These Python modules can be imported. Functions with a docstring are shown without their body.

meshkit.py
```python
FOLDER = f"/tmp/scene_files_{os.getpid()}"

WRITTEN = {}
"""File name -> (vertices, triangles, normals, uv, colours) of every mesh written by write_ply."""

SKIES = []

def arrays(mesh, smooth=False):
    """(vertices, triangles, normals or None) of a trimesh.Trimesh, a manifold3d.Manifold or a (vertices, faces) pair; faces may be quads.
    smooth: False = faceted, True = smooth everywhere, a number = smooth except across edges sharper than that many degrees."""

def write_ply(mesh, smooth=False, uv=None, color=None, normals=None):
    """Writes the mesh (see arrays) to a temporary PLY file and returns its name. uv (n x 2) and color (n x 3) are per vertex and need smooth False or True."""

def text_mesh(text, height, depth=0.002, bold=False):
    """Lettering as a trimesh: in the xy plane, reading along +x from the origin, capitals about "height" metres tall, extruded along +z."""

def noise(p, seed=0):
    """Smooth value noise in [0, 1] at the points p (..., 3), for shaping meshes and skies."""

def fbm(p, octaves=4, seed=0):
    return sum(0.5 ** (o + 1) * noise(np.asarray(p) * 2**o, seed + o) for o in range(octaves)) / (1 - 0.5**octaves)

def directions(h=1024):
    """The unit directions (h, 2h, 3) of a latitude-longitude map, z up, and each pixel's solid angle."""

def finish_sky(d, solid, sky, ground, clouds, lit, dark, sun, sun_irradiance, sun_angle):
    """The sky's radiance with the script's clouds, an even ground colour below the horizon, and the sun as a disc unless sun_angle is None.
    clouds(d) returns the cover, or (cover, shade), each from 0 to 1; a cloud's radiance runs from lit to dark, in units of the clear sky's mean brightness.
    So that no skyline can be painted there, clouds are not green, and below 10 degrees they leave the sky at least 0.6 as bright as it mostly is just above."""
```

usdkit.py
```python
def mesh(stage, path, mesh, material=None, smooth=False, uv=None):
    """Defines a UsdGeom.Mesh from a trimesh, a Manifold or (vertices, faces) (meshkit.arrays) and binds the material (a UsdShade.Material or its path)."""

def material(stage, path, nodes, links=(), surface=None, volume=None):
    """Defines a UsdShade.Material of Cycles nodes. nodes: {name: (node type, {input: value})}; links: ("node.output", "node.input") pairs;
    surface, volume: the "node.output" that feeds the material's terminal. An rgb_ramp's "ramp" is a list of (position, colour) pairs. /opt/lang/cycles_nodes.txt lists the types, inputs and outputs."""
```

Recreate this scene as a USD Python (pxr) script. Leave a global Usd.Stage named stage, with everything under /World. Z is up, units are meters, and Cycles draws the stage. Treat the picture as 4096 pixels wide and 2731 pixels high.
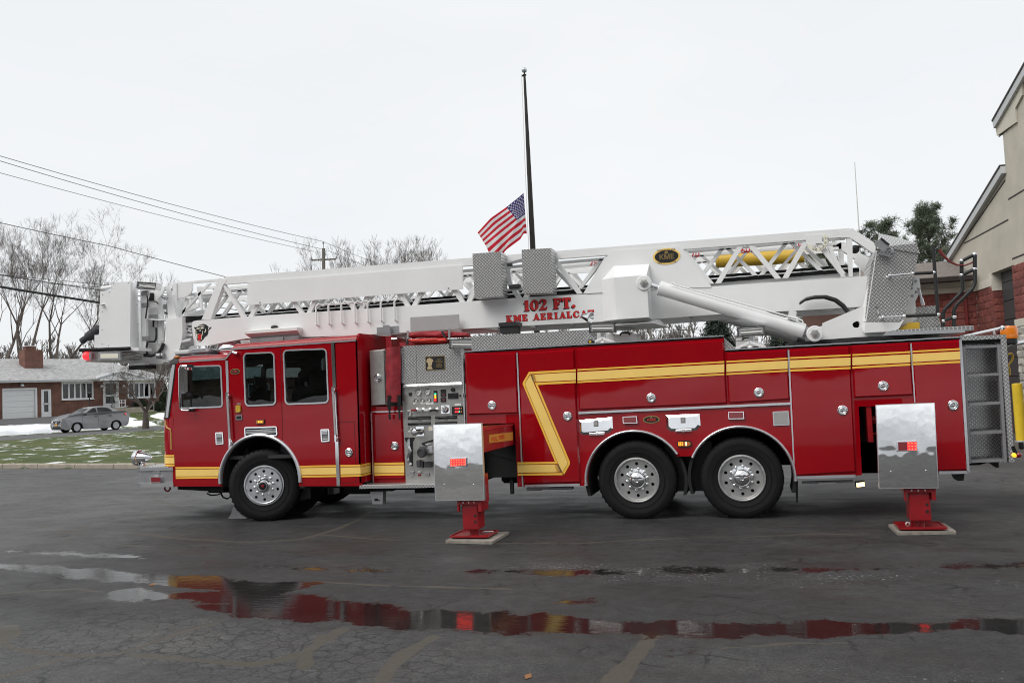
import math, random
import numpy as np, trimesh, usdkit, meshkit
from shapely.geometry import Polygon, LineString, Point, MultiPolygon, box as sbox
from shapely.ops import unary_union
from shapely import affinity
from pxr import Usd, UsdGeom, UsdLux, UsdShade, Gf, Sdf, Vt

# ------------------------------------------------------------------ stage, camera, sky, sun
stage = Usd.Stage.CreateInMemory()
UsdGeom.SetStageUpAxis(stage, UsdGeom.Tokens.z)
UsdGeom.SetStageMetersPerUnit(stage, 1.0)
WORLD = UsdGeom.Xform.Define(stage, '/World')
stage.SetDefaultPrim(WORLD.GetPrim())
UsdGeom.Scope.Define(stage, '/World/Looks')

FPX, YAW, PITCH, ROLL = 2000.0, -0.26963, 0.05716, 0.04666      # focal length in 2352ths of the picture's width
CAM = np.array([0.0, -11.8083, 1.79634])
FW = np.array([math.sin(YAW)*math.cos(PITCH), math.cos(YAW)*math.cos(PITCH), math.sin(PITCH)])
_r = np.array([math.cos(YAW), -math.sin(YAW), 0.0]); _u = np.cross(_r, FW)
RT = _r*math.cos(ROLL) - _u*math.sin(ROLL); UP = _u*math.cos(ROLL) + _r*math.sin(ROLL)
cam = UsdGeom.Camera.Define(stage, '/World/camera')
cam.AddTransformOp().Set(Gf.Matrix4d(*RT, 0, *UP, 0, *(-FW), 0, *CAM, 1))
cam.CreateFocalLengthAttr(36.0*FPX/2352); cam.CreateHorizontalApertureAttr(36.0); cam.CreateVerticalApertureAttr(36.0*682/1024)
cam.CreateClippingRangeAttr(Gf.Vec2f(0.1, 3000)); cam.CreateExposureAttr(EXPOSURE := 0.42)

SUN_EL, SUN_DIR = math.radians(50), np.array([-0.42, -0.55])    # towards the sun (x, y)
SUN_ROT = math.atan2(SUN_DIR[0], SUN_DIR[1])
dome = UsdLux.DomeLight.Define(stage, '/World/sky'); dome.CreateIntensityAttr(1.0)
dome.GetPrim().SetCustomDataByKey('kind', 'structure')
sky_mat = usdkit.material(stage, '/World/Looks/sky', {
    "sky": ("sky_texture", {"sky_type": "single_scattering", "sun_disc": False, "sun_elevation": SUN_EL, "sun_rotation": SUN_ROT, "air_density": 1.0, "aerosol_density": 2.0, "ozone_density": 1.0}),
    "tc": ("texture_coordinate", {}),
    "map": ("mapping", {"mapping_type": "point", "scale": (1.0, 1.0, 2.6)}),
    "n": ("noise_texture", {"scale": 1.6, "detail": 4.0, "roughness": 0.5}),
    "r": ("rgb_ramp", {"ramp": [(0.25, (5.4, 5.53, 5.66)), (0.75, (6.0, 6.08, 6.12))]}),
    "mx": ("mix", {"mix_type": "mix", "fac": 0.94}),
    "bg": ("background_shader", {"strength": 0.12})},
    [("tc.generated", "map.vector"), ("map.vector", "n.vector"), ("n.fac", "r.fac"), ("sky.color", "mx.color1"), ("r.color", "mx.color2"), ("mx.color", "bg.color")], surface="bg.background")
UsdShade.MaterialBindingAPI.Apply(dome.GetPrim()).Bind(sky_mat)
sun = UsdLux.DistantLight.Define(stage, '/World/sun')
sun.CreateIntensityAttr(0.4); sun.CreateAngleAttr(40.0); sun.CreateNormalizeAttr(True); sun.CreateColorAttr(Gf.Vec3f(1.0, 0.97, 0.93))
_d = np.array([*(SUN_DIR/np.linalg.norm(SUN_DIR)*math.cos(SUN_EL)), math.sin(SUN_EL)])
_x = np.cross([0, 0, 1], _d); _x /= np.linalg.norm(_x)
sun.AddTransformOp().Set(Gf.Matrix4d(*_x, 0, *np.cross(_d, _x), 0, *_d, 0, 0, 0, 30, 1))

# ------------------------------------------------------------------ helpers
rng = np.random.default_rng(7)
random.seed(7)
SRC = 4096/2352.0
def ray(px, py):                                   # px, py measured on the 4096 wide photograph
    px, py = px/SRC, py/SRC
    return FW + RT*(px-1176)/FPX - UP*(py-784.2)/FPX
def on_y(q, y):   d = ray(*q); return CAM + d*((y-CAM[1])/d[1])
def on_z(q, z=0): d = ray(*q); return CAM + d*((z-CAM[2])/d[2])
def at(q, D):     return CAM + ray(*q)*D
def on_plane(q, p0, n): d = ray(*q); return CAM + d*(np.dot(np.asarray(p0)-CAM, n)/np.dot(d, n))
class Crop:
    def __init__(s, x, y, k): s.x, s.y, s.k = x, y, k
    def __call__(s, a, b): return (s.x+a*s.k, s.y+b*s.k)
    def xz(s, pts, y=0.0): return [(lambda p: (p[0], p[2]))(on_y(s(*q), y)) for q in pts]
    def p(s, q, y=0.0): return on_y(s(*q), y)
c3 = Crop(600, 1300, .54217); c4 = Crop(1400, 1250, .60606); cl = Crop(1400, 900, .46769); c2 = Crop(2100, 1300, .54214)
cr = Crop(3100, 1250, .57406); ct = Crop(3200, 850, .38258); cb = Crop(2300, 880, .46769); ck = Crop(300, 1000, .35714)
cz = Crop(600, 1000, .55272); cp = Crop(1600, 1380, .39526); cs = Crop(3600, 250, .6378); cq = Crop(3800, 1000, .57398)
cf = Crop(1850, 240, .51617); cd = Crop(0, 0, SRC); A5 = Crop(0, 1350, .35073); cm = Crop(500, 1740, .19133)
cw = Crop(2040, 1380, .36990); cg = Crop(2340, 1600, .23810); ch = Crop(2000, 1180, .18707); ci = Crop(1100, 1240, .34014)
ce = Crop(3740, 1250, .44643); ca = Crop(0, 500, .57399); cu = Crop(1100, 850, .34014); g1 = Crop(0, 1850, .87075); g2 = Crop(2048, 1850, .87075)

_count = {}
def numbered(parent, name):
    k = (parent, name); n = _count.get(k, 0); _count[k] = n+1
    return name if n == 0 else f'{name}_{n:03d}'
_origin = {}
def thing(name, label, cat, loc=(0, 0, 0), group=None, kind=None):
    path = '/World/' + numbered('/World', name)
    x = UsdGeom.Xform.Define(stage, path); x.AddTranslateOp().Set(Gf.Vec3d(*map(float, loc)))
    tag(x.GetPrim(), label, cat, group, kind); _origin[path] = np.array(loc, float)
    return path
def tag(p, label=None, cat=None, group=None, kind=None):
    for k, v in (('label', label), ('category', cat), ('group', group), ('kind', kind)):
        if v: p.SetCustomDataByKey(k, v)
    return p
def part(parent, name, mesh, m, smooth=False, label=None, kind=None):
    """One mesh of world coordinates under a thing or under a part of it."""
    o = _origin.get(parent, _origin.get('/'.join(parent.split('/')[:3]), np.zeros(3)))
    path = parent + '/' + numbered(parent, name)
    v, f, n = meshkit.arrays(mesh, smooth)
    v = v - o
    me = UsdGeom.Mesh.Define(stage, path)
    me.CreatePointsAttr(Vt.Vec3fArray.FromNumpy(v.astype(np.float32)))
    me.CreateFaceVertexCountsAttr(Vt.IntArray.FromNumpy(np.full(len(f), 3, np.int32)))
    me.CreateFaceVertexIndicesAttr(Vt.IntArray.FromNumpy(f.astype(np.int32).ravel()))
    me.CreateSubdivisionSchemeAttr("none")
    if n is not None:
        me.CreateNormalsAttr(Vt.Vec3fArray.FromNumpy(n.astype(np.float32))); me.SetNormalsInterpolation("vertex")
    UsdShade.MaterialBindingAPI.Apply(me.GetPrim()).Bind(M[m])
    tag(me.GetPrim(), label, kind=kind)
    return path
def solid(name, mesh, m, label, cat=None, group=None, kind=None, smooth=False):
    """A thing or a piece of the setting that is one mesh."""
    path = '/World/' + numbered('/World', name)
    me = usdkit.mesh(stage, path, mesh, M[m], smooth); tag(me.GetPrim(), label, cat, group, kind)
    return path

def J(*ms):
    out = []
    for m in ms: out += list(m) if isinstance(m, (list, tuple)) else [m]
    return trimesh.util.concatenate(out)
def TM(v, f):
    v, f = np.asarray(v, float), np.asarray(f, int); u, i = np.unique(f, return_inverse=True)
    return trimesh.Trimesh(v[u], i.reshape(f.shape), process=False)
def box(x0, x1, y0, y1, z0, z1, b=0.0):
    a, c = np.array([min(x0, x1), min(y0, y1), min(z0, z1)]), np.array([max(x0, x1), max(y0, y1), max(z0, z1)])
    if b <= 0:
        m = trimesh.creation.box(extents=c-a); m.apply_translation((a+c)/2); return m
    b = min(b, (c-a).min()*.45); pts = []
    for s in np.ndindex(2, 2, 2):
        k = np.where(s, c, a); d = np.where(s, -1, 1)*b
        for i in range(3): q = k + d; q[i] = k[i]; pts.append(q)
    return trimesh.convex.convex_hull(np.array(pts))
def hull(pts): return trimesh.convex.convex_hull(np.asarray(pts, float))
def prism(poly, y0, y1):
    """poly: (x, z) outline or shapely shape, extruded along y."""
    if not hasattr(poly, 'geom_type'): poly = Polygon(poly)
    if not poly.is_valid: poly = poly.buffer(0)
    ms = []
    for g in getattr(poly, 'geoms', [poly]):
        if g.geom_type != 'Polygon' or g.area < 1e-9: continue
        m = trimesh.creation.extrude_polygon(g, abs(y1-y0), engine='earcut')
        v = m.vertices; ms.append(TM(np.c_[v[:, 0], min(y0, y1)+v[:, 2], v[:, 1]], m.faces[:, ::-1]))
    return J(ms)
def slab(poly, z0, z1):
    """poly: (x, y) outline extruded along z."""
    if not hasattr(poly, 'geom_type'): poly = Polygon(poly)
    ms = []
    for g in getattr(poly, 'geoms', [poly]):
        if g.geom_type != 'Polygon': continue
        m = trimesh.creation.extrude_polygon(g, z1-z0, engine='earcut'); m.apply_translation((0, 0, z0)); ms.append(m)
    return J(ms)
def inset(pts, d): return list(Polygon(pts).buffer(-d, join_style=2).exterior.coords)[:-1]
def frus(pts, d, y0, y1, ym=None):
    """A convex (x, z) outline at y0 drawn in by d at y1."""
    q = [(x, y0, z) for x, z in pts] + [(x, y1, z) for x, z in inset(pts, d)]
    if ym is not None: q += [(x, ym, z) for x, z in pts]
    return hull(q)
def rrect(pts, r, n=6):
    """The outline with rounded corners."""
    p = Polygon(pts).buffer(-r, join_style=2).buffer(r, quad_segs=n); return list(p.exterior.coords)[:-1]
def ring(outer, w):
    p = Polygon(outer); return p.difference(p.buffer(-w, quad_segs=4))
def grow(outer, w): return Polygon(outer).buffer(w, quad_segs=4).difference(Polygon(outer))
def tube(pts, r, n=8, closed=False):
    p = np.asarray(pts, float); k = len(p); r = np.broadcast_to(np.asarray(r, float), (k,))
    t = np.gradient(p, axis=0) if not closed else np.roll(p, -1, 0)-np.roll(p, 1, 0)
    t /= np.maximum(np.linalg.norm(t, axis=1, keepdims=True), 1e-12)
    a = np.array([0, 0, 1.]) if abs(t[0][2]) < .9 else np.array([1., 0, 0])
    u = np.cross(t[0], a); u /= np.linalg.norm(u); V = []
    ang = np.arange(n)/n*2*math.pi
    for i in range(k):
        u = u - t[i]*np.dot(u, t[i]); u /= max(np.linalg.norm(u), 1e-12); w = np.cross(t[i], u)
        V.append(p[i] + r[i]*(np.outer(np.cos(ang), u)+np.outer(np.sin(ang), w)))
    V = np.vstack(V); F = []
    for i in range(k if closed else k-1):
        j = (i+1) % k
        for s in range(n):
            a0, a1, b0, b1 = i*n+s, i*n+(s+1) % n, j*n+s, j*n+(s+1) % n
            F += [(a0, b1, b0), (a0, a1, b1)]
    if not closed:
        F += [(0, s, s+1)[::-1] for s in range(1, n-1)] + [((k-1)*n, (k-1)*n+s, (k-1)*n+s+1) for s in range(1, n-1)]
    F = np.array(F)[:, ::-1]
    return TM(V, F)
def cyl(p0, p1, r0, r1=None, n=24): return tube([p0, p1], [r0, r0 if r1 is None else r1], n)
def basis(axis):
    w = np.asarray(axis, float)/np.linalg.norm(axis); a = np.array([0, 0, 1.]) if abs(w[2]) < .9 else np.array([1., 0, 0])
    u = np.cross(a, w); u /= np.linalg.norm(u); return u, np.cross(w, u), w
def lathe(prof, c, axis, n=48):
    """prof: (radius, height along the axis) pairs."""
    u, v, w = basis(axis); c = np.asarray(c, float); V = []; F = []; k = len(prof)
    ang = np.arange(n)/n*2*math.pi
    for r, h in prof: V.append(c + h*w + r*(np.outer(np.cos(ang), u)+np.outer(np.sin(ang), v)))
    for i in range(k-1):
        for s in range(n):
            a0, a1, b0, b1 = i*n+s, i*n+(s+1) % n, (i+1)*n+s, (i+1)*n+(s+1) % n
            F += [(a0, a1, b1), (a0, b1, b0)]
    return TM(np.vstack(V), F)
def ball(c, r, s=(1, 1, 1), sub=2):
    m = trimesh.creation.icosphere(subdivisions=sub, radius=r); m.apply_scale(s); m.apply_translation(c); return m
def bar(p0, p1, w, h, up=(0, 0, 1)):
    """A rectangular bar from p0 to p1."""
    p0, p1 = np.asarray(p0, float), np.asarray(p1, float); t = (p1-p0)/np.linalg.norm(p1-p0)
    s = np.cross(t, up); s /= np.linalg.norm(s); q = np.cross(s, t)
    return hull([e + a*s*w/2 + b*q*h/2 for e in (p0, p1) for a in (-1, 1) for b in (-1, 1)])
def text(s, h, x, z, y, depth=.002, bold=True, slope=0.0, width=None, scale_x=1.0):
    """Lettering that faces -y, its left foot at x, z."""
    m = meshkit.text_mesh(s, h, depth, bold); v = m.vertices.copy()
    if width: scale_x = width/max(v[:, 0].max(), 1e-6)
    v[:, 0] *= scale_x
    return TM(np.c_[x+v[:, 0], y-v[:, 2], z+v[:, 1]+slope*v[:, 0]], m.faces)
def ellipse(cx, cz, a, b, n=40, rot=0): return [(cx+a*math.cos(t)*math.cos(rot)-b*math.sin(t)*math.sin(rot), cz+a*math.cos(t)*math.sin(rot)+b*math.sin(t)*math.cos(rot)) for t in np.arange(n)/n*2*math.pi]
def grid_mesh(X, Y, Z):
    ny, nx = X.shape; V = np.c_[X.ravel(), Y.ravel(), Z.ravel()]
    i = (np.arange(ny-1)[:, None]*nx + np.arange(nx-1)[None]).ravel()
    return V, np.vstack([np.c_[i, i+1, i+nx+1], np.c_[i, i+nx+1, i+nx]])

# ------------------------------------------------------------------ materials
M = {}
def mat(name, color, rough=.5, metal=0.0, coat=0.0, vary=0.0, vscale=3.0, bump=None, spec=None, emit=None, estr=0.0, rvary=0.0):
    """Principled paint, metal, cloth and so on; vary mottles the colour, bump is (scale, distance)."""
    c = np.array(color, float)
    n = {"p": ("principled_bsdf", {"base_color": tuple(c), "roughness": rough, "metallic": metal, "coat_weight": coat, "coat_roughness": .04, "specular_ior_level": .5 if spec is None else spec})}
    L = []
    if vary or rvary or bump: n["g"] = ("geometry", {})
    if vary or rvary:
        n["n"] = ("noise_texture", {"scale": vscale, "detail": 5.0, "roughness": .6}); L.append(("g.position", "n.vector"))
    if vary:
        n["r"] = ("rgb_ramp", {"ramp": [(.3, tuple(c*(1-vary))), (.7, tuple(np.minimum(c*(1+vary), 1)))]}); L += [("n.fac", "r.fac"), ("r.color", "p.base_color")]
    if rvary:
        n["q"] = ("map_range", {"clamp": True, "from_min": .3, "from_max": .7, "to_min": max(rough-rvary, .02), "to_max": rough+rvary}); L += [("n.fac", "q.value"), ("q.result", "p.roughness")]
    if bump:
        n["bn"] = ("noise_texture", {"scale": bump[0], "detail": 3.0}); n["b"] = ("bump", {"distance": bump[1], "strength": 1.0})
        L += [("g.position", "bn.vector"), ("bn.fac", "b.height"), ("b.normal", "p.normal")]
    if emit is not None: n["p"][1].update({"emission_color": tuple(emit), "emission_strength": estr})
    M[name] = usdkit.material(stage, '/World/Looks/'+name, n, L, surface="p.BSDF")
mat('red_paint', (.275, .0014, .006), .3, coat=.55, spec=.03, vary=.06, vscale=1.2, bump=(2.2, .0016))
mat('red_panel', (.275, .0014, .006), .3, coat=.7, spec=.03, vary=.05, vscale=1.7, bump=(2.8, .002))
mat('red_jack', (.24, .004, .008), .35, coat=.3, vary=.22, vscale=9, bump=(40, .0008))
mat('white_paint', (.77, .775, .77), .35, coat=.25, vary=.035, vscale=1.5, bump=(6, .0007))
mat('yellow_stripe', (.88, .60, .16), .4, vary=.04, vscale=4)
mat('yellow_thin', (.86, .50, .06), .4)
mat('stripe_shade', (.40, .22, .05), .45)
mat('stripe_dark', (.10, .055, .015), .5)
mat('gold_line', (.60, .36, .10), .4)
mat('chrome', (.80, .81, .82), .07, 1.0)
mat('mirror_plate', (.93, .93, .92), .03, 1.0, bump=(1.5, .006))
mat('aluminium', (.62, .63, .64), .32, 1.0, vary=.08, vscale=8)
mat('rim_grey', (.50, .50, .49), .38, .85, vary=.08, vscale=9)
mat('bright_trim', (.72, .73, .75), .25, .9)
mat('brushed_steel', (.46, .455, .43), .38, .9, vary=.1, vscale=10)
mat('grey_metal', (.30, .30, .31), .45, .6, vary=.1, vscale=6)
mat('grey_plate', (.36, .355, .35), .5, .1, vary=.05)
mat('rubber', (.008, .008, .009), .7, spec=.25, vary=.25, vscale=12, bump=(90, .0006))
mat('black', (.012, .012, .013), .5)
mat('dark_under', (.008, .008, .008), .85)
mat('gloss_black', (.008, .008, .009), .2)
mat('grey_seat', (.05, .05, .055), .8)
mat('dash', (.022, .022, .024), .7)
mat('tan_hose', (.5, .42, .28), .85)
mat('red_cloth', (.26, .016, .024), .75, vary=.25, vscale=6, bump=(9, .012))
mat('orange_red', (.50, .022, .012), .5, vary=.12)
mat('plastic_lens', (.60, .62, .62), .12, coat=.5)
mat('lamp_glass', (.74, .75, .74), .1, .6)
mat('red_lens', (.20, .004, .008), .18, coat=.8)
mat('red_lit', (.5, .01, .01), .3, emit=(1.0, .015, .02), estr=2.6)
mat('red_led', (.9, .2, .03), .3, emit=(1.0, .20, .03), estr=2.2)
mat('amber_lit', (.6, .22, .01), .3, emit=(1.0, .36, .02), estr=1.6)
mat('amber_lens', (.45, .14, .01), .2, coat=.6)
mat('amber_beacon', (.55, .15, .006), .2, coat=.6, emit=(1.0, .24, .01), estr=.10)
mat('lamp_warm', (.9, .7, .4), .3, emit=(1.0, .70, .32), estr=2.2)
mat('green_lit', (.05, .5, .2), .3, emit=(.05, .9, .4), estr=1.5)
mat('yellow_plastic', (.52, .33, .03), .4, vary=.08)
mat('label_yellow', (.72, .33, .05), .5)
mat('portrait_tan', (.46, .36, .20), .5)
mat('letter_red', (.62, .012, .014), .4)
mat('letter_black', (.010, .010, .012), .4)
mat('white_flat', (.70, .70, .68), .6)
mat('cream', (.76, .73, .60), .5)
mat('brass', (.42, .30, .12), .3, .8)
mat('wood_pad', (.23, .21, .18), .8, vary=.3, vscale=14, bump=(60, .002))
mat('pole_bronze', (.030, .028, .024), .4, .5)
mat('finial', (.55, .60, .62), .2, .9)
mat('rope', (.55, .55, .52), .8)
def glass_mat(name, tint, ior=1.45, rough=.0, gl=.95):
    M[name] = usdkit.material(stage, '/World/Looks/'+name, {
        "t": ("transparent_bsdf", {"color": tint}), "g": ("glossy_bsdf", {"color": (gl, gl, gl), "roughness": rough}),
        "f": ("fresnel", {"IOR": ior}), "m": ("mix_closure", {})}, [("f.fac", "m.fac"), ("t.BSDF", "m.closure1"), ("g.BSDF", "m.closure2")], surface="m.closure")
glass_mat('window_glass', (.30, .34, .34), 1.5)
glass_mat('windshield', (.20, .29, .30), 1.3, gl=.4)
glass_mat('house_glass', (.40, .42, .42), 1.6)
glass_mat('car_glass', (.35, .37, .37), 1.7)
def tread_mat(name, a, b, base=(.60, .60, .59), size=.034, metal=.85, rough=.32):
    """Aluminium tread plate: raised lozenges laid crosswise on the plane of the axes a and b."""
    nd = {"g": ("geometry", {}), "s": ("separate_xyz", {})}; L = [("g.position", "s.vector")]
    def m(n, t, x, y=None):
        v = {"math_type": t}
        for i, q in ((1, x), (2, y)):
            if q is None: continue
            if isinstance(q, str): L.append((q, f"{n}.value{i}"))
            else: v[f"value{i}"] = float(q)
        nd[n] = ("math", v); return n + ".value"
    k = 1/size
    A, B = "s."+a, "s."+b
    U = m("u1", "multiply", m("u0", "add", A, B), k*.7071); V = m("v1", "multiply", m("v0", "subtract", A, B), k*.7071)
    fu, fv = m("fu", "floor", U), m("fv", "floor", V)
    par = m("pr", "floored_modulo", m("sm", "add", fu, fv), 2.0)
    au = m("au", "absolute", m("cu", "subtract", m("ru", "subtract", U, fu), .5)); av = m("av", "absolute", m("cv", "subtract", m("rv", "subtract", V, fv), .5))
    lo = m("lo", "add", m("l1", "multiply", au, par), m("l2", "multiply", av, m("ip", "subtract", 1.0, par)))
    sh = m("sh", "add", m("s1", "multiply", av, par), m("s2", "multiply", au, "ip.value"))
    d = m("d", "add", m("d1", "power", m("d0", "multiply", lo, 1.75), 2.0), m("d3", "power", m("d2", "multiply", sh, 5.5), 2.0))
    nd["mr"] = ("map_range", {"range_type": "smoothstep", "from_min": 1.15, "from_max": .45, "to_min": 0.0, "to_max": 1.0}); L.append((d, "mr.value"))
    nd["b"] = ("bump", {"distance": .0045, "strength": 1.0}); L.append(("mr.result", "b.height"))
    c = np.array(base)
    nd["r"] = ("rgb_ramp", {"ramp": [(0, tuple(c*.62)), (1, tuple(np.minimum(c*1.35, .95)))]}); L.append(("mr.result", "r.fac"))
    nd["p"] = ("principled_bsdf", {"roughness": rough, "metallic": metal}); L += [("r.color", "p.base_color"), ("b.normal", "p.normal")]
    M[name] = usdkit.material(stage, '/World/Looks/'+name, nd, L, surface="p.BSDF")
tread_mat('tread_xz', 'x', 'z'); tread_mat('tread_xy', 'x', 'y'); tread_mat('tread_yz', 'y', 'z')
# ------------------------------------------------------------------ the setting's materials
def asphalt_mat():
    nd = {"g": ("geometry", {}), "a": ("attribute", {"attribute": "mask"}), "a2": ("attribute", {"attribute": "mask2"}),
          "sa": ("separate_color", {}), "sb": ("separate_color", {}),
          "nb": ("noise_texture", {"scale": .55, "detail": 6.0, "roughness": .62}),
          "nm": ("noise_texture", {"scale": 7.0, "detail": 6.0, "roughness": .65}),
          "nf": ("noise_texture", {"scale": 48.0, "detail": 6.0, "roughness": .8}), "ms_": ("mapping", {"mapping_type": "point", "rotation": (0, 0, .04), "scale": (.42, 1.0, 1.0)}), "ns": ("noise_texture", {"scale": 2.3, "detail": 6.0, "roughness": .62}), "rs": ("rgb_ramp", {"ramp": [(.32, (.78, .77, .75)), (.5, (1.0, .99, .97)), (.7, (1.18, 1.17, 1.15))]}), "m3": ("mix", {"mix_type": "multiply", "fac": 1.0}),
          "np": ("noise_texture", {"scale": 6.5, "detail": 8.0, "roughness": .78}),
          "nw": ("noise_texture", {"scale": 1.4, "detail": 5.0, "roughness": .6}),
          "rb": ("rgb_ramp", {"ramp": [(.3, (.030, .030, .031)), (.5, (.040, .040, .0415)), (.72, (.054, .0535, .053))]}),
          "rm": ("rgb_ramp", {"ramp": [(.25, (.68, .68, .69)), (.75, (1.3, 1.3, 1.28))]}),
          "rf": ("rgb_ramp", {"ramp": [(.33, (.35, .35, .35)), (.5, (.95, .95, .95)), (.62, (1.5, 1.5, 1.5)), (.7, (3.2, 3.2, 3.1))]}),
          "m1": ("mix", {"mix_type": "multiply", "fac": 1.0}), "m2": ("mix", {"mix_type": "multiply", "fac": .8}),
          "vw": ("vector_math", {"math_type": "multiply_add", "vector2": (.16, .16, .16)}),
          "vo": ("voronoi_texture", {"feature": "distance_to_edge", "scale": 2.6, "randomness": 1.0}),
          "vo2": ("voronoi_texture", {"feature": "distance_to_edge", "scale": 6.5, "randomness": 1.0}),
          "c1": ("map_range", {"clamp": True, "from_min": .006, "from_max": .05, "to_min": 1.0, "to_max": 0.0}),
          "c2": ("map_range", {"clamp": True, "from_min": .01, "from_max": .075, "to_min": 1.0, "to_max": 0.0}),
          "cm": ("map_range", {"clamp": True, "from_min": .53, "from_max": .62, "to_min": 0.0, "to_max": .8}),
          "cx1": ("math", {"math_type": "multiply"}), "cx2": ("math", {"math_type": "multiply"}), "cx": ("math", {"math_type": "maximum"}),
          "mc": ("mix", {"mix_type": "mix", "color2": (.012, .012, .012)}),
          # sealed joints, salt grains, wetness
          "se": ("math", {"math_type": "multiply_add", "value2": .8}), "se2": ("map_range", {"clamp": True, "from_min": .80, "from_max": .88, "to_min": 0.0, "to_max": .85}),
          "ms": ("mix", {"mix_type": "mix", "color2": (.070, .062, .050)}),
          "sl": ("math", {"math_type": "add"}), "sl2": ("map_range", {"clamp": True, "from_min": .985, "from_max": 1.03, "to_min": 0.0, "to_max": .9}),
          "nsp": ("noise_texture", {"scale": 30.0, "detail": 5.0, "roughness": .8}),
          "msl": ("mix", {"mix_type": "mix", "color2": (.42, .42, .43)}),
          "we": ("math", {"math_type": "multiply_add", "value2": .85}), "we2": ("map_range", {"clamp": True, "range_type": "smoothstep", "from_min": .66, "from_max": .80, "to_min": 0.0, "to_max": 1.0}),
          "mw": ("mix", {"mix_type": "multiply", "color2": (.22, .21, .20)}),
          "dr": ("map_range", {"clamp": True, "from_min": .36, "from_max": .62, "to_min": .46, "to_max": .7}),
          "mr": ("mix_float", {"b": .07}),
          "bh": ("math", {"math_type": "multiply_add", "value2": .35}),
          "b": ("bump", {"distance": .006}), "bs": ("map_range", {"clamp": True, "from_min": 0.0, "from_max": 1.0, "to_min": .85, "to_max": .0}),
          "b2": ("bump", {"distance": .0016, "strength": .7}), "mp": ("mapping", {"mapping_type": "point", "scale": (.6, 2.0, 1.0)}),
          "rip": ("noise_texture", {"scale": 9.0, "detail": 4.0, "roughness": .55}),
          "sheen_tone": ("mix", {"mix_type": "mix", "color1": (.91, .915, .92), "color2": (2.0, 2.0, 1.99)}), "mg": ("mix", {"mix_type": "multiply", "fac": 1.0}), "spm": ("mix_float", {"a": .19, "b": .10}), "p": ("principled_bsdf", {})}  # asphalt tone is scaled up where sheen is painted in
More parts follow.
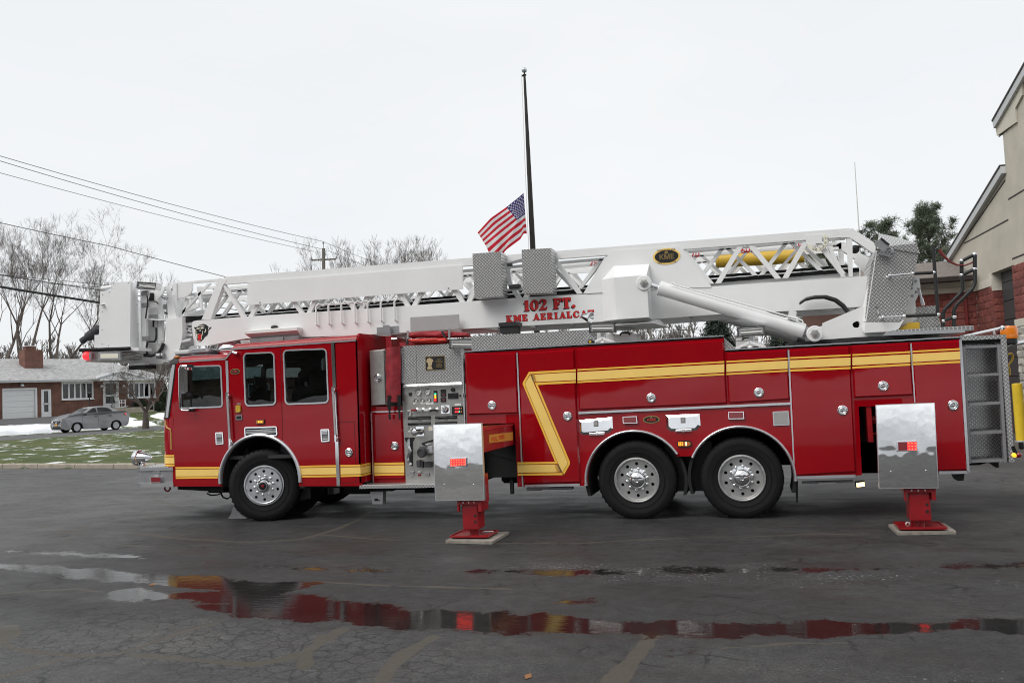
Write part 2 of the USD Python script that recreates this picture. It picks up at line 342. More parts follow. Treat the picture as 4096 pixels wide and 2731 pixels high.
    L = [("we2.result", "spm.fac"), ("spm.result", "p.specular_ior_level")] + [(f"g.position", f"{x}.vector") for x in ("nb", "nm", "nf", "np", "nw", "nsp", "mp")] + [
         ("mp.vector", "rip.vector"), ("a.color", "sa.color"), ("a2.color", "sb.color"),
         ("nb.fac", "rb.fac"), ("nm.fac", "rm.fac"), ("nf.fac", "rf.fac"), ("rb.color", "m1.color1"), ("rm.color", "m1.color2"), ("m1.color", "m2.color1"), ("rf.color", "m2.color2"), ("g.position", "ms_.vector"), ("ms_.vector", "ns.vector"), ("ns.fac", "rs.fac"), ("m2.color", "m3.color1"), ("rs.color", "m3.color2"),
         ("nm.color", "vw.vector1"), ("g.position", "vw.vector3"), ("vw.vector", "vo.vector"), ("vw.vector", "vo2.vector"),
         ("vo.distance", "c1.value"), ("vo2.distance", "c2.value"), ("nw.fac", "cm.value"), ("c1.result", "cx1.value1"), ("cm.result", "cx1.value2"),
         ("c2.result", "cx2.value1"), ("sb.r", "cx2.value2"), ("cx1.value", "cx.value1"), ("cx2.value", "cx.value2"), ("cx.value", "mc.fac"), ("sb.g", "sheen_tone.fac"), ("m3.color", "mg.color1"), ("sheen_tone.color", "mg.color2"), ("mg.color", "mc.color1"),
         ("np.fac", "se.value1"), ("sa.g", "se.value3"), ("se.value", "se2.value"), ("se2.result", "ms.fac"), ("mc.color", "ms.color1"),
         ("nsp.fac", "sl.value1"), ("sa.b", "sl.value2"), ("sl.value", "sl2.value"), ("sl2.result", "msl.fac"), ("ms.color", "msl.color1"),
         ("np.fac", "we.value1"), ("sa.r", "we.value3"), ("we.value", "we2.value"), ("we2.result", "mw.fac"), ("msl.color", "mw.color1"), ("mw.color", "p.base_color"),
         ("ns.fac", "dr.value"), ("dr.result", "mr.a"), ("we2.result", "mr.fac"), ("mr.result", "p.roughness"),
         ("nf.fac", "bh.value1"), ("nm.fac", "bh.value3"), ("bh.value", "b.height"), ("we2.result", "bs.value"), ("bs.result", "b.strength"), ("rip.fac", "b2.height"), ("b.normal", "b2.normal"), ("b2.normal", "p.normal")]
    M['asphalt'] = usdkit.material(stage, '/World/Looks/asphalt', nd, L, surface="p.BSDF")
asphalt_mat()
def lawn_mat(name, snow_lo, snow_hi, grass=((.034, .056, .008), (.066, .090, .017), (.125, .112, .038))):
    nd = {"g": ("geometry", {}), "n": ("noise_texture", {"scale": .75, "detail": 6.0, "roughness": .68, "distortion": .5}), "n2": ("noise_texture", {"scale": .5, "detail": 6.0, "roughness": .7}),
          "n3": ("noise_texture", {"scale": 26.0, "detail": 4.0, "roughness": .7}),
          "mp": ("mapping", {"mapping_type": "point", "rotation": (0, 0, .5), "scale": (1.5, .9, 1.0)}),
          "r": ("rgb_ramp", {"ramp": [(.3, grass[0]), (.5, grass[1]), (.72, grass[2])]}), "rf": ("rgb_ramp", {"ramp": [(.3, (.55, .55, .55)), (.7, (1.4, 1.4, 1.4))]}),
          "m": ("mix", {"mix_type": "multiply", "fac": 1.0}), "ad": ("math", {"math_type": "multiply_add", "value2": .22}),
          "s": ("map_range", {"clamp": True, "from_min": snow_lo, "from_max": snow_hi, "to_min": 0.0, "to_max": 1.0}), "mx": ("mix", {"mix_type": "mix", "color2": (.78, .80, .83)}),
          "b": ("bump", {"distance": .05, "strength": .8}), "p": ("principled_bsdf", {"roughness": .9})}
    L = [("g.position", "mp.vector"), ("mp.vector", "n.vector"), ("g.position", "n2.vector"), ("g.position", "n3.vector"), ("n2.fac", "r.fac"), ("n3.fac", "rf.fac"), ("r.color", "m.color1"), ("rf.color", "m.color2"),
         ("n3.fac", "ad.value1"), ("n.fac", "ad.value3"), ("ad.value", "s.value"), ("s.result", "mx.fac"), ("m.color", "mx.color1"), ("mx.color", "p.base_color"), ("n3.fac", "b.height"), ("b.normal", "p.normal")]
    M[name] = usdkit.material(stage, '/World/Looks/'+name, nd, L, surface="p.BSDF")
lawn_mat('lawn', .695, .71); lawn_mat('snowy', .46, .54)
mat('snow', (.80, .82, .85), .8, vary=.06, vscale=3, bump=(7, .05))
mat('street', (.085, .085, .087), .7, vary=.18, vscale=1.5)
mat('kerb_stone', (.33, .29, .235), .85, vary=.2, vscale=4, bump=(40, .004))
mat('bark', (.085, .070, .058), .9, vary=.3, vscale=6, bump=(30, .01))
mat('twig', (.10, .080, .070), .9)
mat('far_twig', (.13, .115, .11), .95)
mat('grass_blade', (.06, .075, .018), .8, vary=.3, vscale=2)
mat('hedge', (.022, .035, .014), .8, vary=.4, vscale=5)
mat('needles', (.105, .13, .082), .75, vary=.4, vscale=2.5)
mat('spruce_needles', (.032, .046, .036), .8, vary=.4, vscale=2.5)
mat('shingle', (.36, .36, .36), .9, vary=.35, vscale=4, bump=(24, .02))
mat('shingle_brown', (.17, .145, .13), .9, vary=.3, vscale=12, bump=(24, .02))
mat('house_white', (.76, .77, .78), .5)
mat('house_grey', (.45, .46, .47), .6)
mat('curtain', (.20, .20, .21), .9, vary=.3, vscale=7)
mat('dark_room', (.02, .02, .022), .9)
mat('iron', (.02, .02, .022), .6)
mat('stucco', (.48, .445, .375), .9, vary=.09, vscale=1.2, bump=(60, .004))
mat('stucco_light', (.58, .545, .465), .9, vary=.06, vscale=1.2, bump=(60, .003))
mat('roof_edge', (.50, .51, .52), .5, .3)
mat('roof_dark', (.03, .025, .022), .6)
mat('gutter_brown', (.022, .015, .013), .7)
mat('downspout', (.16, .02, .02), .5)
for i, c in enumerate([(.185, .050, .040), (.155, .043, .036), (.215, .062, .048)]): mat(f'red_block_{i}', c, .9, vary=.22, vscale=7, bump=(22, .02))
for i, c in enumerate([(.40, .385, .34), (.33, .32, .285), (.46, .44, .39)]): mat(f'grey_block_{i}', c, .9, vary=.2, vscale=6, bump=(16, .03))
mat('mortar', (.17, .095, .08), .95)
mat('door_grey', (.05, .053, .055), .5)
mat('bollard_yellow', (.66, .45, .02), .45, vary=.12, vscale=3)
mat('car_paint', (.25, .255, .265), .32, .3, coat=.8)
mat('car_plastic', (.02, .02, .022), .5)
mat('pole_wood', (.17, .155, .14), .9, vary=.25, vscale=8)
mat('wire', (.02, .02, .02), .6)
mat('plate_orange', (.70, .33, .02), .4)
mat('hubcap', (.55, .56, .58), .4, .2)
mat('dead_leaf', (.22, .10, .04), .8)
mat('road_line', (.7, .7, .68), .6)
def brick_mat(name, c1, c2, mortar):
    nd = {"g": ("geometry", {}), "s": ("separate_xyz", {}), "su": ("math", {"math_type": "multiply", "value2": .342}), "sv": ("math", {"math_type": "multiply_add", "value2": .94}), "c": ("combine_xyz", {"z": 0.0}),
          "b": ("brick_texture", {"color1": c1, "color2": c2, "mortar": mortar, "scale": 1.0, "brick_width": .22, "row_height": .075, "mortar_size": .008, "bias": -.1}),
          "n": ("noise_texture", {"scale": 1.5, "detail": 4.0}), "r": ("rgb_ramp", {"ramp": [(.3, (.72, .72, .72)), (.7, (1.25, 1.2, 1.2))]}), "m": ("mix", {"mix_type": "multiply", "fac": 1.0}),
          "p": ("principled_bsdf", {"roughness": .9})}
    L = [("g.position", "s.vector"), ("s.x", "su.value1"), ("s.y", "sv.value1"), ("su.value", "sv.value3"), ("sv.value", "c.x"), ("s.z", "c.y"), ("c.vector", "b.vector"),
         ("g.position", "n.vector"), ("n.fac", "r.fac"), ("b.color", "m.color1"), ("r.color", "m.color2"), ("m.color", "p.base_color")]
    M[name] = usdkit.material(stage, '/World/Looks/'+name, nd, L, surface="p.BSDF")
brick_mat('house_brick', (.17, .060, .038), (.105, .040, .028), (.19, .15, .125))

# ------------------------------------------------------------------ ground, parking lot, kerb, street
SD, SN = np.array([.342, .940]), np.array([-.940, .342])        # along the street; away from the lot
KERB = np.array([(-44, 20.5), (-38, 17.2), (-32, 14.6), (-28, 13.1), (-25, 12.24), (-21, 11.35), (-17.6, 10.5), (-14, 9.95), (-10, 9.7), (-5, 9.9), (-1, 11.2), (1.5, 14), (2.6, 18), (3.0, 24)], float)
LOT = Polygon([*map(tuple, KERB), (14, 24), (45, 20), (45, -14), (-48, -14), (-48, 18), (-46, 20.5)])
def terrain(x, y):
    s = SN[0]*x + SN[1]*y
    z = .12 + .33*np.clip((s-24)/20, 0, 1) + 1.05*np.clip((s-54)/7.5, 0, 1)**1.2 + .022*np.clip(s-64, 0, 200)
    return z + .05*(meshkit.fbm(np.stack([x*.35, y*.35, 0*x], -1), 3, 5)-.5)
import shapely
gx = np.unique(np.r_[np.linspace(-900, -90, 30), np.linspace(-90, -8, 150), np.linspace(-8, 60, 40), np.linspace(60, 900, 25)])
gy = np.unique(np.r_[np.linspace(-700, -60, 20), np.linspace(-60, 5, 30), np.linspace(5, 75, 140), np.linspace(75, 1200, 40)])
GX, GY = np.meshgrid(gx, gy); GZ = terrain(GX, GY)
dl = shapely.distance(LOT, shapely.points(GX.ravel(), GY.ravel())).reshape(GX.shape)
s_ = SN[0]*GX + SN[1]*GY
GZ = np.where(dl <= 0, -.25, np.where(dl < .12, .02, GZ)); GZ = np.where((s_ > 45.2) & (s_ < 53.8) & (dl > 1), GZ-.35, GZ)
GZ = np.where(GY < -13.5, .3 + .3*meshkit.fbm(np.stack([GX*.2, GY*.2, 0*GX], -1), 3, 8), GZ)
V, F = grid_mesh(GX, GY, GZ)
fc = V[F].mean(1); behind = fc[:, 1] < -13.5
solid('lawn', TM(V, F[~behind]), 'lawn', 'patchy winter lawn with thin melting snow beyond the kerb', kind='structure', smooth=True)
solid('snowy_ground', TM(V, F[behind]), 'snowy', 'snow covered ground past the near edge of the lot', kind='structure', smooth=True)
# street: a strip between s = 45 and 54
ss, tt = np.linspace(45, 54, 10), np.linspace(-160, 200, 160)
SS, TT = np.meshgrid(ss, tt); X, Y = SS*SN[0]+TT*SD[0], SS*SN[1]+TT*SD[1]
V, F = grid_mesh(X, Y, .455 + .02*np.cos((SS-49.5)/4.5*1.5)); street = TM(V, F[:, ::-1]); 
solid('street', street, 'street', 'grey asphalt street running past the houses', kind='structure')
def strip(s0, s1, t0, t1, dz, name, m, label, kind='structure', n=14):
    SS, TT = np.meshgrid(np.linspace(s0, s1, n), np.linspace(t0, t1, 3*n)); X, Y = SS*SN[0]+TT*SD[0], SS*SN[1]+TT*SD[1]
    V, F = grid_mesh(X, Y, terrain(X, Y)+dz); solid(name, TM(V, F[:, ::-1]), m, label, kind=kind)

# the lot: a fine sheet where the camera sees it closely, carrying masks of water, sealed joints and salt
gx, gy = np.arange(-13.5, 7.6, .03), np.arange(-7.4, 3.6, .036)
GX, GY = np.meshgrid(gx, gy); V, F = grid_mesh(GX, GY, 0*GX)
pts = shapely.points(V[:, 0], V[:, 1])
def world(crop, q): return [tuple(on_z(crop(*p))[:2]) for p in q]
deep = [world(g1, [(-60, 462), (300, 480), (640, 505), (780, 513), (1010, 527), (1080, 545), (1450, 552), (1380, 575), (1310, 600), (1440, 605), (1500, 628), (1740, 650), (1880, 685), (2352, 680), (2352, 775), (2100, 770), (1880, 762), (1600, 745), (1560, 725), (1300, 712), (1140, 705), (1080, 685), (960, 668), (880, 662), (1080, 650), (1040, 640), (850, 628), (780, 620), (700, 632), (600, 630), (520, 622), (540, 590), (640, 570), (780, 598), (1010, 590), (1000, 580), (780, 572), (700, 560), (560, 545), (400, 532), (280, 515), (120, 490), (-60, 478)]),
        world(g2, [(0, 700), (150, 690), (300, 712), (560, 730), (720, 728), (1000, 735), (1350, 738), (1430, 722), (1500, 735), (1710, 740), (1900, 742), (2000, 735), (2150, 712), (2400, 725), (2400, 785), (2200, 770), (2050, 760), (1900, 765), (1720, 780), (1400, 790), (1000, 795), (600, 795), (300, 775), (0, 780)])]
damp = [world(g2, [(0, 482), (400, 490), (900, 475), (1250, 472), (1600, 480), (1800, 467), (2400, 455), (2400, 490), (1900, 495), (1500, 500), (1000, 515), (500, 522), (0, 518)]),
        world(g1, [(950, 455), (1300, 470), (1800, 490), (2360, 486), (2360, 512), (1800, 505), (1300, 490), (1000, 465)]), world(g1, [(0, 395), (300, 405), (640, 425), (660, 440), (400, 438), (0, 415)]),
        world(g2, [(150, 630), (380, 622), (420, 640), (300, 655), (180, 650)]), world(g2, [(680, 870), (850, 860), (820, 885), (700, 885)])]
fold = meshkit.fbm(np.c_[V[:, 0]*3, V[:, 1]*3, 0*V[:, 0]], 4, 3)-.5
def soft(polys, edge, grow_=0.0):
    g = unary_union([Polygon(p).buffer(0).buffer(grow_) for p in polys]); d = shapely.distance(g, pts); i = shapely.distance(g.boundary, pts)
    return np.clip(.5 + (np.where(d > 0, -d, i) + fold*edge*1.6)/edge/2, 0, 1)
wet = np.maximum(.60*soft(deep, .15, .03), .44*soft(damp, .22))
base_wet = .05*meshkit.fbm(np.c_[V[:, 0]*.5, V[:, 1]*.9, 0*V[:, 0]], 3, 11)
wet = np.maximum(wet, base_wet)
def lines(sets):
    out = np.zeros(len(V))
    for crop, q, w in sets:
        g = LineString(world(crop, q)); d = shapely.distance(g, pts); w *= .8; out = np.maximum(out, np.clip(1-(d+fold*w*1.4)/w, 0, 1)**.7)
    return out
seal = lines([(g1, [(-40, 800), (60, 850), (170, 870), (260, 878), (420, 885), (540, 875), (640, 850), (740, 810), (850, 770), (1000, 735)], .07), (g1, [(-40, 1000), (120, 950), (240, 915), (380, 880)], .06),
              (g1, [(600, 880), (760, 895), (900, 905), (1050, 920), (1170, 925), (1260, 912), (1350, 890), (1420, 860), (1480, 820), (1570, 765)], .07), (g1, [(1420, 860), (1395, 945)], .07), (g1, [(1350, 890), (1440, 850), (1500, 800)], .11),
              (g1, [(1735, 1030), (1790, 940), (1870, 870), (1990, 800)], .11), (g1, [(290, 355), (370, 330), (560, 322), (680, 330), (790, 345), (960, 355), (1110, 365), (1250, 360), (1390, 350), (1460, 330), (1560, 300), (1640, 265), (1700, 225)], .07),
              (g1, [(295, 360), (420, 372), (560, 378), (700, 385)], .05), (g1, [(300, 320), (420, 285), (560, 265), (680, 250), (760, 215), (830, 200)], .09), (g1, [(0, 600), (200, 585), (360, 580), (480, 595)], .05),
              (g1, [(10, 830), (15, 750), (55, 745), (60, 800)], .09), (g1, [(1450, 545), (1700, 560), (2000, 570), (2350, 580)], .05), (g2, [(450, 1040), (520, 930), (600, 850), (650, 790)], .12),
              (g2, [(970, 850), (1150, 840), (1300, 825), (1400, 832), (1540, 825)], .04), (g2, [(0, 370), (300, 370), (700, 350), (900, 340), (1100, 340), (1400, 325), (1560, 330)], .05), (g1, [(1460, 330), (2000, 370), (2350, 370)], .05),
              (g1, [(180, 295), (240, 300), (330, 320)], .07), (g1, [(230, 180), (320, 195), (470, 188), (560, 170)], .07), (g1, [(690, 165), (760, 180), (820, 200)], .08), (g1, [(0, 325), (200, 320), (300, 322)], .06)])
xx, yy = V[:, 0], V[:, 1]
salt = .20*np.clip(1-np.abs(yy+3.3+.08*xx)/1.3, 0, 1)*np.clip((xx+5)/3, 0, 1) + .12*np.clip((-yy-4.9)/1.2, 0, 1)
salt = salt*(.1+1.7*meshkit.fbm(np.c_[xx*.7, yy*1.2, 0*xx], 4, 21)) + .222
wet *= 1.0
mask = np.c_[wet, seal, salt]
crk = np.clip(1.25-np.hypot((xx+3.6)/1.9, (yy+6.2)/1.1), 0, 1) + np.clip(1-np.hypot((xx+5.6)/1.5, (yy+5.6)/1.0), 0, 1)*.8
crk = np.clip(crk*(-.35+2.3*meshkit.fbm(np.c_[xx*1.3, yy*1.3, 0*xx], 4, 31)), 0, .62)
age = np.clip((-7.5-xx)/3, 0, 1) + np.clip((yy-1.5)/2, 0, 1) + .62*np.clip((-5.0-yy)/.9, 0, 1)*np.clip((-.5-xx)/3, .25, 1)  # far sheen and shade round the truck painted into tone; cracked foreground worn pale
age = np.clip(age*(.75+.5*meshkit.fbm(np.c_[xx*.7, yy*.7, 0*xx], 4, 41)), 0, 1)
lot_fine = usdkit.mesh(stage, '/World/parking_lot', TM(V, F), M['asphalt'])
pv = UsdGeom.PrimvarsAPI(lot_fine)
pv.CreatePrimvar('mask', Sdf.ValueTypeNames.Color3fArray, 'vertex').Set(Vt.Vec3fArray.FromNumpy(mask.astype(np.float32)))
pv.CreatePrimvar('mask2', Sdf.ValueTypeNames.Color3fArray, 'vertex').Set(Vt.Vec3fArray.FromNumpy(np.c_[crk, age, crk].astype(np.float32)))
tag(lot_fine.GetPrim(), 'wet dark asphalt lot with puddles, sealed cracks and salt specks', kind='structure')
rest = LOT.difference(sbox(gx[0], gy[0], gx[-1], gy[-1]))
for k_, (reg, sheen_tone) in enumerate(((sbox(-99, -99, 99, gy[0]), .15), (sbox(-99, gy[0], 99, 99), .9))):  # far piece painted paler for its grazing sheen, near piece kept dark
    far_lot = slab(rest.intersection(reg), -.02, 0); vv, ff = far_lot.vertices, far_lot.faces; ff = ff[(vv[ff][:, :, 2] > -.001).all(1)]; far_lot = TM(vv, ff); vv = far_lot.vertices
    nm_ = ('parking_lot_001', 'parking_lot_002')[k_]; lf = usdkit.mesh(stage, '/World/'+nm_, far_lot, M['asphalt']); tag(lf.GetPrim(), ('dark asphalt of the lot in front of the puddle', 'asphalt of the lot beyond the parked truck with pale sheen painted in')[k_], kind='structure')
    for nm, c in (('mask', (.03, 0, .2)), ('mask2', (0, sheen_tone, 0))): UsdGeom.PrimvarsAPI(lf).CreatePrimvar(nm, Sdf.ValueTypeNames.Color3fArray, 'vertex').Set(Vt.Vec3fArray([Gf.Vec3f(*c)]*len(vv)))

# kerb stones, one by one
kerb = thing('kerb', 'pale concrete kerb stones edging the lawn', None, (-21, 11.35, 0), kind='structure')
kl = LineString(KERB); n = int(kl.length/1.85)
for i in range(n):
    a, b = kl.interpolate(i/n*kl.length), kl.interpolate((i+1)/n*kl.length); p, q = np.array([a.x, a.y]), np.array([b.x, b.y])
    t = (q-p)/np.linalg.norm(q-p); w = np.array([-t[1], t[0]])*np.sign(1.0); g = .012+.01*rng.random(); dz = .012*rng.normal()
    w = w if w[1] > 0 else -w
    P = [(*(e+w*o), z) for e in (p+t*g, q-t*g) for o, z in ((0, -.1), (.0, .115+dz), (.03, .15+dz), (.15, .15+dz), (.17, .13+dz), (.17, -.1))]
    part(kerb, 'kerb_stone', hull(P), 'kerb_stone')

# ------------------------------------------------------------------ bare trees
def seg_mesh(S, n=3):
    S = np.asarray(S, float); P0, P1, R0, R1 = S[:, :3], S[:, 3:6], S[:, 6], S[:, 7]
    t = P1-P0; t /= np.maximum(np.linalg.norm(t, axis=1, keepdims=True), 1e-9)
    a = np.where(np.abs(t[:, 2:3]) < .9, [[0, 0, 1.]], [[1., 0, 0]]); u = np.cross(t, a); u /= np.linalg.norm(u, axis=1, keepdims=True); w = np.cross(t, u)
    an = np.arange(n)/n*2*math.pi; ring_ = np.cos(an)[None, :, None]*u[:, None] + np.sin(an)[None, :, None]*w[:, None]
    V = np.concatenate([P0[:, None]+ring_*R0[:, None, None], P1[:, None]+ring_*R1[:, None, None]], 1).reshape(-1, 3)
    k = np.arange(n); f = np.vstack([np.c_[k, (k+1) % n, n+(k+1) % n], np.c_[k, n+(k+1) % n, n+k]])
    return TM(V, (f[None]+(np.arange(len(S))*2*n)[:, None, None]).reshape(-1, 3))
def grow_tree(base, H, seed, spread=.55, levels=5, r0=None, split=(2, 3), up=.25, trunk_frac=.28, lean=(0, 0), twigs=1.0, min_r=.006):
    """Segments of the stem and of the branches of a leafless tree."""
    R = np.random.default_rng(seed); stem, br = [], []; r0 = r0 or H*.018
    def unit(v): return v/np.linalg.norm(v)
    def shoot(p, d, L, r, lev):
        k = 4 if lev < 2 else 3; out = stem if lev == 0 else br; pts_ = [p]; rr = r
        for i in range(k):
            d = unit(d + R.normal(0, .04+.022*lev, 3) + np.array([0, 0, up*.30 if lev else 0])); q = p + d*L/k; r2 = max(rr*(1-.32/k*(1 if lev == 0 else 1.9)), min_r*.7)
            out.append((*p, *q, rr, r2)); p, rr = q, r2; pts_.append(p)
            if lev and lev < levels and i >= 1 and R.random() < .62*twigs: side(p, d, L*R.uniform(.42, .6), rr*.55, lev+1)
        if lev < levels:
            m = R.integers(split[0], split[1]+1)
            ph = R.random()*6.28
            for j in range(m): side(p, d, L*R.uniform(.5, .72) if lev else L*R.uniform(1.3, 1.8), rr*R.uniform(.55, .75), lev+1, ph+j/m*6.28)
    def side(p, d, L, r, lev, ph=None):
        ph = R.random()*6.28 if ph is None else ph; u_, v_, w_ = basis(d); sp = spread*R.uniform(.6, 1.3)
        shoot(p, unit(w_ + sp*(math.cos(ph)*u_+math.sin(ph)*v_) + np.array([0, 0, up])), L, max(r, min_r), lev)
    shoot(np.zeros(3), unit(np.array([lean[0], lean[1], 1.0])), H*trunk_frac, r0, 0)
    A, B = np.array(stem), np.array(br)
    top = max(A[:, 5].max(), B[:, 5].max()); k = H/top
    for S in (A, B): S[:, :6] *= k; S[:, :3] += base; S[:, 3:6] += base
    return A, B
def bare_tree(name, label, base, H, seed, group=None, tw='twig', wide=1.0, **kw):
    A, B = grow_tree(np.asarray(base, float), H, seed, **kw)
    for S in (A, B):
        for c in (0, 1, 3, 4): S[:, c] = base[c % 3]+(S[:, c]-base[c % 3])*wide
    t = thing(name, label, 'tree', base, group)
    part(t, 'trunk', seg_mesh(A, 8), 'bark', True); part(t, 'crown', seg_mesh(B, 3), tw)
    return t
def ground_at(px, py, D):
    p = at(cd(px, py), D); return np.array([p[0], p[1], float(terrain(np.array(p[0]), np.array(p[1])))-.1])
def tree_px(name, label, x, top, D, seed, **kw):
    b = ground_at(x, 950, D); H = at(cd(x, top), D)[2]-b[2]; return bare_tree(name, label, b, H, seed, **kw)
tree_px('maple_tree', 'tall bare tree furthest left behind the brick house, cut by the frame', 22, 462, 82, 3, spread=.52, levels=6, trunk_frac=.2, up=.26, lean=(-.15, 0), split=(3, 3), r0=.40, min_r=.007, wide=1.25)
tree_px('maple_tree', 'tall bare tree just left of the house chimney, many steep stems', 62, 466, 80, 14, spread=.48, levels=6, trunk_frac=.2, up=.30, split=(3, 3), r0=.40, min_r=.007, wide=1.25)
tree_px('maple_tree', 'tall bare tree rising right of the house chimney, leaning right', 100, 478, 84, 25, spread=.55, levels=6, trunk_frac=.2, up=.26, lean=(.25, .1), split=(3, 3), r0=.38, min_r=.007, wide=1.25)
tree_px('maple_tree', 'bare tree directly behind the white ladder bucket', 248, 572, 88, 31, spread=.55, levels=6, trunk_frac=.25, up=.25, r0=.30, min_r=.007, wide=1.3)
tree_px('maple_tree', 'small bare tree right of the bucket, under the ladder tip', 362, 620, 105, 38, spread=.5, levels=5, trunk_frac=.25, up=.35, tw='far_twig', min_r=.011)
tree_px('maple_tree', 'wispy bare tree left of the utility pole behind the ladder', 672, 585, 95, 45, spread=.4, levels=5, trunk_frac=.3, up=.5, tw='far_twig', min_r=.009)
tree_px('maple_tree', 'bare tree just right of the utility pole behind the ladder', 785, 535, 72, 52, spread=.5, levels=6, trunk_frac=.25, up=.35, r0=.16, min_r=.007)
tree_px('maple_tree', 'dense bare tree in the middle of the row behind the ladder', 882, 540, 75, 59, spread=.55, levels=6, trunk_frac=.25, up=.3, r0=.17, min_r=.007)
tree_px('maple_tree', 'bare tree nearest the flag, behind the ladder, with wide spreading limbs', 972, 518, 66, 66, spread=.6, levels=6, trunk_frac=.25, up=.3, r0=.18, min_r=.007)
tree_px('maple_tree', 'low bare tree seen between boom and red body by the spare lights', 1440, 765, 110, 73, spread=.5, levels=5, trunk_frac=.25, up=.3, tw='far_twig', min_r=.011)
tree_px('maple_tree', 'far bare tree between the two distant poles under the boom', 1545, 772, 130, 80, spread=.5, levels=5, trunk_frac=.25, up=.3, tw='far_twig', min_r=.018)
_b = on_z(A5(1660, 893), .62); _b = ground_at(334, 953, 57)
bare_tree('maple_tree', 'low spreading bare tree in front of the brick house by the porch steps', _b, at(cd(334, 785), 57)[2]-_b[2], 91, spread=.95, levels=5, trunk_frac=.30, up=.10, r0=.24, split=(3, 4), min_r=.007)

# far wood on the skyline
A, B = grow_tree(np.zeros(3), 10, 5, levels=4, min_r=.05, r0=.2); pr = J(seg_mesh(A, 3), seg_mesh(B, 3))
wood = UsdGeom.PointInstancer.Define(stage, '/World/distant_wood')
proto = usdkit.mesh(stage, '/World/distant_wood/far_tree', pr, M['far_twig'])
q = []
R_ = np.random.default_rng(3)
for i in range(900):
    a = YAW + R_.uniform(-1.1, 1.1); D = R_.uniform(150, 320); x, y = D*math.sin(a), D*math.cos(a)
    q.append((x, y, float(terrain(np.array(x), np.array(y)))-.3))
for i in range(160):
    x, y = R_.uniform(-160, 160), R_.uniform(-110, -55); q.append((x, y, 1.2))
wood.CreatePrototypesRel().SetTargets([proto.GetPath()]); wood.CreatePositionsAttr(Vt.Vec3fArray.FromNumpy(np.array(q, np.float32)))
wood.CreateProtoIndicesAttr([0]*len(q)); sc = R_.uniform(.8, 1.5, len(q)); wood.CreateScalesAttr(Vt.Vec3fArray.FromNumpy(np.c_[sc, sc, sc].astype(np.float32)))
an = R_.uniform(0, 6.28, len(q)); wood.CreateOrientationsAttr(Vt.QuathArray([Gf.Quath(math.cos(t/2), 0, 0, math.sin(t/2)) for t in an]))
tag(wood.GetPrim(), 'grey mass of bare woodland along the skyline', kind='stuff')
# ------------------------------------------------------------------ the fire truck
T = thing('fire_truck', 'long red and white aerial ladder fire truck with yellow stripes, parked with outriggers down', 'fire truck', (-3.3, 1.25, 0))
def parts(parent, name, ms, m, smooth=False, label=None): return [part(parent, name, x, m, smooth, label) for x in ms]
YF = 2.5                                                        # the far side
def sheet(poly, y):
    if not hasattr(poly, 'geom_type'): poly = Polygon(poly)
    ms = []
    for g in getattr(poly, 'geoms', [poly]):
        if g.geom_type == 'Polygon' and g.area > 1e-9:
            v, f = trimesh.creation.triangulate_polygon(g, engine='earcut'); ms.append(TM(np.c_[v[:, 0], np.full(len(v), y), v[:, 1]], f))
    return J(ms)
def disc(c, r, y0, y1, n=32): return prism(Point(*c).buffer(r, quad_segs=n//4), y0, y1)
def latch(parent, c, y, r=.062):
    """A round recessed D-ring handle."""
    x, z = c
    p = part(parent, 'latch', lathe([(r, 0), (r, .012), (r*.86, .016), (r*.74, .010), (r*.70, .001), (.0, .001)], (x, y, z), (0, -1, 0), 40), 'chrome', 40)
    part(p, 'latch_ring', J(tube([(x+r*.52*math.cos(a), y-.013, z+r*.52*math.sin(a)) for a in np.linspace(0, 6.283, 25)[:-1]], .0055, 6, closed=True), box(x-r*.62, x+r*.62, y-.020, y-.006, z-.008, z+.008, .003)), 'aluminium', 40)
    part(p, 'latch_cup', lathe([(r*.42, .002), (r*.3, .008), (0, .010)], (x, y, z), (0, -1, 0), 24), 'grey_metal', 40)
def px_box(parent, name, crop, a, b, y0, y1, m, bev=.004, plane=None, **kw):
    """A box from the picture corners a and b of its front face, standing from y1 (front) back to y0."""
    p, q = crop.p(a, y1 if plane is None else plane), crop.p(b, y1 if plane is None else plane)
    return part(parent, name, box(p[0], q[0], y0, y1, p[2], q[2], bev), m, **kw)

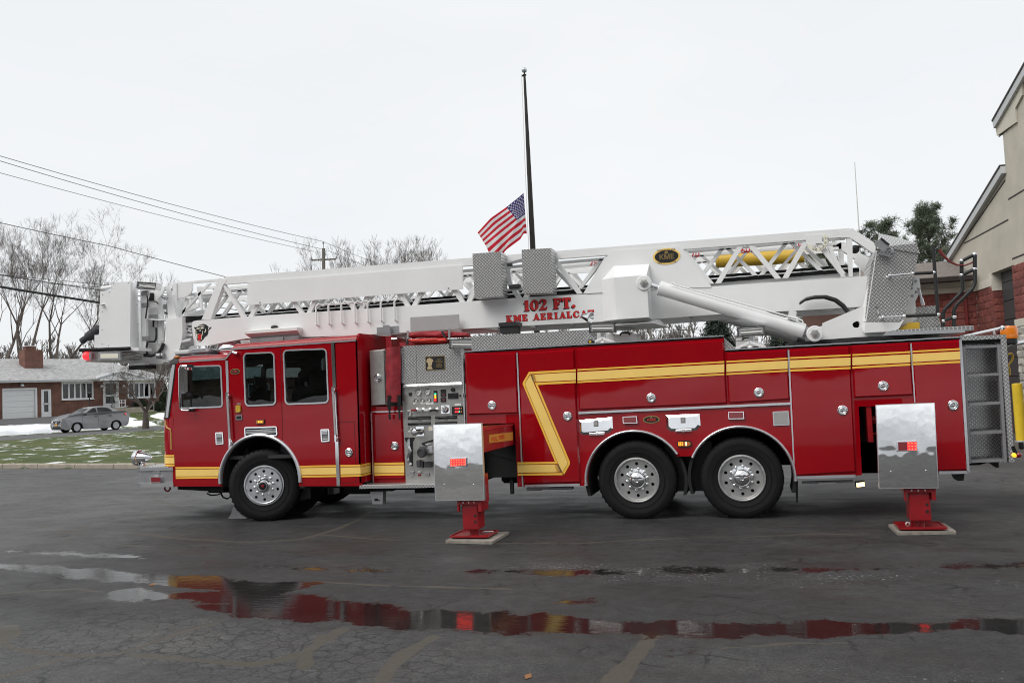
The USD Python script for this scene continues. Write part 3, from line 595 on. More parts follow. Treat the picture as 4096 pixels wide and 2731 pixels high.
# ---- wheels
def wheel(c, R, w, kind, steer=0.0, axle='rear', far=False):
    """Axle along y, outer face towards -y."""
    rl = .302
    def put(m):
        m = m.copy(); 
        if far: m.apply_transform(np.diag([1, -1, 1, 1.])); m.invert()
        m.apply_transform(trimesh.transformations.rotation_matrix(steer, (0, 0, 1))); m.apply_translation(c); return m
    s = w/2
    prof = [(rl-.02, -s+.02), (rl+.004, -s+.004), (rl+.03, -s-.006), (R*.80, -s-.022), (R*.875, -s-.020), (R*.90, -s-.012), (R*.955, -s-.002), (R*.985, -s+.015), (R, -s+.035)]
    for g in np.linspace(-s+.075, s-.075, 4): prof += [(R, g-.008), (R-.012, g-.006), (R-.012, g+.006), (R, g+.008)]
    prof += [(r, -h) for r, h in prof[:9][::-1]]
    ty = lathe(prof, (0, 0, 0), (0, 1, 0), 72)
    lugs = []
    for i in range(44):
        a = i/44*2*math.pi
        for sg in (-1, 1):
            b = box(-.012, .012, -.022, .022, -.004, .006, .003); b.apply_translation((0, sg*(s-.012), R-.004)); b.apply_transform(trimesh.transformations.rotation_matrix(a+(.07 if sg > 0 else 0), (0, 1, 0))); lugs.append(b)
    W = part(T, 'wheel', put(J(ty, lugs)), 'rubber', 40)
    if far: return
    ridge = J([lathe([(r-.004, -s-.021), (r, -s-.0255), (r+.004, -s-.021)], (0, 0, 0), (0, 1, 0), 60) for r in (R*.70, R*.83)])
    part(W, 'sidewall_ridge', put(ridge), 'rubber', 40)
    if kind == 'front': d0, dish = -s-.004, [(.0, -s-.012), (.268, -s-.012)]
    rim = lathe([(rl-.012, -s+.07), (rl+.004, -s-.004), (rl+.001, -s-.013), (rl-.012, -s-.016), (rl-.022, -s-.008), (rl-.030, -s+.012), (rl-.036, -s+.05)], (0, 0, 0), (0, 1, 0), 64)
    yd = -s+.004 if kind == 'front' else -s+.060
    holes = [Point(.214*math.cos(a), .214*math.sin(a)).buffer(.0215) for a in (np.arange(10)+.5)/10*2*math.pi]
    plate = Point(0, 0).buffer(.272, quad_segs=16).difference(unary_union(holes)).difference(Point(0, 0).buffer(.10))
    pl = prism(plate, yd, yd+.014)
    slope = lathe([(.262, yd), (.272, yd-.018), (rl-.03, yd-.026 if kind == 'front' else yd-.03)], (0, 0, 0), (0, 1, 0), 64)
    part(W, 'rim', put(J(rim, pl, slope)), 'bright_trim' if kind == 'front' else 'rim_grey', 30)
    back = lathe([(0, yd+.05), (.27, yd+.05)], (0, 0, 0), (0, 1, 0), 32); part(W, 'brake_drum', put(back), 'dark_under')
    if kind == 'front':
        hub = lathe([(.112, yd), (.112, yd-.022), (.104, yd-.034), (.082, yd-.038), (.078, yd-.085), (.070, yd-.094), (.0, yd-.096)], (0, 0, 0), (0, 1, 0), 40)
        part(W, 'hub', put(hub), 'chrome', 30)
        part(W, 'hub_cap', put(lathe([(.058, yd-.094), (.054, yd-.103), (.034, yd-.104), (.032, yd-.100), (0, yd-.100)], (0, 0, 0), (0, 1, 0), 32)), 'gloss_black', 30)
        part(W, 'hub_badge', put(lathe([(.022, yd-.100), (.020, yd-.106), (0, yd-.107)], (0, 0, 0), (0, 1, 0), 24)), 'red_jack', 30)
    else:
        hub = lathe([(.150, yd), (.150, yd-.006), (.118, yd-.008), (.114, yd-.060), (.098, yd-.082), (.066, yd-.098), (.03, yd-.105), (.026, yd-.096), (0, yd-.096)], (0, 0, 0), (0, 1, 0), 48)
        part(W, 'hub', put(hub), 'chrome', 40)
        part(W, 'hub_cap', put(lathe([(.018, yd-.096), (.014, yd-.102), (0, yd-.102)], (0, 0, 0), (0, 1, 0), 20)), 'grey_metal', 30)
    for i in range(10):
        a = (i+.25)/10*2*math.pi; x, z = .143*math.cos(a), .143*math.sin(a)
        part(W, 'wheel_nut', put(lathe([(.021, yd+.002), (.021, yd-.010), (.017, yd-.012), (.016, yd-.034), (.010, yd-.042), (0, yd-.043)], (x, 0, z), (0, 1, 0), 12)), 'chrome', 40)
WF, W1, W2 = (-7.36, .23, .545), (-1.62, .20, .525), (-.245, .20, .527)
wheel(WF, .542, .36, 'front', steer=.30); wheel(W1, .532, .29, 'rear'); wheel(W2, .532, .29, 'rear')
wheel((-7.36, 2.28, .545), .542, .36, 'front', steer=.30, far=True); wheel((-1.62, 2.1, .525), .532, .5, 'rear', far=True); wheel((-.245, 2.1, .527), .532, .5, 'rear', far=True)
part(T, 'axle', J(cyl((-1.62, .3, .52), (-1.62, 2.2, .52), .10), cyl((-.245, .3, .52), (-.245, 2.2, .52), .10), ball((-1.62, 1.25, .52), .22), ball((-.245, 1.25, .52), .22), cyl((-7.36, .4, .48), (-7.36, 2.1, .48), .07)), 'dark_under')
part(T, 'chassis_frame', J(box(-8.9, 2.3, .72, .80, .62, .90), box(-8.9, 2.3, 1.70, 1.78, .62, .90), box(-1.35, -.55, .45, 2.05, .36, .8), box(-6.2, -5.7, .5, 1.2, .34, .62), box(-8.6, -7.9, .4, 2.1, .40, .6, .05), box(-3.2, -2.4, .55, 1.95, .44, .8), box(.5, 1.6, .6, 1.9, .5, .9)), 'dark_under')
for (a, b, y) in ((-1.25, -.62, .34),): part(T, 'mud_flap', box(a, b, y, y+.02, .33, 1.0), 'black')

# ---- cab
arch_c = (-7.36, .545); arch_r = .695
ac, ar = c3.p((811, 1150)), 0.0
arch_c = (c3.p((811, 1143))[0], c3.p((811, 1146))[2]); arch_r = (c3.p((1095, 1143))[0]-c3.p((527, 1143))[0])/2; arch_o = (c3.p((1120, 1143))[0]-c3.p((503, 1143))[0])/2
Rf = .30; xs0 = c3.p((103, 690), .12)[0]; xs1 = c3.p((152, 300), .12)[0]; z_ws0, z_ws1 = c3.p((103, 690), .12)[2], c3.p((152, 300), .12)[2]
cxf = xs0+.79*Rf                                                # centre of the rounded front corner
cab_px = [(188, 1190), (174, 690), (160, 640), (193, 300), (214, 264), (560, 245), (618, 170), (1522, 104), (1528, 112), (1560, 1186)]
cab = Polygon(c3.xz(cab_px)).difference(Point(*arch_c).buffer(arch_r, quad_segs=20)).difference(Polygon([(arch_c[0]-arch_r, -1), (arch_c[0]+arch_r, -1), (arch_c[0]+arch_r, arch_c[1]), (arch_c[0]-arch_r, arch_c[1])]))
wins = [rrect(c3.xz([(224, 305), (527, 297), (539, 604), (226, 616)]), .05), rrect(c3.xz([(690, 208), (917, 200), (932, 588), (705, 598)]), .07), rrect(c3.xz([(984, 185), (1304, 173), (1320, 574), (1000, 586)]), .07)]
shell = cab.difference(unary_union([Polygon(w) for w in wins]))
def cut(q, g=shell): return g.intersection(Polygon(c3.xz(q)))
front_door = part(T, 'door', prism(cut([(100, 100), (563, 100), (590, 940), (598, 1250), (181, 1250), (176, 690), (100, 690)]), -.004, .04), 'red_panel', label='front cab door with the large square window')
rear_door = part(T, 'door', prism(cut([(962, 50), (1337, 50), (1382, 1250), (985, 1250), (985, 900)]), -.004, .04), 'red_panel', label='rear crew door with the widest window')
part(T, 'cab_side', prism(cut([(566, 0), (955, 0), (979, 890), (981, 1260), (602, 1260), (594, 940)]), 0, .04), 'red_paint', label='panel with the tall crew window over the front wheel')
part(T, 'cab_side', prism(cut([(1362, 0), (1600, 0), (1600, 1300), (1406, 1300)]), 0, .04), 'red_paint', label='plain panel behind the rear crew door')
part(T, 'door_seam', prism(cut([(955, 0), (962, 0), (985, 890), (985, 1260), (979, 1260), (979, 890)]), .012, .03), 'grey_metal')
part(T, 'door_seam', prism(cut([(563, 100), (566, 100), (594, 940), (602, 1260), (598, 1260), (590, 940)]), .012, .03), 'black')
strip1 = c3.xz([(559, 262), (577, 262), (597, 925), (583, 930)]); strip2 = c3.xz([(1337, 136), (1360, 135), (1404, 1185), (1380, 1186)])
part(T, 'door_trim', prism(strip1, -.010, -.003), 'bright_trim'); part(T, 'door_trim', prism(strip2, -.010, .03), 'chrome')
for d_, w in zip((front_door, None, rear_door), wins):
    t_ = d_ or T
    part(t_, 'window_frame', prism(Polygon(w).buffer(.006).difference(Polygon(w).buffer(-.016)), -.014, .012), 'bright_trim')
    part(t_, 'window_pane', sheet(w, .02), 'window_glass')
# front corner, nose and windshield
def front_path(z):
    dx = np.clip((z-z_ws0)/(z_ws1-z_ws0), 0, 1.2)*(xs1-xs0); x = cxf+dx
    a = np.linspace(0, math.pi/2, 9); near = [(x-Rf*math.sin(t), Rf-Rf*math.cos(t)) for t in a]
    return np.array(near + [(x-Rf, y) for y in np.linspace(Rf+.2, YF-Rf-.2, 5)] + [(px_, YF-py_) for px_, py_ in near[::-1]])
def front_band(zs, i0, i1, y_start=None):
    X, Y, Z = [], [], []
    for z in zs:
        p = front_path(z)
        if y_start is not None: p = np.vstack([[np.interp(z, [c3.p((188, 1190))[2], c3.p((174, 690))[2], c3.p((160, 640))[2], c3.p((193, 300))[2]], [c3.p((188, 1190))[0], c3.p((174, 690))[0], c3.p((160, 640))[0]+.02, c3.p((193, 300))[0]])-.004, 0], p])
        p = p[i0:i1]; X.append(p[:, 0]); Y.append(p[:, 1]); Z.append(np.full(len(p), z))
    V, F = grid_mesh(np.array(X), np.array(Y), np.array(Z)); return TM(V, F)
zb = c3.p((188, 1190))[2]
part(T, 'cab_front', front_band(np.linspace(zb, z_ws0+.01, 8), 0, 25, 1), 'red_paint', 40)
part(T, 'windshield_post', front_band(np.linspace(z_ws0+.01, z_ws1+.02, 6), 0, 3, 1), 'red_paint', 40)
part(T, 'windshield', front_band(np.linspace(z_ws0+.01, z_ws1+.02, 8), 1, 22), 'windshield', 40)
gz = [tuple(p) for z in (z_ws0+.008,) for p in np.c_[front_path(z)[1:22], np.full(21, z)]]; gt = [tuple(p) for p in np.c_[front_path(z_ws1+.02)[1:22], np.full(21, z_ws1+.02)]]
part(T, 'windshield_gasket', J(tube(gz, .012, 6), tube(gt, .012, 6), tube([gz[0], gt[0]], .013, 6)), 'black', 40)
# roof
def roof():
    st = [(c3.p((165, 300))[0], c3.p((214, 272))[2]-.04)] + [tuple(p) for p in c3.xz([(214, 264), (400, 254), (557, 245), (590, 206), (618, 170), (900, 150), (1522, 104)])]
    prof = [(0, 0), (.01, .032), (.035, .055), (.09, .07), (.25, .078), (1.25, .085), (2.25, .078), (2.41, .07), (2.465, .055), (2.49, .032), (2.5, 0)]
    X = [[x+(.10 if i == 0 else 0)*0 for _ in prof] for i, (x, z) in enumerate(st)]; Y = [[y if i else .25+y*.8 for y, _ in prof] for i in range(len(st))]
    Z = [[z+h*(0.25 if i == 0 else 1) for _, h in prof] for i, (x, z) in enumerate(st)]
    V, F = grid_mesh(np.array(X, float), np.array(Y, float), np.array(Z, float)); n = len(prof); k = len(st)
    cap = [(0, j, j+1) for j in range(1, n-1)] + [((k-1)*n, (k-1)*n+j+1, (k-1)*n+j) for j in range(1, n-1)]
    return TM(V, np.vstack([F, cap]))
part(T, 'cab_roof', roof(), 'red_paint', 35)
tr = c3.xz([(219, 272), (558, 251), (617, 178), (1521, 113)])
part(T, 'gutter_trim', J([bar((*a, -.004)[0:1]+(-.004, a[1]), (b[0], -.004, b[1]), .014, .022) for a, b in zip(tr[:-1], tr[1:])]), 'bright_trim')
xr, zr = c3.p((1545, 700))[0], c3.p((1525, 104))[2]
part(T, 'cab_rear_wall', hull([(c3.p((1530, 104))[0], y, zr+h) for y, h in ((.0, 0), (2.5, 0), (.09, .09), (2.41, .09))] + [(c3.p((1560, 1186))[0], y, zb) for y in (0, 2.5)] + [(c3.p((1530, 104))[0]-.03, y, zr+h) for y, h in ((.0, 0), (2.5, 0), (.09, .09), (2.41, .09))] + [(c3.p((1560, 1186))[0]-.03, y, zb) for y in (0, 2.5)]), 'red_paint')
far = cab.buffer(0).difference(unary_union([Polygon(w) for w in wins]))
part(T, 'cab_far_side', prism(far, YF-.04, YF), 'dash'); part(T, 'cab_far_window', sheet(unary_union([Polygon(w) for w in wins]), YF-.02), 'window_glass')
xa, xb_ = c3.p((200, 600))[0], c3.p((1540, 600))[0]
part(T, 'cab_floor', box(xa, xb_-.05, .06, YF-.06, .95, 1.0), 'dash'); part(T, 'cab_liner', J(box(-7.75, xb_-.04, .06, YF-.06, 2.62, 2.64), box(-8.75, -7.75, .08, YF-.08, 2.50, 2.52), box(xb_-.08, xb_-.04, .06, YF-.06, 1.0, 2.62)), 'dash')
part(T, 'wheel_well', J([prism(Point(*arch_c).buffer(arch_r+.03, quad_segs=16).difference(Point(*arch_c).buffer(arch_r, quad_segs=16)).intersection(sbox(-20, arch_c[1]-.1, 20, 5)), .01, 1.0), sheet(Point(*arch_c).buffer(arch_r, quad_segs=16), .85)]), 'dark_under')
part(T, 'dashboard', J(hull([(cxf-.1, .1, 1.45), (cxf-.1, 2.4, 1.45), (cxf+.28, .1, 1.62), (cxf+.28, 2.4, 1.62), (cxf+.45, .1, 1.5), (cxf+.45, 2.4, 1.5), (cxf+.35, .1, 1.1), (cxf+.35, 2.4, 1.1)])), 'dash')
sw = np.array(c3.p((385, 575), .55)); ang = np.linspace(0, 6.283, 29)[:-1]; su, sv, swn = basis((-.55, 0, -.83))
part(T, 'steering_wheel', J(tube([sw+.235*(math.cos(a)*su+math.sin(a)*sv) for a in ang], .014, 6, closed=True), cyl(sw, sw+.35*swn, .03), bar(sw-.22*su, sw+.22*su, .03, .02), bar(sw-.22*sv, sw+.22*sv, .03, .02)), 'black', 40)
def seat(x, y, f=1): return [box(x-.25, x+.25, y-.24, y+.24, 1.25, 1.42, .05), hull([(x+f*a, y+b, z) for a, b, z in ((.2, -.22, 1.4), (.2, .22, 1.4), (.32, -.22, 1.4), (.32, .22, 1.4), (.30, -.2, 2.0), (.30, .2, 2.0), (.42, -.2, 2.0), (.42, .2, 2.0))]), box(x+f*.32-.05, x+f*.32+.08, y-.13, y+.13, 2.0, 2.22, .04), box(x-.2, x+.2, y-.2, y+.2, 1.0, 1.25)]
for x, y, f in ((-8.0, .6, 1), (-8.0, 1.9, 1), (-6.95, .5, 1), (-6.95, 2.0, 1), (-6.05, .65, 1), (-6.05, 1.25, 1), (-6.05, 1.85, 1)): part(T, 'seat', J(seat(x, y, f)), 'grey_seat', 40)
part(T, 'engine_cover', J(box(-7.9, -6.7, .9, 1.6, 1.0, 1.75, .08), box(-7.2, -6.9, .95, 1.55, 1.75, 2.3, .05)), 'dash')
for a, b in (((700, 395), (712, 440)), ((765, 375), (776, 440)), ((1140, 418), (1160, 452))):
    p, q = c3.p(a, .3), c3.p(b, .3); part(T, 'seat_tag', box(p[0], q[0], .3, .304, p[2], q[2]), 'white_flat')
p, q = c3.p((1000, 462), .12), c3.p((1318, 455), .12); part(T, 'window_bar', cyl(p, q, .012), 'black')
# cab trim: fender, grab rails, handles, vents, mirror
def fender(c, r0, r1, a0, a1, name='fender_trim', legs=()):
    a = np.radians(np.linspace(a0, a1, 40)); o = [(c[0]+r1*math.cos(t), c[1]+r1*math.sin(t)) for t in a]; i = [(c[0]+r0*math.cos(t), c[1]+r0*math.sin(t)) for t in a[::-1]]
    rm = (r0+r1)/2; V = []; n = 7
    for t in a:
        for k in range(n):
            b = k/(n-1)*math.pi; V.append((c[0]+(rm+(r1-r0)/2*math.cos(b))*math.cos(t), .012-.055*math.sin(b)**.7, c[1]+(rm+(r1-r0)/2*math.cos(b))*math.sin(t)))
    i_ = (np.arange(39)[:, None]*n+np.arange(n-1)[None]).ravel(); F = np.vstack([np.c_[i_, i_+1, i_+n+1], np.c_[i_, i_+n+1, i_+n]])
    part(T, name, TM(V, F), 'bright_trim', 60)
fender(arch_c, arch_r-.004, arch_o, -3, 183)
for q in (((569, 520), (590, 862)), ((1350, 480), (1370, 835))):
    a, b = c3.p(q[0], -.06), c3.p(q[1], -.06); g = part(T, 'grab_rail', cyl(a, b, .019), 'aluminium', 40)
    for p in (a, b): part(g, 'bracket', J(box(p[0]-.028, p[0]+.035, -.07, .0, p[2]-.03, p[2]+.03, .008), cyl((p[0], -.06, p[2]-.05), (p[0], -.06, p[2]+.05), .024)), 'chrome', 40)
for q in ([(484, 792), (541, 788), (546, 878), (490, 882)], [(1260, 768), (1325, 765), (1328, 858), (1266, 862)]):
    o = c3.xz(q); h = part(front_door if q[0][0] < 600 else rear_door, 'handle', prism(Polygon(rrect(o, .015)).difference(Polygon(o).buffer(-.018)), -.016, .0), 'chrome')
    x0, x1 = min(p[0] for p in o), max(p[0] for p in o); z0, z1 = min(p[1] for p in o), max(p[1] for p in o)
    part(h, 'handle_cup', prism(Polygon(o).buffer(-.012), -.006, -.001), 'grey_metal'); part(h, 'handle_paddle', J(box(x0+.025, x1-.025, -.024, -.008, z0+.55*(z1-z0), z1-.03, .006), box(x0+.025, x1-.025, -.02, -.008, z0+.03, z0+.22*(z1-z0), .005)), 'aluminium')
o = c3.xz([(698, 752), (940, 745), (944, 816), (702, 824)]); v = part(T, 'air_vent', prism(Polygon(rrect(o, .03)).difference(Polygon(o).buffer(-.02)), -.018, 0), 'chrome'); part(v, 'vent_back', prism(Polygon(o).buffer(-.018), -.004, .001), 'black')
zz = np.linspace(min(p[1] for p in o)+.03, max(p[1] for p in o)-.03, 5)
for z in zz[1:-1]: part(v, 'louvre', box(o[0][0]+.03, o[1][0]-.02, -.014, -.004, z-.006, z+.006, .002), 'aluminium')
o = c3.xz([(785, 697), (848, 695), (848, 727), (786, 731)]); l = part(T, 'marker_light', prism(rrect(o, .012), -.02, 0), 'black'); part(l, 'lens', prism(inset(o, .008), -.026, -.019), 'amber_lens')
for k in range(3): a = c3.p((800+k*12, 713), -.027); part(l, 'led', box(a[0]-.008, a[0]+.008, -.029, -.026, a[2]-.014, a[2]+.014, .001), 'amber_lit')
o = c3.xz([(638, 592), (671, 590), (673, 641), (640, 644)]); part(T, 'marker_light', prism(rrect(o, .02), -.03, 0), 'yellow_plastic', label='round cornered amber reflector under the badge')
o = c3.xz([(635, 664), (682, 661), (683, 698), (636, 699)]); b = part(T, 'socket', prism(rrect(o, .01), -.014, 0), 'grey_metal'); part(b, 'socket_flap', prism(inset(o, .018), -.02, -.013), 'dark_under')
part(T, 'socket_label', prism(c3.xz([(642, 575), (668, 574), (668, 583), (642, 584)]), -.004, 0), 'grey_metal')
def oval(crop, c, a, b, y, txt, parent=T, fill='letter_black', rim='brass', tcol='orange_red', tilt=0.0):
    q = crop.p(c, y); x, z = q[0], q[2]
    o = part(parent, 'badge', prism(ellipse(x, z, a, b), y-.006, y), rim); part(o, 'badge_field', prism(ellipse(x, z, a*.86, b*.78), y-.009, y-.005), fill)
    part(o, 'badge_letters', text(txt, b*.62, x-a*.55, z-b*.34, y-.009, .002, True, tilt, width=a*1.1), tcol)
    part(o, 'badge_emblem', prism(ellipse(x, z+b*.5, a*.14, b*.2, 12), y-.010, y-.007), 'brass')
oval(c3, (629, 343), .083, .046, 0, 'KME'); oval(cg, (1115, 325), .112, .051, 0, 'KME')
a = c3.p((632, 210), -.03); part(T, 'clearance_light', J(cyl((a[0]-.05, -.03, a[2]+.02), (a[0]+.04, -.04, a[2]-.005), .02, .028), box(a[0]-.02, a[0]+.0, -.03, .0, a[2]-.01, a[2]+.01)), 'chrome', 40)
# mirror in front of the window
mpts = [c3.p(q, -.12) for q in [(272, 300), (225, 302), (214, 330), (217, 470), (220, 560), (223, 612), (240, 628), (285, 630)]]
mi = part(T, 'mirror_arm', tube(mpts, .014, 8), 'chrome', 40); part(mi, 'arm_foot', J([cyl(p, (p[0]+.02, .0, p[2]), .02) for p in (mpts[0], mpts[-1])]), 'black', 40)
m0, m1 = c3.p((233, 318), -.2), c3.p((262, 505), -.14)
part(mi, 'mirror_head', hull([(x+dx, y, z) for x, dx in ((m0[0], 0), (m0[0]+.085, 0)) for y in (-.26, -.06) for z in (m0[2], m1[2])] + [(m0[0]+.115, y, z) for y in (-.22, -.10) for z in (m0[2]-.03, m1[2]+.03)]), 'chrome')
q = c3.p((292, 520), -.13); part(mi, 'convex_mirror', lathe([(.055, 0), (.055, .01), (.0, .04)], q, (1, -.4, 0), 24), 'black', 40)
# stripes on the cab
def stripes(crop, tops, y, parent=T, x_pairs=None):
    """tops: rows of picture quads for thin, wide and thin bands."""
    for k, q in enumerate(tops): part(parent, 'stripe', prism(crop.xz(q, y), y-.003, y), 'yellow_stripe' if k == 1 else 'yellow_thin')
stripes(c3, [[(189, 1047), (516, 1044), (512, 1057), (190, 1060)], [(190, 1065), (510, 1062), (502, 1113), (191, 1116)], [(191, 1120), (501, 1117), (500, 1130), (192, 1133)]], -.004, front_door)
stripes(c3, [[(1100, 1037), (1372, 1032), (1373, 1044), (1105, 1049)], [(1108, 1054), (1374, 1049), (1376, 1100), (1119, 1105)], [(1121, 1110), (1376, 1106), (1377, 1119), (1122, 1123)]], -.004, rear_door)
stripes(c3, [[(1405, 1031), (1553, 1028), (1554, 1041), (1405, 1044)], [(1406, 1049), (1554, 1046), (1556, 1098), (1407, 1101)], [(1407, 1106), (1556, 1103), (1557, 1116), (1408, 1119)]], 0)
xw = c3.p((1556, 1080))[0]+.006
for z0, z1, m in [(c3.p((1553, a))[2], c3.p((1553, b))[2], m) for a, b, m in ((1028, 1041, 'yellow_thin'), (1046, 1098, 'yellow_stripe'), (1103, 1116, 'yellow_thin'))]: part(T, 'stripe', box(xw-.004, xw+.003, .005, .33, z1, z0), m)
for z0, z1, m in [(c3.p((150, a))[2], c3.p((150, b))[2], m) for a, b, m in ((957, 969, 'yellow_thin'), (974, 1022, 'yellow_stripe'), (1027, 1040, 'yellow_thin'))]:
    fb = front_band(np.linspace(z1, z0, 3), 0, 25, 1); fb.vertices += np.c_[np.full(len(fb.vertices), -.003), np.where(fb.vertices[:, 1] < 1.25, -.003, .003), np.zeros(len(fb.vertices))]; part(T, 'stripe', fb, m, 40)
for q in ([(112, 705), (114, 740), (128, 760), (150, 770), (153, 800), (155, 900), (158, 918)], [(117, 702), (119, 738), (132, 757), (155, 767), (158, 800), (160, 895), (162, 915)]):
    pts_ = [c3.p(p, .0) for p in q]; P = []
    for p in pts_:
        x = p[0]; d = max(0, cxf-x); y = Rf-math.sqrt(max(Rf*Rf-d*d, 0)) if d < Rf else Rf; p2 = on_y(c3(*q[len(P)]), max(y, 0)); d = min(max(0, cxf-p2[0]), Rf*.98); P.append((p2[0]-.003, Rf-math.sqrt(Rf*Rf-d*d)-.004, p2[2]))
    part(T, 'pinstripe', tube(P, .0055, 5), 'gold_line')
# small compartment door behind the crew door
o = c3.xz([(1390, 716), (1508, 712), (1526, 1160), (1408, 1166)]); part(T, 'compartment_seam', prism(ring(o, .006), -.002, .002), 'dark_under'); latch(T, (c3.p((1470, 938))[0], c3.p((1470, 938))[2]), 0)
# bumper, siren, tow hook
bx0, bx1 = cm.p((238, 850), .06)[0], cm.p((885, 850), .0)[0]; bz0, bz1 = cm.p((880, 1060))[2], cm.p((870, 668))[2]
fp = [(bx0+.14, 0.0), (bx1+.1, 0.0), (bx1+.1, 2.5), (bx0+.14, 2.5), (bx0+.04, 2.44), (bx0, 2.3), (bx0, .2), (bx0+.04, .06)]
bp = part(T, 'bumper', slab(fp, bz0, bz1-.02), 'grey_metal', 30)
fp2 = Polygon(fp).buffer(.018, join_style=2)
part(bp, 'bumper_rail', slab(fp2, bz1-.05, bz1), 'chrome'); part(bp, 'bumper_rail', slab(fp2, bz0-.015, bz0+.05), 'chrome')
part(bp, 'bumper_top', slab(Polygon(fp).buffer(-.02), bz1, bz1+.006), 'tread_xy')
o = cm.xz([(545, 862), (775, 860), (785, 985), (550, 985)]); w = part(T, 'warning_light', prism(rrect(o, .015), -.05, 0), 'chrome'); part(w, 'lens', prism(cm.xz([(550, 885), (745, 880), (745, 980), (555, 982)], -.05), -.058, -.049), 'red_lens')
q = cm.p((665, 790)); part(T, 'bell_badge', J(lathe([(.07, 0), (.06, .012), (.045, .016), (.03, .010), (0, .014)], (q[0], 0, q[2]), (0, -1, 0), 20), box(q[0]-.06, q[0]+.06, -.012, 0, q[2]-.05, q[2]+.05, .006)), 'grey_metal', 30)
q = cm.p((420, 470), .35); sx, sz = q[0], q[2]
k_ = .72; sc_ = lambda m: TM((m.vertices-np.array([sx, .35, sz]))*k_+np.array([sx, .35, sz]), m.faces)
sn = part(T, 'siren', sc_(lathe([(.0, -.02), (.165, -.02), (.178, .0), (.178, .07), (.165, .085), (.13, .09), (.135, .10), (.125, .16), (.10, .27), (.055, .36), (.02, .40), (.018, .415), (0, .42)], (sx-.22, .35, sz), (1, 0, 0), 40)), 'chrome', 35)
part(sn, 'siren_grille', sc_(J([box(sx-.245, sx-.238, .35-.15, .35+.15, sz+d-.006, sz+d+.006) for d in np.linspace(-.12, .12, 7)])), 'grey_metal')
part(sn, 'siren_foot', J(cyl((sx-.05, .35, sz-.09), (sx-.05, .35, bz1), .035, .045), cyl((sx-.05, .35, bz1), (sx-.05, .35, bz1+.02), .065)), 'chrome', 30)
q = cm.p((870, 1110), .1); part(T, 'tow_hook', tube([(q[0]+.05*math.cos(a), .12, q[2]+.045*math.sin(a)) for a in np.linspace(0, 6.283, 19)[:-1]], .014, 8, closed=True), 'red_jack', 40)
parts(T, 'cab_underside', [hull([(cxf, y, z) for y in (.1, 2.4) for z in (.5, .56)] + [(-8.05, y, z) for y in (.1, 2.4) for z in (.45, .56)]), hull([(-6.75, y, z) for y in (.15, 2.35) for z in (.48, .56)] + [(xb_, y, z) for y in (.15, 2.35) for z in (.48, .56)])], 'dark_under')
part(T, 'hanging_hose', J(tube([c3.p(q, .3) for q in [(420, 1240), (450, 1255), (500, 1250), (530, 1235)]], .012, 6), tube([c3.p(q, .3) for q in [(525, 1245), (540, 1270), (570, 1280), (595, 1265), (590, 1225)]], .014, 6)), 'black', 40)
part(T, 'air_tank', box(*[c3.p((388, 1), .5)[0], c3.p((436, 1), .5)[0]], .5, .8, c3.p((400, 1238), .5)[2], .56, .02), 'grey_metal')
o = c3.xz([(1112, 1190), (1182, 1190), (1186, 1275), (1102, 1298)], .42); part(T, 'mud_flap', prism(o, .42, .43), 'grey_seat')
p, q = c3.p((1310, 1205), 1.2), c3.p((1360, 1250), 1.2); part(T, 'frame_box', box(p[0], q[0], 1.2, 1.4, q[2], .6, .01), 'grey_metal')
# roof gear: light bar, white air conditioner, antenna
a, b = ck.p((1128, 1150), .55), ck.p((1475, 1150), .55)
lb = part(T, 'light_bar', J(box(a[0], a[0]+.29, .5, 1.05, a[2]-.04, a[2]+.035, .02), box(a[0], a[0]+.29, 1.45, 2.0, a[2]-.04, a[2]+.035, .02)), 'plastic_lens'); part(lb, 'light_bar_foot', box(a[0]+.03, b[0], .55, 1.95, a[2]-.085, a[2]-.04, .01), 'grey_metal')
part(lb, 'beacon_housing', J(box(b[0]-.26, b[0], .52, 1.2, a[2]-.03, a[2]+.045, .01)), 'bright_trim'); q = ck.p((1480, 1110), .6); part(lb, 'chrome_cover', ball((q[0]+.30, .85, q[2]-.02), .2, (1.3, 1.2, .9)), 'chrome', True)
q = c3.p((200, 237), .35); part(T, 'clearance_light', ball((q[0], .35, q[2]), .04, (1.2, 1, .7)), 'amber_lens', True)
p0, p1 = c3.p((698, 65), .45), c3.p((1085, 30), .45); zt, zbm = c3.p((700, 45), .45)[2], c3.p((705, 100), .45)[2]
part(T, 'air_conditioner', hull([(x, y, z) for x, i in ((p0[0], 0), (p1[0], 0)) for y, z in ((.45, zt), (.45, zt-.045), (2.05, zt), (2.05, zt-.045))]+[(p0[0]+.04, .64, zbm-.02), (p1[0]-.03, .64, zbm-.02), (p0[0]+.04, 1.86, zbm-.02), (p1[0]-.03, 1.86, zbm-.02), (p0[0]+.05, .6, zt+.03), (p1[0]-.05, .6, zt+.03), (p0[0]+.05, 1.9, zt+.03), (p1[0]-.05, 1.9, zt+.03)]), 'white_flat')
part(T, 'conditioner_base', J(box(p0[0]+.05, p1[0]-.02, .52, 1.95, zbm-.09, zbm), box(p0[0]+.25, p1[0]-.28, .5, .54, zbm-.07, zbm-.005)), 'grey_metal')
q = c3.p((918, 15), .6); part(T, 'camera_dome', J(ball((q[0], .6, q[2]), .05, (1.2, 1, .6)), cyl((q[0], .6, q[2]-.06), (q[0], .6, q[2]), .02)), 'black', True)

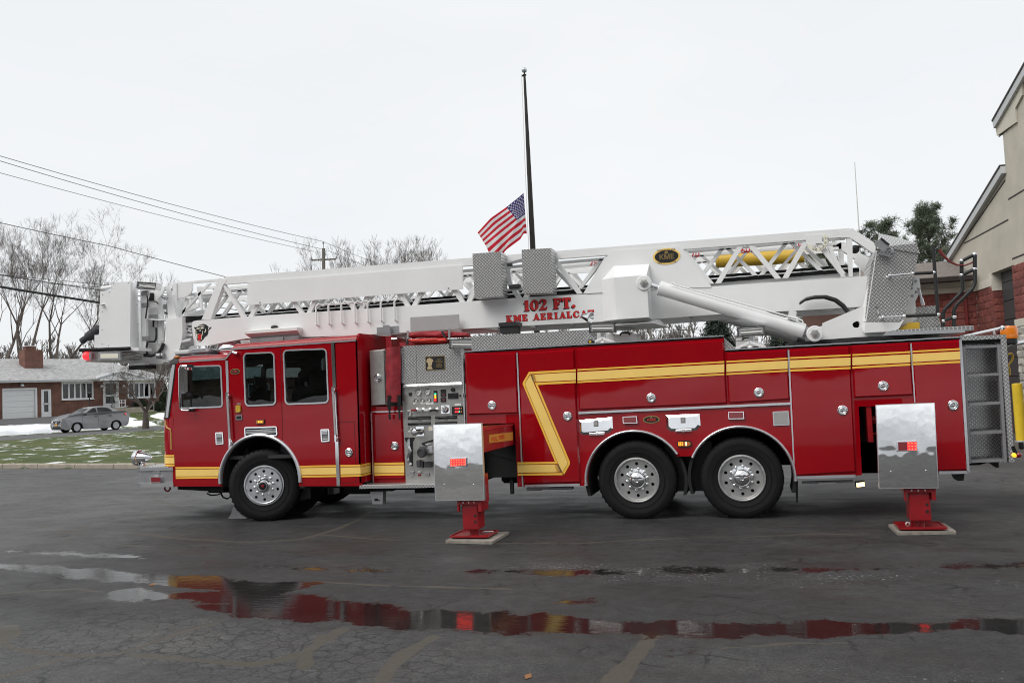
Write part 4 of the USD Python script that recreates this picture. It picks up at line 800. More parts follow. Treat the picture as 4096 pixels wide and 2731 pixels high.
# ---- pump panel between cab and body
YP = .30
xm0, xm1 = c4.p((128, 400), YP)[0], -3.92; zm = .56
part(T, 'pump_house', J(box(xm0, xm1, YP+.02, 2.2, zm, 2.40), box(xm0-.02, xm1, .5, 2.0, .5, .6)), 'dark_under')
o = c4.xz([(127, 251), (234, 241), (246, 612), (141, 619)], YP); sd = part(T, 'compartment_door', frus(o, .02, YP, YP-.03, YP+.02), 'brushed_steel', label='bare metal door beside the cab'); latch(sd, (c4.p((184, 434), YP-.03)[0], c4.p((184, 434), YP-.03)[2]), YP-.03)
part(sd, 'rivet', J([ball((x, YP-.004, z), .006, sub=1) for (x, z) in [(lambda p: (p[0], p[2]))(c4.p((131+i*1.05, 275+i*25), YP)) for i in range(14)]]), 'aluminium')
part(T, 'pump_side_panel', prism(c4.xz([(140, 622), (346, 616), (372, 1117), (160, 1120)], YP), YP-.004, YP+.015), 'red_paint')
part(T, 'panel_trim', J(prism(c4.xz([(140, 652), (350, 646), (350, 653), (140, 660)], YP), YP-.012, YP-.003), prism(c4.xz([(138, 655), (146, 655), (160, 1120), (153, 1120)], YP), YP-.012, YP-.003)), 'bright_trim')
o = c4.xz([(152, 668), (346, 662), (366, 1095), (164, 1101)], YP); rd = part(T, 'compartment_door', frus(o, .018, YP-.004, YP-.03), 'red_panel', label='red door below the bare metal door'); latch(rd, (c4.p((296, 879), YP-.03)[0], c4.p((296, 879), YP-.03)[2]), YP-.03)
stripes(c4, [[(160, 991), (357, 988), (357, 1001), (160, 1005)], [(160, 1009), (358, 1006), (358, 1056), (161, 1059)], [(161, 1063), (358, 1060), (359, 1072), (162, 1076)]], YP-.03, rd)
YS = YP-.035
part(T, 'gauge_panel', prism(c4.xz([(346, 478), (770, 466), (800, 1112), (372, 1118)], YP), YP-.02, YP+.01), 'brushed_steel')
gp = T
tp = part(T, 'tread_panel', prism(c4.xz([(347, 222), (440, 217), (445, 466), (352, 470)], YP), YP-.035, YP+.01), 'tread_xz'); tp = part(T, 'tread_panel', prism(c4.xz([(442, 217), (752, 203), (760, 457), (447, 466)], YP), YP-.035, YP+.01), 'tread_xz')
part(T, 'chrome_hood', hull([c4.p(q, YP-.03) for q in [(346, 472), (736, 456)]] + [c4.p(q, YP-.09) for q in [(350, 494), (737, 479), (349, 488), (737, 473)]] + [c4.p(q, YP-.02) for q in [(350, 496), (737, 481)]]), 'chrome')
for x in (345, 352): pass
part(T, 'panel_post', prism(c4.xz([(337, 226), (349, 226), (357, 465), (345, 465)], YP), YP-.05, YP-.02), 'bright_trim')
# plaque
o = c4.xz([(497, 290), (625, 284), (629, 377), (500, 384)], YP-.035); pq = part(T, 'plaque', prism(o, YP-.043, YP-.034), 'brass'); part(pq, 'plaque_field', prism(inset(o, .008), YP-.046, YP-.042), 'letter_black')
def pxp(crop, pts, y): return prism(crop.xz(pts, y), y-.003, y)
part(pq, 'portrait', J(pxp(cp, [(268, 165), (275, 140), (300, 130), (330, 145), (338, 165), (325, 172), (325, 195), (318, 210), (300, 215), (285, 208), (282, 180), (268, 175)], YP-.046), pxp(cp, [(282, 215), (320, 215), (330, 245), (275, 245)], YP-.046)), 'portrait_tan')
part(pq, 'plaque_lines', J([box(*[cp.p((x0, y), YP-.05)[0] for x0 in (395-w, 395+w)], YP-.049, YP-.046, cp.p((395, y), YP-.05)[2]-.0025, cp.p((395, y), YP-.05)[2]+.0025) for y, w in ((140, 22), (151, 14), (162, 34), (172, 36), (182, 6), (192, 26), (202, 32), (212, 28), (222, 30))]), 'brass')
# gauges and controls, from the pump crop
yg = YP-.02
def gauge(c, r, face='white_flat'):
    q = cp.p(c, yg); g = part(T, 'gauge', lathe([(r*1.12, 0), (r*1.12, .018), (r*.98, .022), (r*.95, .012)], (q[0], yg, q[2]), (0, -1, 0), 28), 'chrome', 35)
    part(g, 'dial', lathe([(r*.96, .012), (0, .0125)], (q[0], yg, q[2]), (0, -1, 0), 24), face)
    part(g, 'needle', J(bar((q[0], yg-.015, q[2]), (q[0]-r*.6, yg-.015, q[2]-r*.35), .004, .006), *[box(q[0]+r*.78*math.cos(a)-.003, q[0]+r*.78*math.cos(a)+.003, yg-.0145, yg-.012, q[2]+r*.78*math.sin(a)-.004, q[2]+r*.78*math.sin(a)+.004) for a in np.radians(np.linspace(-40, 220, 9))]), 'letter_black')
for c, r in (((190, 478), .043), ((280, 472), .043), ((163, 560), .026), ((229, 557), .026), ((296, 553), .026), ((103, 690), .028), ((110, 838), .028)): gauge(c, r)
def pb(name, a, b, m, d=.015, parent=T, bev=.003, y=None):
    y = yg if y is None else y; p, q = cp.p(a, y), cp.p(b, y); return part(parent, name, box(p[0], q[0], y-d, y+.002, p[2], q[2], bev), m)
pb('switch', (90, 482), (120, 514), 'black'); l = pb('level_gauge', (340, 462), (382, 576), 'black'); 
for a, b, m in (((352, 488), (370, 502), 'green_lit'), ((352, 505), (370, 540), 'amber_lit'), ((352, 543), (370, 566), 'red_lit')): pb('level_bar', a, b, m, .018, l)
for y_, h in ((450, 28), (483, 40), (532, 44)):
    s = pb('display', (412, y_), (466, y_+h), 'black'); 
    if y_ > 460: pb('display_digits', (432, y_+h*.35), (462, y_+h*.6), 'red_lens', .017, s)
s = pb('switch_bank', (487, 488), (592, 541), 'black')
for i in range(4):
    for j in range(2): pb('switch', (494+i*25, 493+j*24), (514+i*25, 512+j*24), 'gloss_black', .02, s)
q = cp.p((537, 453), yg); part(T, 'knob', lathe([(.030, 0), (.030, .02), (.024, .028), (0, .03)], (q[0], yg, q[2]), (0, -1, 0), 20), 'black', 35)
q = cp.p((615, 512), yg); part(T, 'knob', lathe([(.018, 0), (.016, .03), (0, .03)], (q[0], yg, q[2]), (0, -1, 0), 16), 'black', 35)
for a, b in (((133, 582), (187, 596)), ((208, 582), (260, 596)), ((262, 580), (340, 600)), ((553, 592), (620, 612)), ((75, 658), (118, 668)), ((82, 868), (140, 878))): pb('label_plate', a, b, 'white_flat', .003)
for a, b in (((185, 748), (222, 768)), ((276, 745), (313, 766)), ((355, 745), (390, 766)), ((445, 745), (485, 764)), ((190, 806), (225, 820))): pb('label_plate', a, b, 'grey_metal', .004)
for x, m in ((150, 'red_jack'), (212, 'aluminium'), (280, 'white_flat'), (350, 'black')):
    q = cp.p((x+8, 655), yg); part(T, 'valve_handle', J(lathe([(.035, 0), (.03, .02), (.012, .03), (0, .03)], (q[0]+.03, yg, q[2]), (0, -1, 0), 16), cyl((q[0]+.03, yg-.03, q[2]), (q[0]-.05, yg-.05, q[2]-.004), .009)), 'chrome', 35)
    pb('handle_grip', (x-28, 648), (x+26, 667), m, .06, T, .006, yg-.02)
q = cp.p((460, 650), yg); v = part(T, 'relief_valve', J(lathe([(.055, 0), (.052, .02), (.04, .03), (.034, .05), (0, .052)], (q[0], yg, q[2]), (0, -1, 0), 28), box(q[0]-.065, q[0]+.065, yg-.004, yg, q[2]-.06, q[2]+.06)), 'chrome', 35)
part(v, 'valve_dial', lathe([(.026, .050), (.022, .065), (0, .066)], (q[0], yg, q[2]), (0, -1, 0), 20), 'grey_metal', 35)
c_ = pb('pump_control', (527, 622), (640, 702), 'black', .02)
for i in range(2):
    for j in range(2): pb('digits', (560+i*22, 634+j*32), (578+i*22, 650+j*32), 'red_lit', .023, c_)
for a, m in (((600, 634), 'white_flat'), ((620, 634), 'label_yellow'), ((600, 668), 'green_lit'), ((620, 668), 'label_yellow')): pb('key', a, (a[0]+12, a[1]+12), m, .023, c_)
for a, b in (((78, 725), (313, 748)), ((78, 785), (313, 806)), ((355, 720), (580, 744)), ((355, 778), (580, 800))):
    s = pb('slot', a, b, 'black', .003); p, q = cp.p((a[0]+8, (a[1]+b[1])/2), yg-.04), cp.p((b[0]-10, (a[1]+b[1])/2), yg-.02); part(s, 'pull_rod', cyl(p, q, .011, .008), 'gloss_black', 35)
q = cp.p((205, 870), yg); v = part(T, 'discharge_valve', box(q[0]-.065, q[0]+.06, yg-.006, yg, q[2]-.07, q[2]+.07), 'chrome'); part(v, 'valve_cap', J(cyl((q[0]+.02, yg, q[2]), (q[0]-.03, yg-.12, q[2]-.01), .04), lathe([(.046, 0), (.046, .05), (.03, .06), (0, .06)], (q[0]-.03, yg-.10, q[2]-.01), (-.2, -1, 0), 20)), 'chrome', 35)
s = pb('warning_label', (290, 823), (332, 866), 'white_flat', .003); part(s, 'warning_triangle', prism(cp.xz([(294, 855), (312, 855), (303, 832)], yg-.003), yg-.005, yg-.003), 'yellow_stripe')
s = part(T, 'bar_recess', prism(cp.xz([(47, 935), (155, 935), (130, 985), (132, 1222), (100, 1222), (82, 1000), (50, 960)], yg), yg-.002, yg), 'black')
part(s, 'curved_bar', J(tube([cp.p(q, yg-.05) for q in [(85, 945), (80, 1010), (100, 1070), (72, 1130), (82, 1190), (110, 1212)]], .010, 8), tube([cp.p(q, yg-.07) for q in [(95, 940), (92, 1010), (112, 1070), (86, 1130), (95, 1185), (120, 1205)]], .010, 8)), 'chrome', 40)
q = cp.p((275, 1075), yg); v = part(T, 'intake_valve', J(cyl((q[0]+.02, yg+.02, q[2]+.06), (q[0]-.02, yg-.12, q[2]+.02), .085, .075), box(q[0]+.02, q[0]+.14, yg-.10, yg, q[2]-.02, q[2]+.10, .02)), 'aluminium', 35)
part(v, 'intake_cap', lathe([(.070, 0), (.074, .02), (.074, .06), (.064, .075), (.05, .078), (.048, .07), (0, .07)], (q[0]-.02, yg-.11, q[2]), (-.15, -1, -.1), 28), 'grey_seat', 35)
part(v, 'intake_handle', J(bar(*[cp.p(p, yg-.10) for p in ((225, 1000), (330, 965))], .03, .03), box(*[cp.p((x, 0), yg)[0] for x in (318, 350)], yg-.05, yg, cp.p((0, 960), yg)[2], cp.p((0, 905), yg)[2], .01)), 'black')
part(v, 'lower_fittings', J([box(*[cp.p((x, 1190), yg)[0] for x in (a, b)], yg-.06, yg, cp.p((200, z1), yg)[2], cp.p((200, z0), yg)[2], .01) for a, b, z0, z1 in ((178, 222, 1160, 1232), (228, 245, 1170, 1240), (255, 330, 1180, 1235))]), 'grey_seat')
for a, b, m in (((108, 1277), (146, 1295), 'grey_metal'), ((182, 1277), (220, 1290), 'aluminium'), ((255, 1293), (300, 1325), 'grey_metal'), ((184, 1303), (212, 1322), 'red_lens')): pb('fitting', a, b, m, .02)
part(T, 'drain_lever', bar(*[cp.p(p, yg-.03) for p in ((135, 1300), (95, 1338))], .015, .012), 'aluminium')
a, b = cp.p((632, 60), YP-.10), cp.p((660, 800), YP-.10)
mp = part(T, 'light_mast', cyl(a, b, .019), 'bright_trim', 40)
for yy_ in (120, 170, 510): q = cp.p((638, yy_), YP-.1); part(mp, 'mast_clamp', J(cyl((q[0], YP-.1, q[2]-.03), (q[0], YP-.1, q[2]+.03), .028), box(q[0]-.02, q[0]+.02, YP-.1, YP-.02, q[2]-.015, q[2]+.015)), 'aluminium', 40)
# red hose cover with black straps
cv = c4.xz([(236, 232), (334, 222), (336, 400), (331, 575), (250, 590), (243, 590), (232, 380)], YP-.10)
xg = np.linspace(0, 1, 14); zg = np.linspace(0, 1, 22); UU, VV = np.meshgrid(xg, zg)
lft = np.array([c4.p((236-VV[i, 0]*2+8*VV[i, 0]**2, 232+355*VV[i, 0]), YP-.10) for i in range(22)]); rgt = np.array([c4.p((334-3*VV[i, 0], 222+370*VV[i, 0]), YP-.10) for i in range(22)])
P = lft[:, None]+(rgt-lft)[:, None]*UU[..., None]; P[..., 1] -= .05*np.sin(UU*math.pi)+.03*(meshkit.fbm(np.stack([UU*4, VV*5, 0*UU], -1), 3, 4)-.5); P[..., 0] += .02*(meshkit.fbm(np.stack([UU*2, VV*6, 0*UU+3], -1), 3, 9)-.5)
V, F = grid_mesh(P[..., 0], P[..., 1], P[..., 2]); hc = part(T, 'hose_cover', TM(V, F), 'red_cloth', True)
for x in (258, 323):
    part(hc, 'strap', J(bar(c4.p((x, 545), YP-.16), c4.p((x+2, 640), YP-.12), .05, .012, (0, 1, 0)), bar(c4.p((x+2, 630), YP-.12), c4.p((x+5, 705), YP-.10), .03, .008, (0, 1, 0))), 'black')
part(T, 'hose_cover_top', hull([(*c4.p((236, 236), YP-.10)[:1], y, c4.p((236, 236), YP-.10)[2]+h) for y, h in ((YP-.1, 0), (1.6, .1))] + [(c4.p((334, 224), YP-.10)[0], y, c4.p((334, 224), YP-.10)[2]+h) for y, h in ((YP-.1, 0), (1.6, .1))] + [(xm0+.25, 1.6, 2.2), (xm0+.55, 1.6, 2.2)]), 'red_cloth')
# running board and step
p0, p1 = c4.p((62, 1150), .0), c4.p((600, 1150), 0)
part(T, 'running_board', box(p0[0], c4.p((900, 1150))[0]-.1, .0, YP+.02, c4.p((300, 1158))[2], c4.p((300, 1134))[2], .006), 'tread_xy'); part(T, 'running_board_edge', box(p0[0], c4.p((900, 1150))[0]-.1, -.004, .0, c4.p((300, 1158))[2], c4.p((300, 1136))[2]), 'tread_xz')
o = c4.xz([(135, 1180), (222, 1178), (218, 1262), (152, 1262)], .1); sp = part(T, 'step_bracket', prism(Polygon(o).difference(Polygon(c4.xz([(165, 1225), (202, 1225), (202, 1242), (165, 1242)], .1))), .08, .20), 'grey_metal')
part(T, 'under_step_frame', J(box(c4.p((200, 0), .3)[0], c4.p((560, 0), .3)[0], .25, .4, .42, .50), box(c4.p((380, 0), .3)[0], c4.p((555, 0), .3)[0], .3, .5, .36, .42)), 'dark_under')
part(T, 'step_bar', J(box(c4.p((118, 1), .1)[0], c4.p((240, 1), .1)[0], .06, .25, c4.p((1, 1180), .1)[2], c4.p((1, 1166), .1)[2])), 'dark_under')

# ---- body with its compartment doors
S3 = [c4.xz([(757, 264)])[0]] + c2.xz([(1467, 86), (1474, 190)]) + cr.xz([(1287, 178), (1346, 1116), (600, 1133)]) + c2.xz([(1985, 1140), (410, 1185), (0, 1196)]) + c4.xz([(1142, 1148), (1106, 1150), (1086, 728), (872, 735), (772, 738)])
bc1, bc2 = (c2.p((813, 1145))[0], c2.p((813, 1150))[2]), (c2.p((1595, 1115))[0], c2.p((1595, 1130))[2]); br_ = .672
def arch_poly(c, r): return unary_union([Point(*c).buffer(r, quad_segs=20), sbox(c[0]-r, -1, c[0]+r, c[1])])
side = Polygon(S3).buffer(0)
side = side.difference(arch_poly(bc1, br_-.02)).difference(arch_poly(bc2, br_-.02))
zw = c2.p((1180, 968))[2]; side = side.difference(sbox(bc1[0], -1, bc2[0], zw))
jack = Polygon(cr.xz([(583, 655), (1000, 640), (1030, 1160), (607, 1160)])); side = side.difference(jack)
part(T, 'body_side', prism(side, 0, .05), 'red_paint')
part(T, 'body_core', J(box(-3.9, 2.35, .75, 2.45, 1.05, 2.12), box(-3.95, -.4, .9, 2.45, 2.1, 2.30), box(-3.9, 2.4, 2.45, 2.5, .55, 2.2), box(-3.95, -3.9, .05, 2.45, 1.5, 2.3)), 'dark_under')
parts(T, 'jack_bay', [box(-3.9, -3.2, .5, .52, .55, 1.5), *[box(a, a+.03, .05, .5, .5, 1.55) for a in (c4.p((1098, 900), .05)[0]+.0,)], box(cr.p((575, 900))[0]-.02, cr.p((575, 900))[0], .05, .6, .55, 1.5), box(1.1, 2.0, .6, .62, .5, 1.5)], 'dark_under')
part(T, 'wheel_well', J([prism(Point(*c).buffer(br_+.02, quad_segs=16).difference(Point(*c).buffer(br_-.02, quad_segs=16)).intersection(sbox(-20, c[1]-.2, 20, 5)), .05, .8) for c in (bc1, bc2)]), 'dark_under')
for c, a0, a1 in ((bc1, 31, 184), (bc2, -4, 155)): fender(c, br_-.02, br_+.022, a0, a1)
q1, q2 = (bc1[0]-br_-.0, bc1[1]), (bc2[0]+br_, bc2[1])
part(T, 'fender_leg', J(box(q1[0]-.022, q1[0]+.02, -.04, .012, c2.p((450, 1187))[2], bc1[1]-.03, .008), box(q2[0]-.02, q2[0]+.022, -.04, .012, c2.p((1950, 1145))[2], bc2[1]-.03, .008)), 'bright_trim')
YD = -.032
def door(crop_pts, label=None, lat=None, d=.02):
    pts_ = [(lambda p: (p[0], p[2]))(crop.p(q, YD)) for crop, q in crop_pts]
    p = part(T, 'compartment_door', frus(Polygon(pts_).buffer(.008, join_style=2).exterior.coords[:-1], d, -.004, YD), 'red_panel', label=label)
    if lat: q = lat[0].p(lat[1], YD); latch(p, (q[0], q[2]), YD)
    return p
D1 = door([(c4, (759, 272)), (c4, (1092, 266)), (c4, (1106, 662)), (c4, (783, 672))], 'square lift-up door above the front outrigger', (c4, (938, 612)))
D2 = door([(c4, (1112, 270)), (c2, (358, 184)), (c2, (404, 1158)), (c4, (1146, 1128))], 'tall door carrying the diagonal of the stripe', (c2, (314, 671)))
D3 = door([(c2, (384, 178)), (c2, (1462, 112)), (c2, (1488, 576)), (c2, (402, 624))], 'widest lift-up door above the front tandem wheel', (c2, (931, 537)))
D4 = door([(c2, (1486, 208)), (c2, (1930, 184)), (c2, (1950, 546)), (c2, (1506, 574))], 'lift-up door above the rear tandem wheel', (c2, (1725, 497)))
D5 = door([(cr, (100, 262)), (cr, (516, 240)), (cr, (562, 1108)), (cr, (140, 1135))], 'tall door just behind the rear wheel', (cr, (471, 680)))
D6 = door([(cr, (536, 234)), (cr, (932, 213)), (cr, (962, 572)), (cr, (556, 590))], 'door above the rear outrigger bay', (cr, (753, 512)))
D7 = door([(cr, (954, 213)), (cr, (1287, 196)), (cr, (1338, 1094)), (cr, (1010, 1106))], 'tall rearmost door beside the ladder rack', (cr, (1239, 645)))
def seam(a, b, w=.008): part(T, 'hinge_strip', bar((a[0], -.012, a[2]), (b[0], -.012, b[2]), .02, w, (0, 1, 0)), 'bright_trim')
for a, b in ((c4.p((1104, 266)), c4.p((1142, 1145))), (cr.p((93, 262)), cr.p((137, 1140))), (cr.p((946, 215)), cr.p((975, 625)))): seam(a, b)
tl = [c4.p((757, 262), -.02), c2.p((1466, 84), -.02)]; tl2 = [c2.p((1476, 188), -.02), cr.p((1287, 176), -.02)]
for a, b in (tl, tl2): part(T, 'top_rail', bar((a[0], -.010, a[2]+.010), (b[0], -.010, b[2]+.010), .02, .014), 'bright_trim'); part(T, 'top_gap', bar((a[0], .012, a[2]-.008), (b[0], .012, b[2]-.008), .03, .022), 'dark_under')
part(T, 'mid_trim', bar(c2.p((395, 648), -.012), c2.p((1958, 578), -.012), .024, .030), 'bright_trim')
for a, b in ((c2.p((0, 1186), -.005), c2.p((405, 1177), -.005)), (cr.p((140, 1149), -.005), cr.p((560, 1137), -.005)), (cr.p((1140, 1114), -.005), cr.p((1340, 1110), -.005))): part(T, 'rub_rail', bar(a, b, .03, .035), 'bright_trim')
part(T, 'rear_corner_trim', bar(cr.p((1291, 190), -.01), cr.p((1346, 1110), -.01), .03, .02, (0, 1, 0)), 'bright_trim')
# upper stripe, one piece per door
def stripe3(parent, segs, crop_a, xa, ya, crop_b, xb2, yb):
    """Rows ya at xa to rows yb at xb2: four band edges each pair."""
    A = [crop_a.p((xa, y), YD) for y in ya]; B = [crop_b.p((xb2, y), YD) for y in yb]
    for k, (i, j) in enumerate(((0, 1), (2, 3), (4, 5))):
        part(parent, 'stripe', prism([(A[i][0], A[i][2]), (B[i][0], B[i][2]), (B[j][0], B[j][2]), (A[j][0], A[j][2])], YD-.0035, YD-.0005), 'yellow_stripe' if k == 1 else 'yellow_thin')
L3, R3 = (325, 337, 346, 410, 415, 427), (266, 278, 288, 348, 357, 369)
stripe3(D3, 0, c2, 387, L3, c2, 1470, R3); stripe3(D4, 0, c2, 1486, (265, 277, 287, 346, 356, 368), c2, 1938, (241, 252, 262, 322, 331, 343))
stripe3(D5, 0, cr, 103, (311, 323, 333, 388, 397, 411), cr, 526, (291, 303, 313, 370, 379, 393)); stripe3(D6, 0, cr, 539, (290, 302, 312, 368, 377, 391), cr, 942, (269, 281, 291, 347, 355, 369)); stripe3(D7, 0, cr, 958, (266, 278, 288, 345, 353, 367), cr, 1290, (248, 260, 270, 327, 336, 350))
def zq(q, m, name='stripe', off=0): part(D2, name, prism(cw.xz(q, YD), YD-.0035-off, YD-.0005), m)
zq([(205, 290), (712, 262), (712, 284), (216, 313)], 'yellow_thin'); zq([(222, 321), (712, 292), (712, 378), (245, 400)], 'yellow_stripe'); zq([(268, 407), (712, 387), (712, 409), (300, 431)], 'yellow_thin')
zq([(205, 290), (216, 313), (163, 408), (163, 425), (165, 440), (520, 1283), (487, 1259), (139, 425), (139, 405)], 'yellow_thin'); zq([(219, 323), (255, 405), (625, 1270), (618, 1290), (567, 1368), (525, 1285), (166, 430), (166, 412)], 'yellow_stripe', off=.001)
zq([(268, 407), (300, 431), (649, 1262), (648, 1285), (585, 1400), (570, 1404), (566, 1376), (625, 1285), (628, 1270)], 'yellow_thin')
zq([(80, 1266), (487, 1259), (520, 1280), (80, 1288)], 'yellow_thin'); zq([(80, 1296), (527, 1288), (565, 1372), (83, 1379)], 'yellow_stripe'); zq([(84, 1388), (575, 1380), (585, 1398), (572, 1404), (86, 1411)], 'yellow_thin')
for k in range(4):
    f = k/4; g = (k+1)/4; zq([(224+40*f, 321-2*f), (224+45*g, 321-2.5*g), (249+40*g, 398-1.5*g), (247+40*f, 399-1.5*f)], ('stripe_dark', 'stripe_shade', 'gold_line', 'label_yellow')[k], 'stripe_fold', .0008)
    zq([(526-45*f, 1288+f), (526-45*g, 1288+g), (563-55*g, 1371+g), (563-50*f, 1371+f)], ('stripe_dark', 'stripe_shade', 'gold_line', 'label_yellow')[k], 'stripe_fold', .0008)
# red strip left of the tall door carries the stripe too
for q, m in (([(72, 1267), (80, 1267), (80, 1288), (73, 1288)], 'yellow_thin'), ([(73, 1296), (80, 1296), (83, 1379), (76, 1380)], 'yellow_stripe')): pass
# fuel and holder plates, lights, markers on the lower body
def plate(q, wl, handle):
    o = [(lambda p: (p[0], p[2]))(cg.p(p, -.01)) for p in q]; p = part(T, 'holder_plate', frus(o, .035, 0, -.016), 'chrome')
    h = [(lambda p: (p[0], p[2]))(cg.p(t, -.02)) for t in wl]; k = part(p, 'paddle_latch', prism(h, -.026, -.012), 'grey_metal'); part(k, 'latch_pad', prism(inset(h, .012), -.032, -.02), 'grey_plate')
    a, b = cg.p(handle[0], -.02), cg.p(handle[1], -.02); part(p, 'drop_handle', J(box(a[0], b[0], -.026, -.010, a[2]-.008, a[2]+.008, .003), box((a[0]+b[0])/2-.012, (a[0]+b[0])/2+.012, -.03, -.01, a[2]-.013, a[2]+.013, .003)), 'bright_trim')
plate([(-105, 335), (455, 285), (470, 480), (400, 550), (-40, 585), (-95, 540)], [(145, 345), (222, 340), (225, 443), (148, 445)], ((65, 580), (325, 568))); plate([(1352, 252), (1925, 228), (1940, 430), (1870, 510), (1440, 525), (1365, 460)], [(1605, 290), (1685, 285), (1690, 385), (1610, 388)], ((1520, 522), (1788, 515)))
def wlight(crop, q, y, lit=False, half=False):
    o = [(lambda p: (p[0], p[2]))(crop.p(t, y-.03)) for t in q]; p = part(T, 'warning_light', frus(rrect(o, .012), .008, y, y-.035), 'chrome'); l = inset(o, .016)
    part(p, 'lens', prism(l, y-.040, y-.032), 'red_lens' if not lit or half else 'red_lit')
    if lit:
        x0, x1 = min(t[0] for t in l), max(t[0] for t in l); z0, z1 = min(t[1] for t in l), max(t[1] for t in l)
        for i in range(6):
            for j in range(3):
                if half and i < 3: continue
                x, z = x0+(i+.5)/6*(x1-x0), z0+(j+.5)/3*(z1-z0); part(p, 'led', box(x-.0045, x+.0045, y-.042, y-.0395, z-.0045, z+.0045, .0008), 'red_led')
        if half: part(p, 'lit_half', prism([(x0+.5*(x1-x0), z0+.004), (x1-.003, z0+.004), (x1-.003, z1-.004), (x0+.5*(x1-x0), z1-.004)], y-.041, y-.039), 'red_lit')
    return p
wlight(cg, [(622, 268), (880, 258), (890, 398), (630, 405)], 0); wlight(c2, [(1493, 636), (1618, 632), (1622, 696), (1498, 698)], 0)
o = c2.xz([(1827, 638), (1945, 632), (1952, 738), (1832, 742)]); rp = part(T, 'reflector_panel', prism(rrect(o, .012), -.012, 0), 'bright_trim'); part(rp, 'reflector_field', prism(inset(o, .012), -.014, -.011), 'grey_plate')
q = cg.p((1670, 732)); mk = part(T, 'side_marker', prism(LineString([(q[0]-.055, q[2]), (q[0]+.055, q[2])]).buffer(.042), -.02, 0), 'black'); part(mk, 'lens', prism(LineString([(q[0]-.055, q[2]), (q[0]+.055, q[2])]).buffer(.028), -.028, -.018), 'amber_lens')
for i in range(3):
    for j in range(3): part(mk, 'led', box(q[0]-.075+i*.022, q[0]-.063+i*.022, -.031, -.027, q[2]-.022+j*.018, q[2]-.010+j*.018), 'amber_lit')
part(mk, 'led', box(q[0]+.018, q[0]+.032, -.031, -.027, q[2]-.024, q[2]+.026), 'lamp_warm')
# under the body
o = cr.xz([(558, 1178), (628, 1172), (630, 1215), (562, 1220)], .05); gl = part(T, 'ground_light', frus(rrect(o, .01), .006, .12, .03), 'black'); part(gl, 'lens', prism(inset(o, .012), .024, .032), 'lamp_warm')
o = cr.xz([(1250, 1125), (1320, 1120), (1315, 1170), (1275, 1172)], .1); part(T, 'tail_pipe', prism(o, .1, .35), 'black')
o = cr.xz([(137, 1165), (160, 1165), (160, 1320), (150, 1335)], .2); part(T, 'drag_strap', prism(o, .2, .21), 'black')
part(T, 'under_rail', J(prism(cr.xz([(190, 1180), (545, 1170), (545, 1182), (430, 1188), (430, 1180), (305, 1186), (305, 1192), (190, 1192)], .2), .2, .3), prism(c2.xz([(10, 1200), (350, 1195), (350, 1212), (240, 1214), (120, 1212), (120, 1220), (10, 1222)], .2), .2, .3)), 'grey_metal')
# ------------------------------------------------------------------ outriggers
kb = Crop(320, 1080, .25518); kz = Crop(720, 1060, .2551); kt = Crop(2700, 900, .2551); kj = Crop(1780, 1900, .19133); kh = Crop(2060, 1280, .44218)
def outrigger(plate_crop, corners, light, half, yp, leg_x, beam_x, bolt_px, yl):
    o = [(lambda p: (p[0], p[2]))(plate_crop.p(q, yp)) for q in corners]
    pl = part(T, 'outrigger_plate', prism(o, yp, yp+.004), 'mirror_plate', label='mirror finished outrigger cover plate')
    part(pl, 'plate_edge', J(prism(ring(o, .006), yp-.002, yp+.05)), 'bright_trim')
    l = wlight(plate_crop, light, yp, True, half)
    for q in bolt_px: a = plate_crop.p(q, yp); part(pl, 'bolt', ball((a[0], yp-.002, a[2]), .009, (1, .6, 1), 1), 'chrome', True)
    zb_ = min(p[1] for p in o); w = .13
    x0, x1 = leg_x
    leg = part(T, 'outrigger_leg', box(x0, x1, yl-w, yl+w, .13, zb_+.5, .012), 'red_jack')
    part(leg, 'leg_collar', J(box(x0-.05, x1+.06, yl-w-.03, yl+w+.03, zb_-.055, zb_+.3, .006), box(x0-.05, x0-.03, yl-w-.03, yl-w+.02, zb_-.14, zb_-.05), box(x1+.01, x1+.055, yl-w-.03, yl+w, zb_-.14, zb_-.05)), 'red_jack')
    for k in range(3): part(leg, 'bolt', ball((x0+.03+k*.07, yl-w-.032, zb_-.028), .009, (1, .5, 1), 1), 'white_flat', True)
    for k in range(2): part(leg, 'pin_hole', lathe([(.017, 0), (.017, .003), (0, .003)], (x1-.04, yl-w-.001, zb_-.19-k*.075), (0, -1, 0), 16), 'black')
    part(leg, 'leg_ram', cyl((x0/2+x1/2, yl, .04), (x0/2+x1/2, yl, .15), .055), 'red_jack', 30)
    cxl = (x0+x1)/2; f = part(T, 'outrigger_foot', hull([(cxl+a*.22, yl+b*.2, .045) for a in (-1, 1) for b in (-1, 1)] + [(cxl+a*.24, yl+b*.22, .062) for a in (-1, 1) for b in (-1, 1)]), 'red_jack')
    part(f, 'foot_rim', J([box(cxl-.24, cxl+.24, yl+b*.22-.008, yl+b*.22+.008, .055, .075) for b in (-1, 1)] + [box(cxl+a*.24-.008, cxl+a*.24+.008, yl-.22, yl+.22, .055, .075) for a in (-1, 1)]), 'red_jack')
    bx0, bx1, z0, z1 = beam_x; bm = part(T, 'outrigger_beam', box(bx0, bx1, yp+.02, 1.2, z0, z1, .01), 'red_jack')
    return bm
xb = c4.p((1080, 738), .06)[0]; zt_, zb2 = c4.p((1080, 742), .06)[2], c4.p((1080, 872), .06)[2]
yl1 = -1.46; lx = (kj.p((366, 1000), yl1-.13)[0], kj.p((700, 1000), yl1-.13)[0])
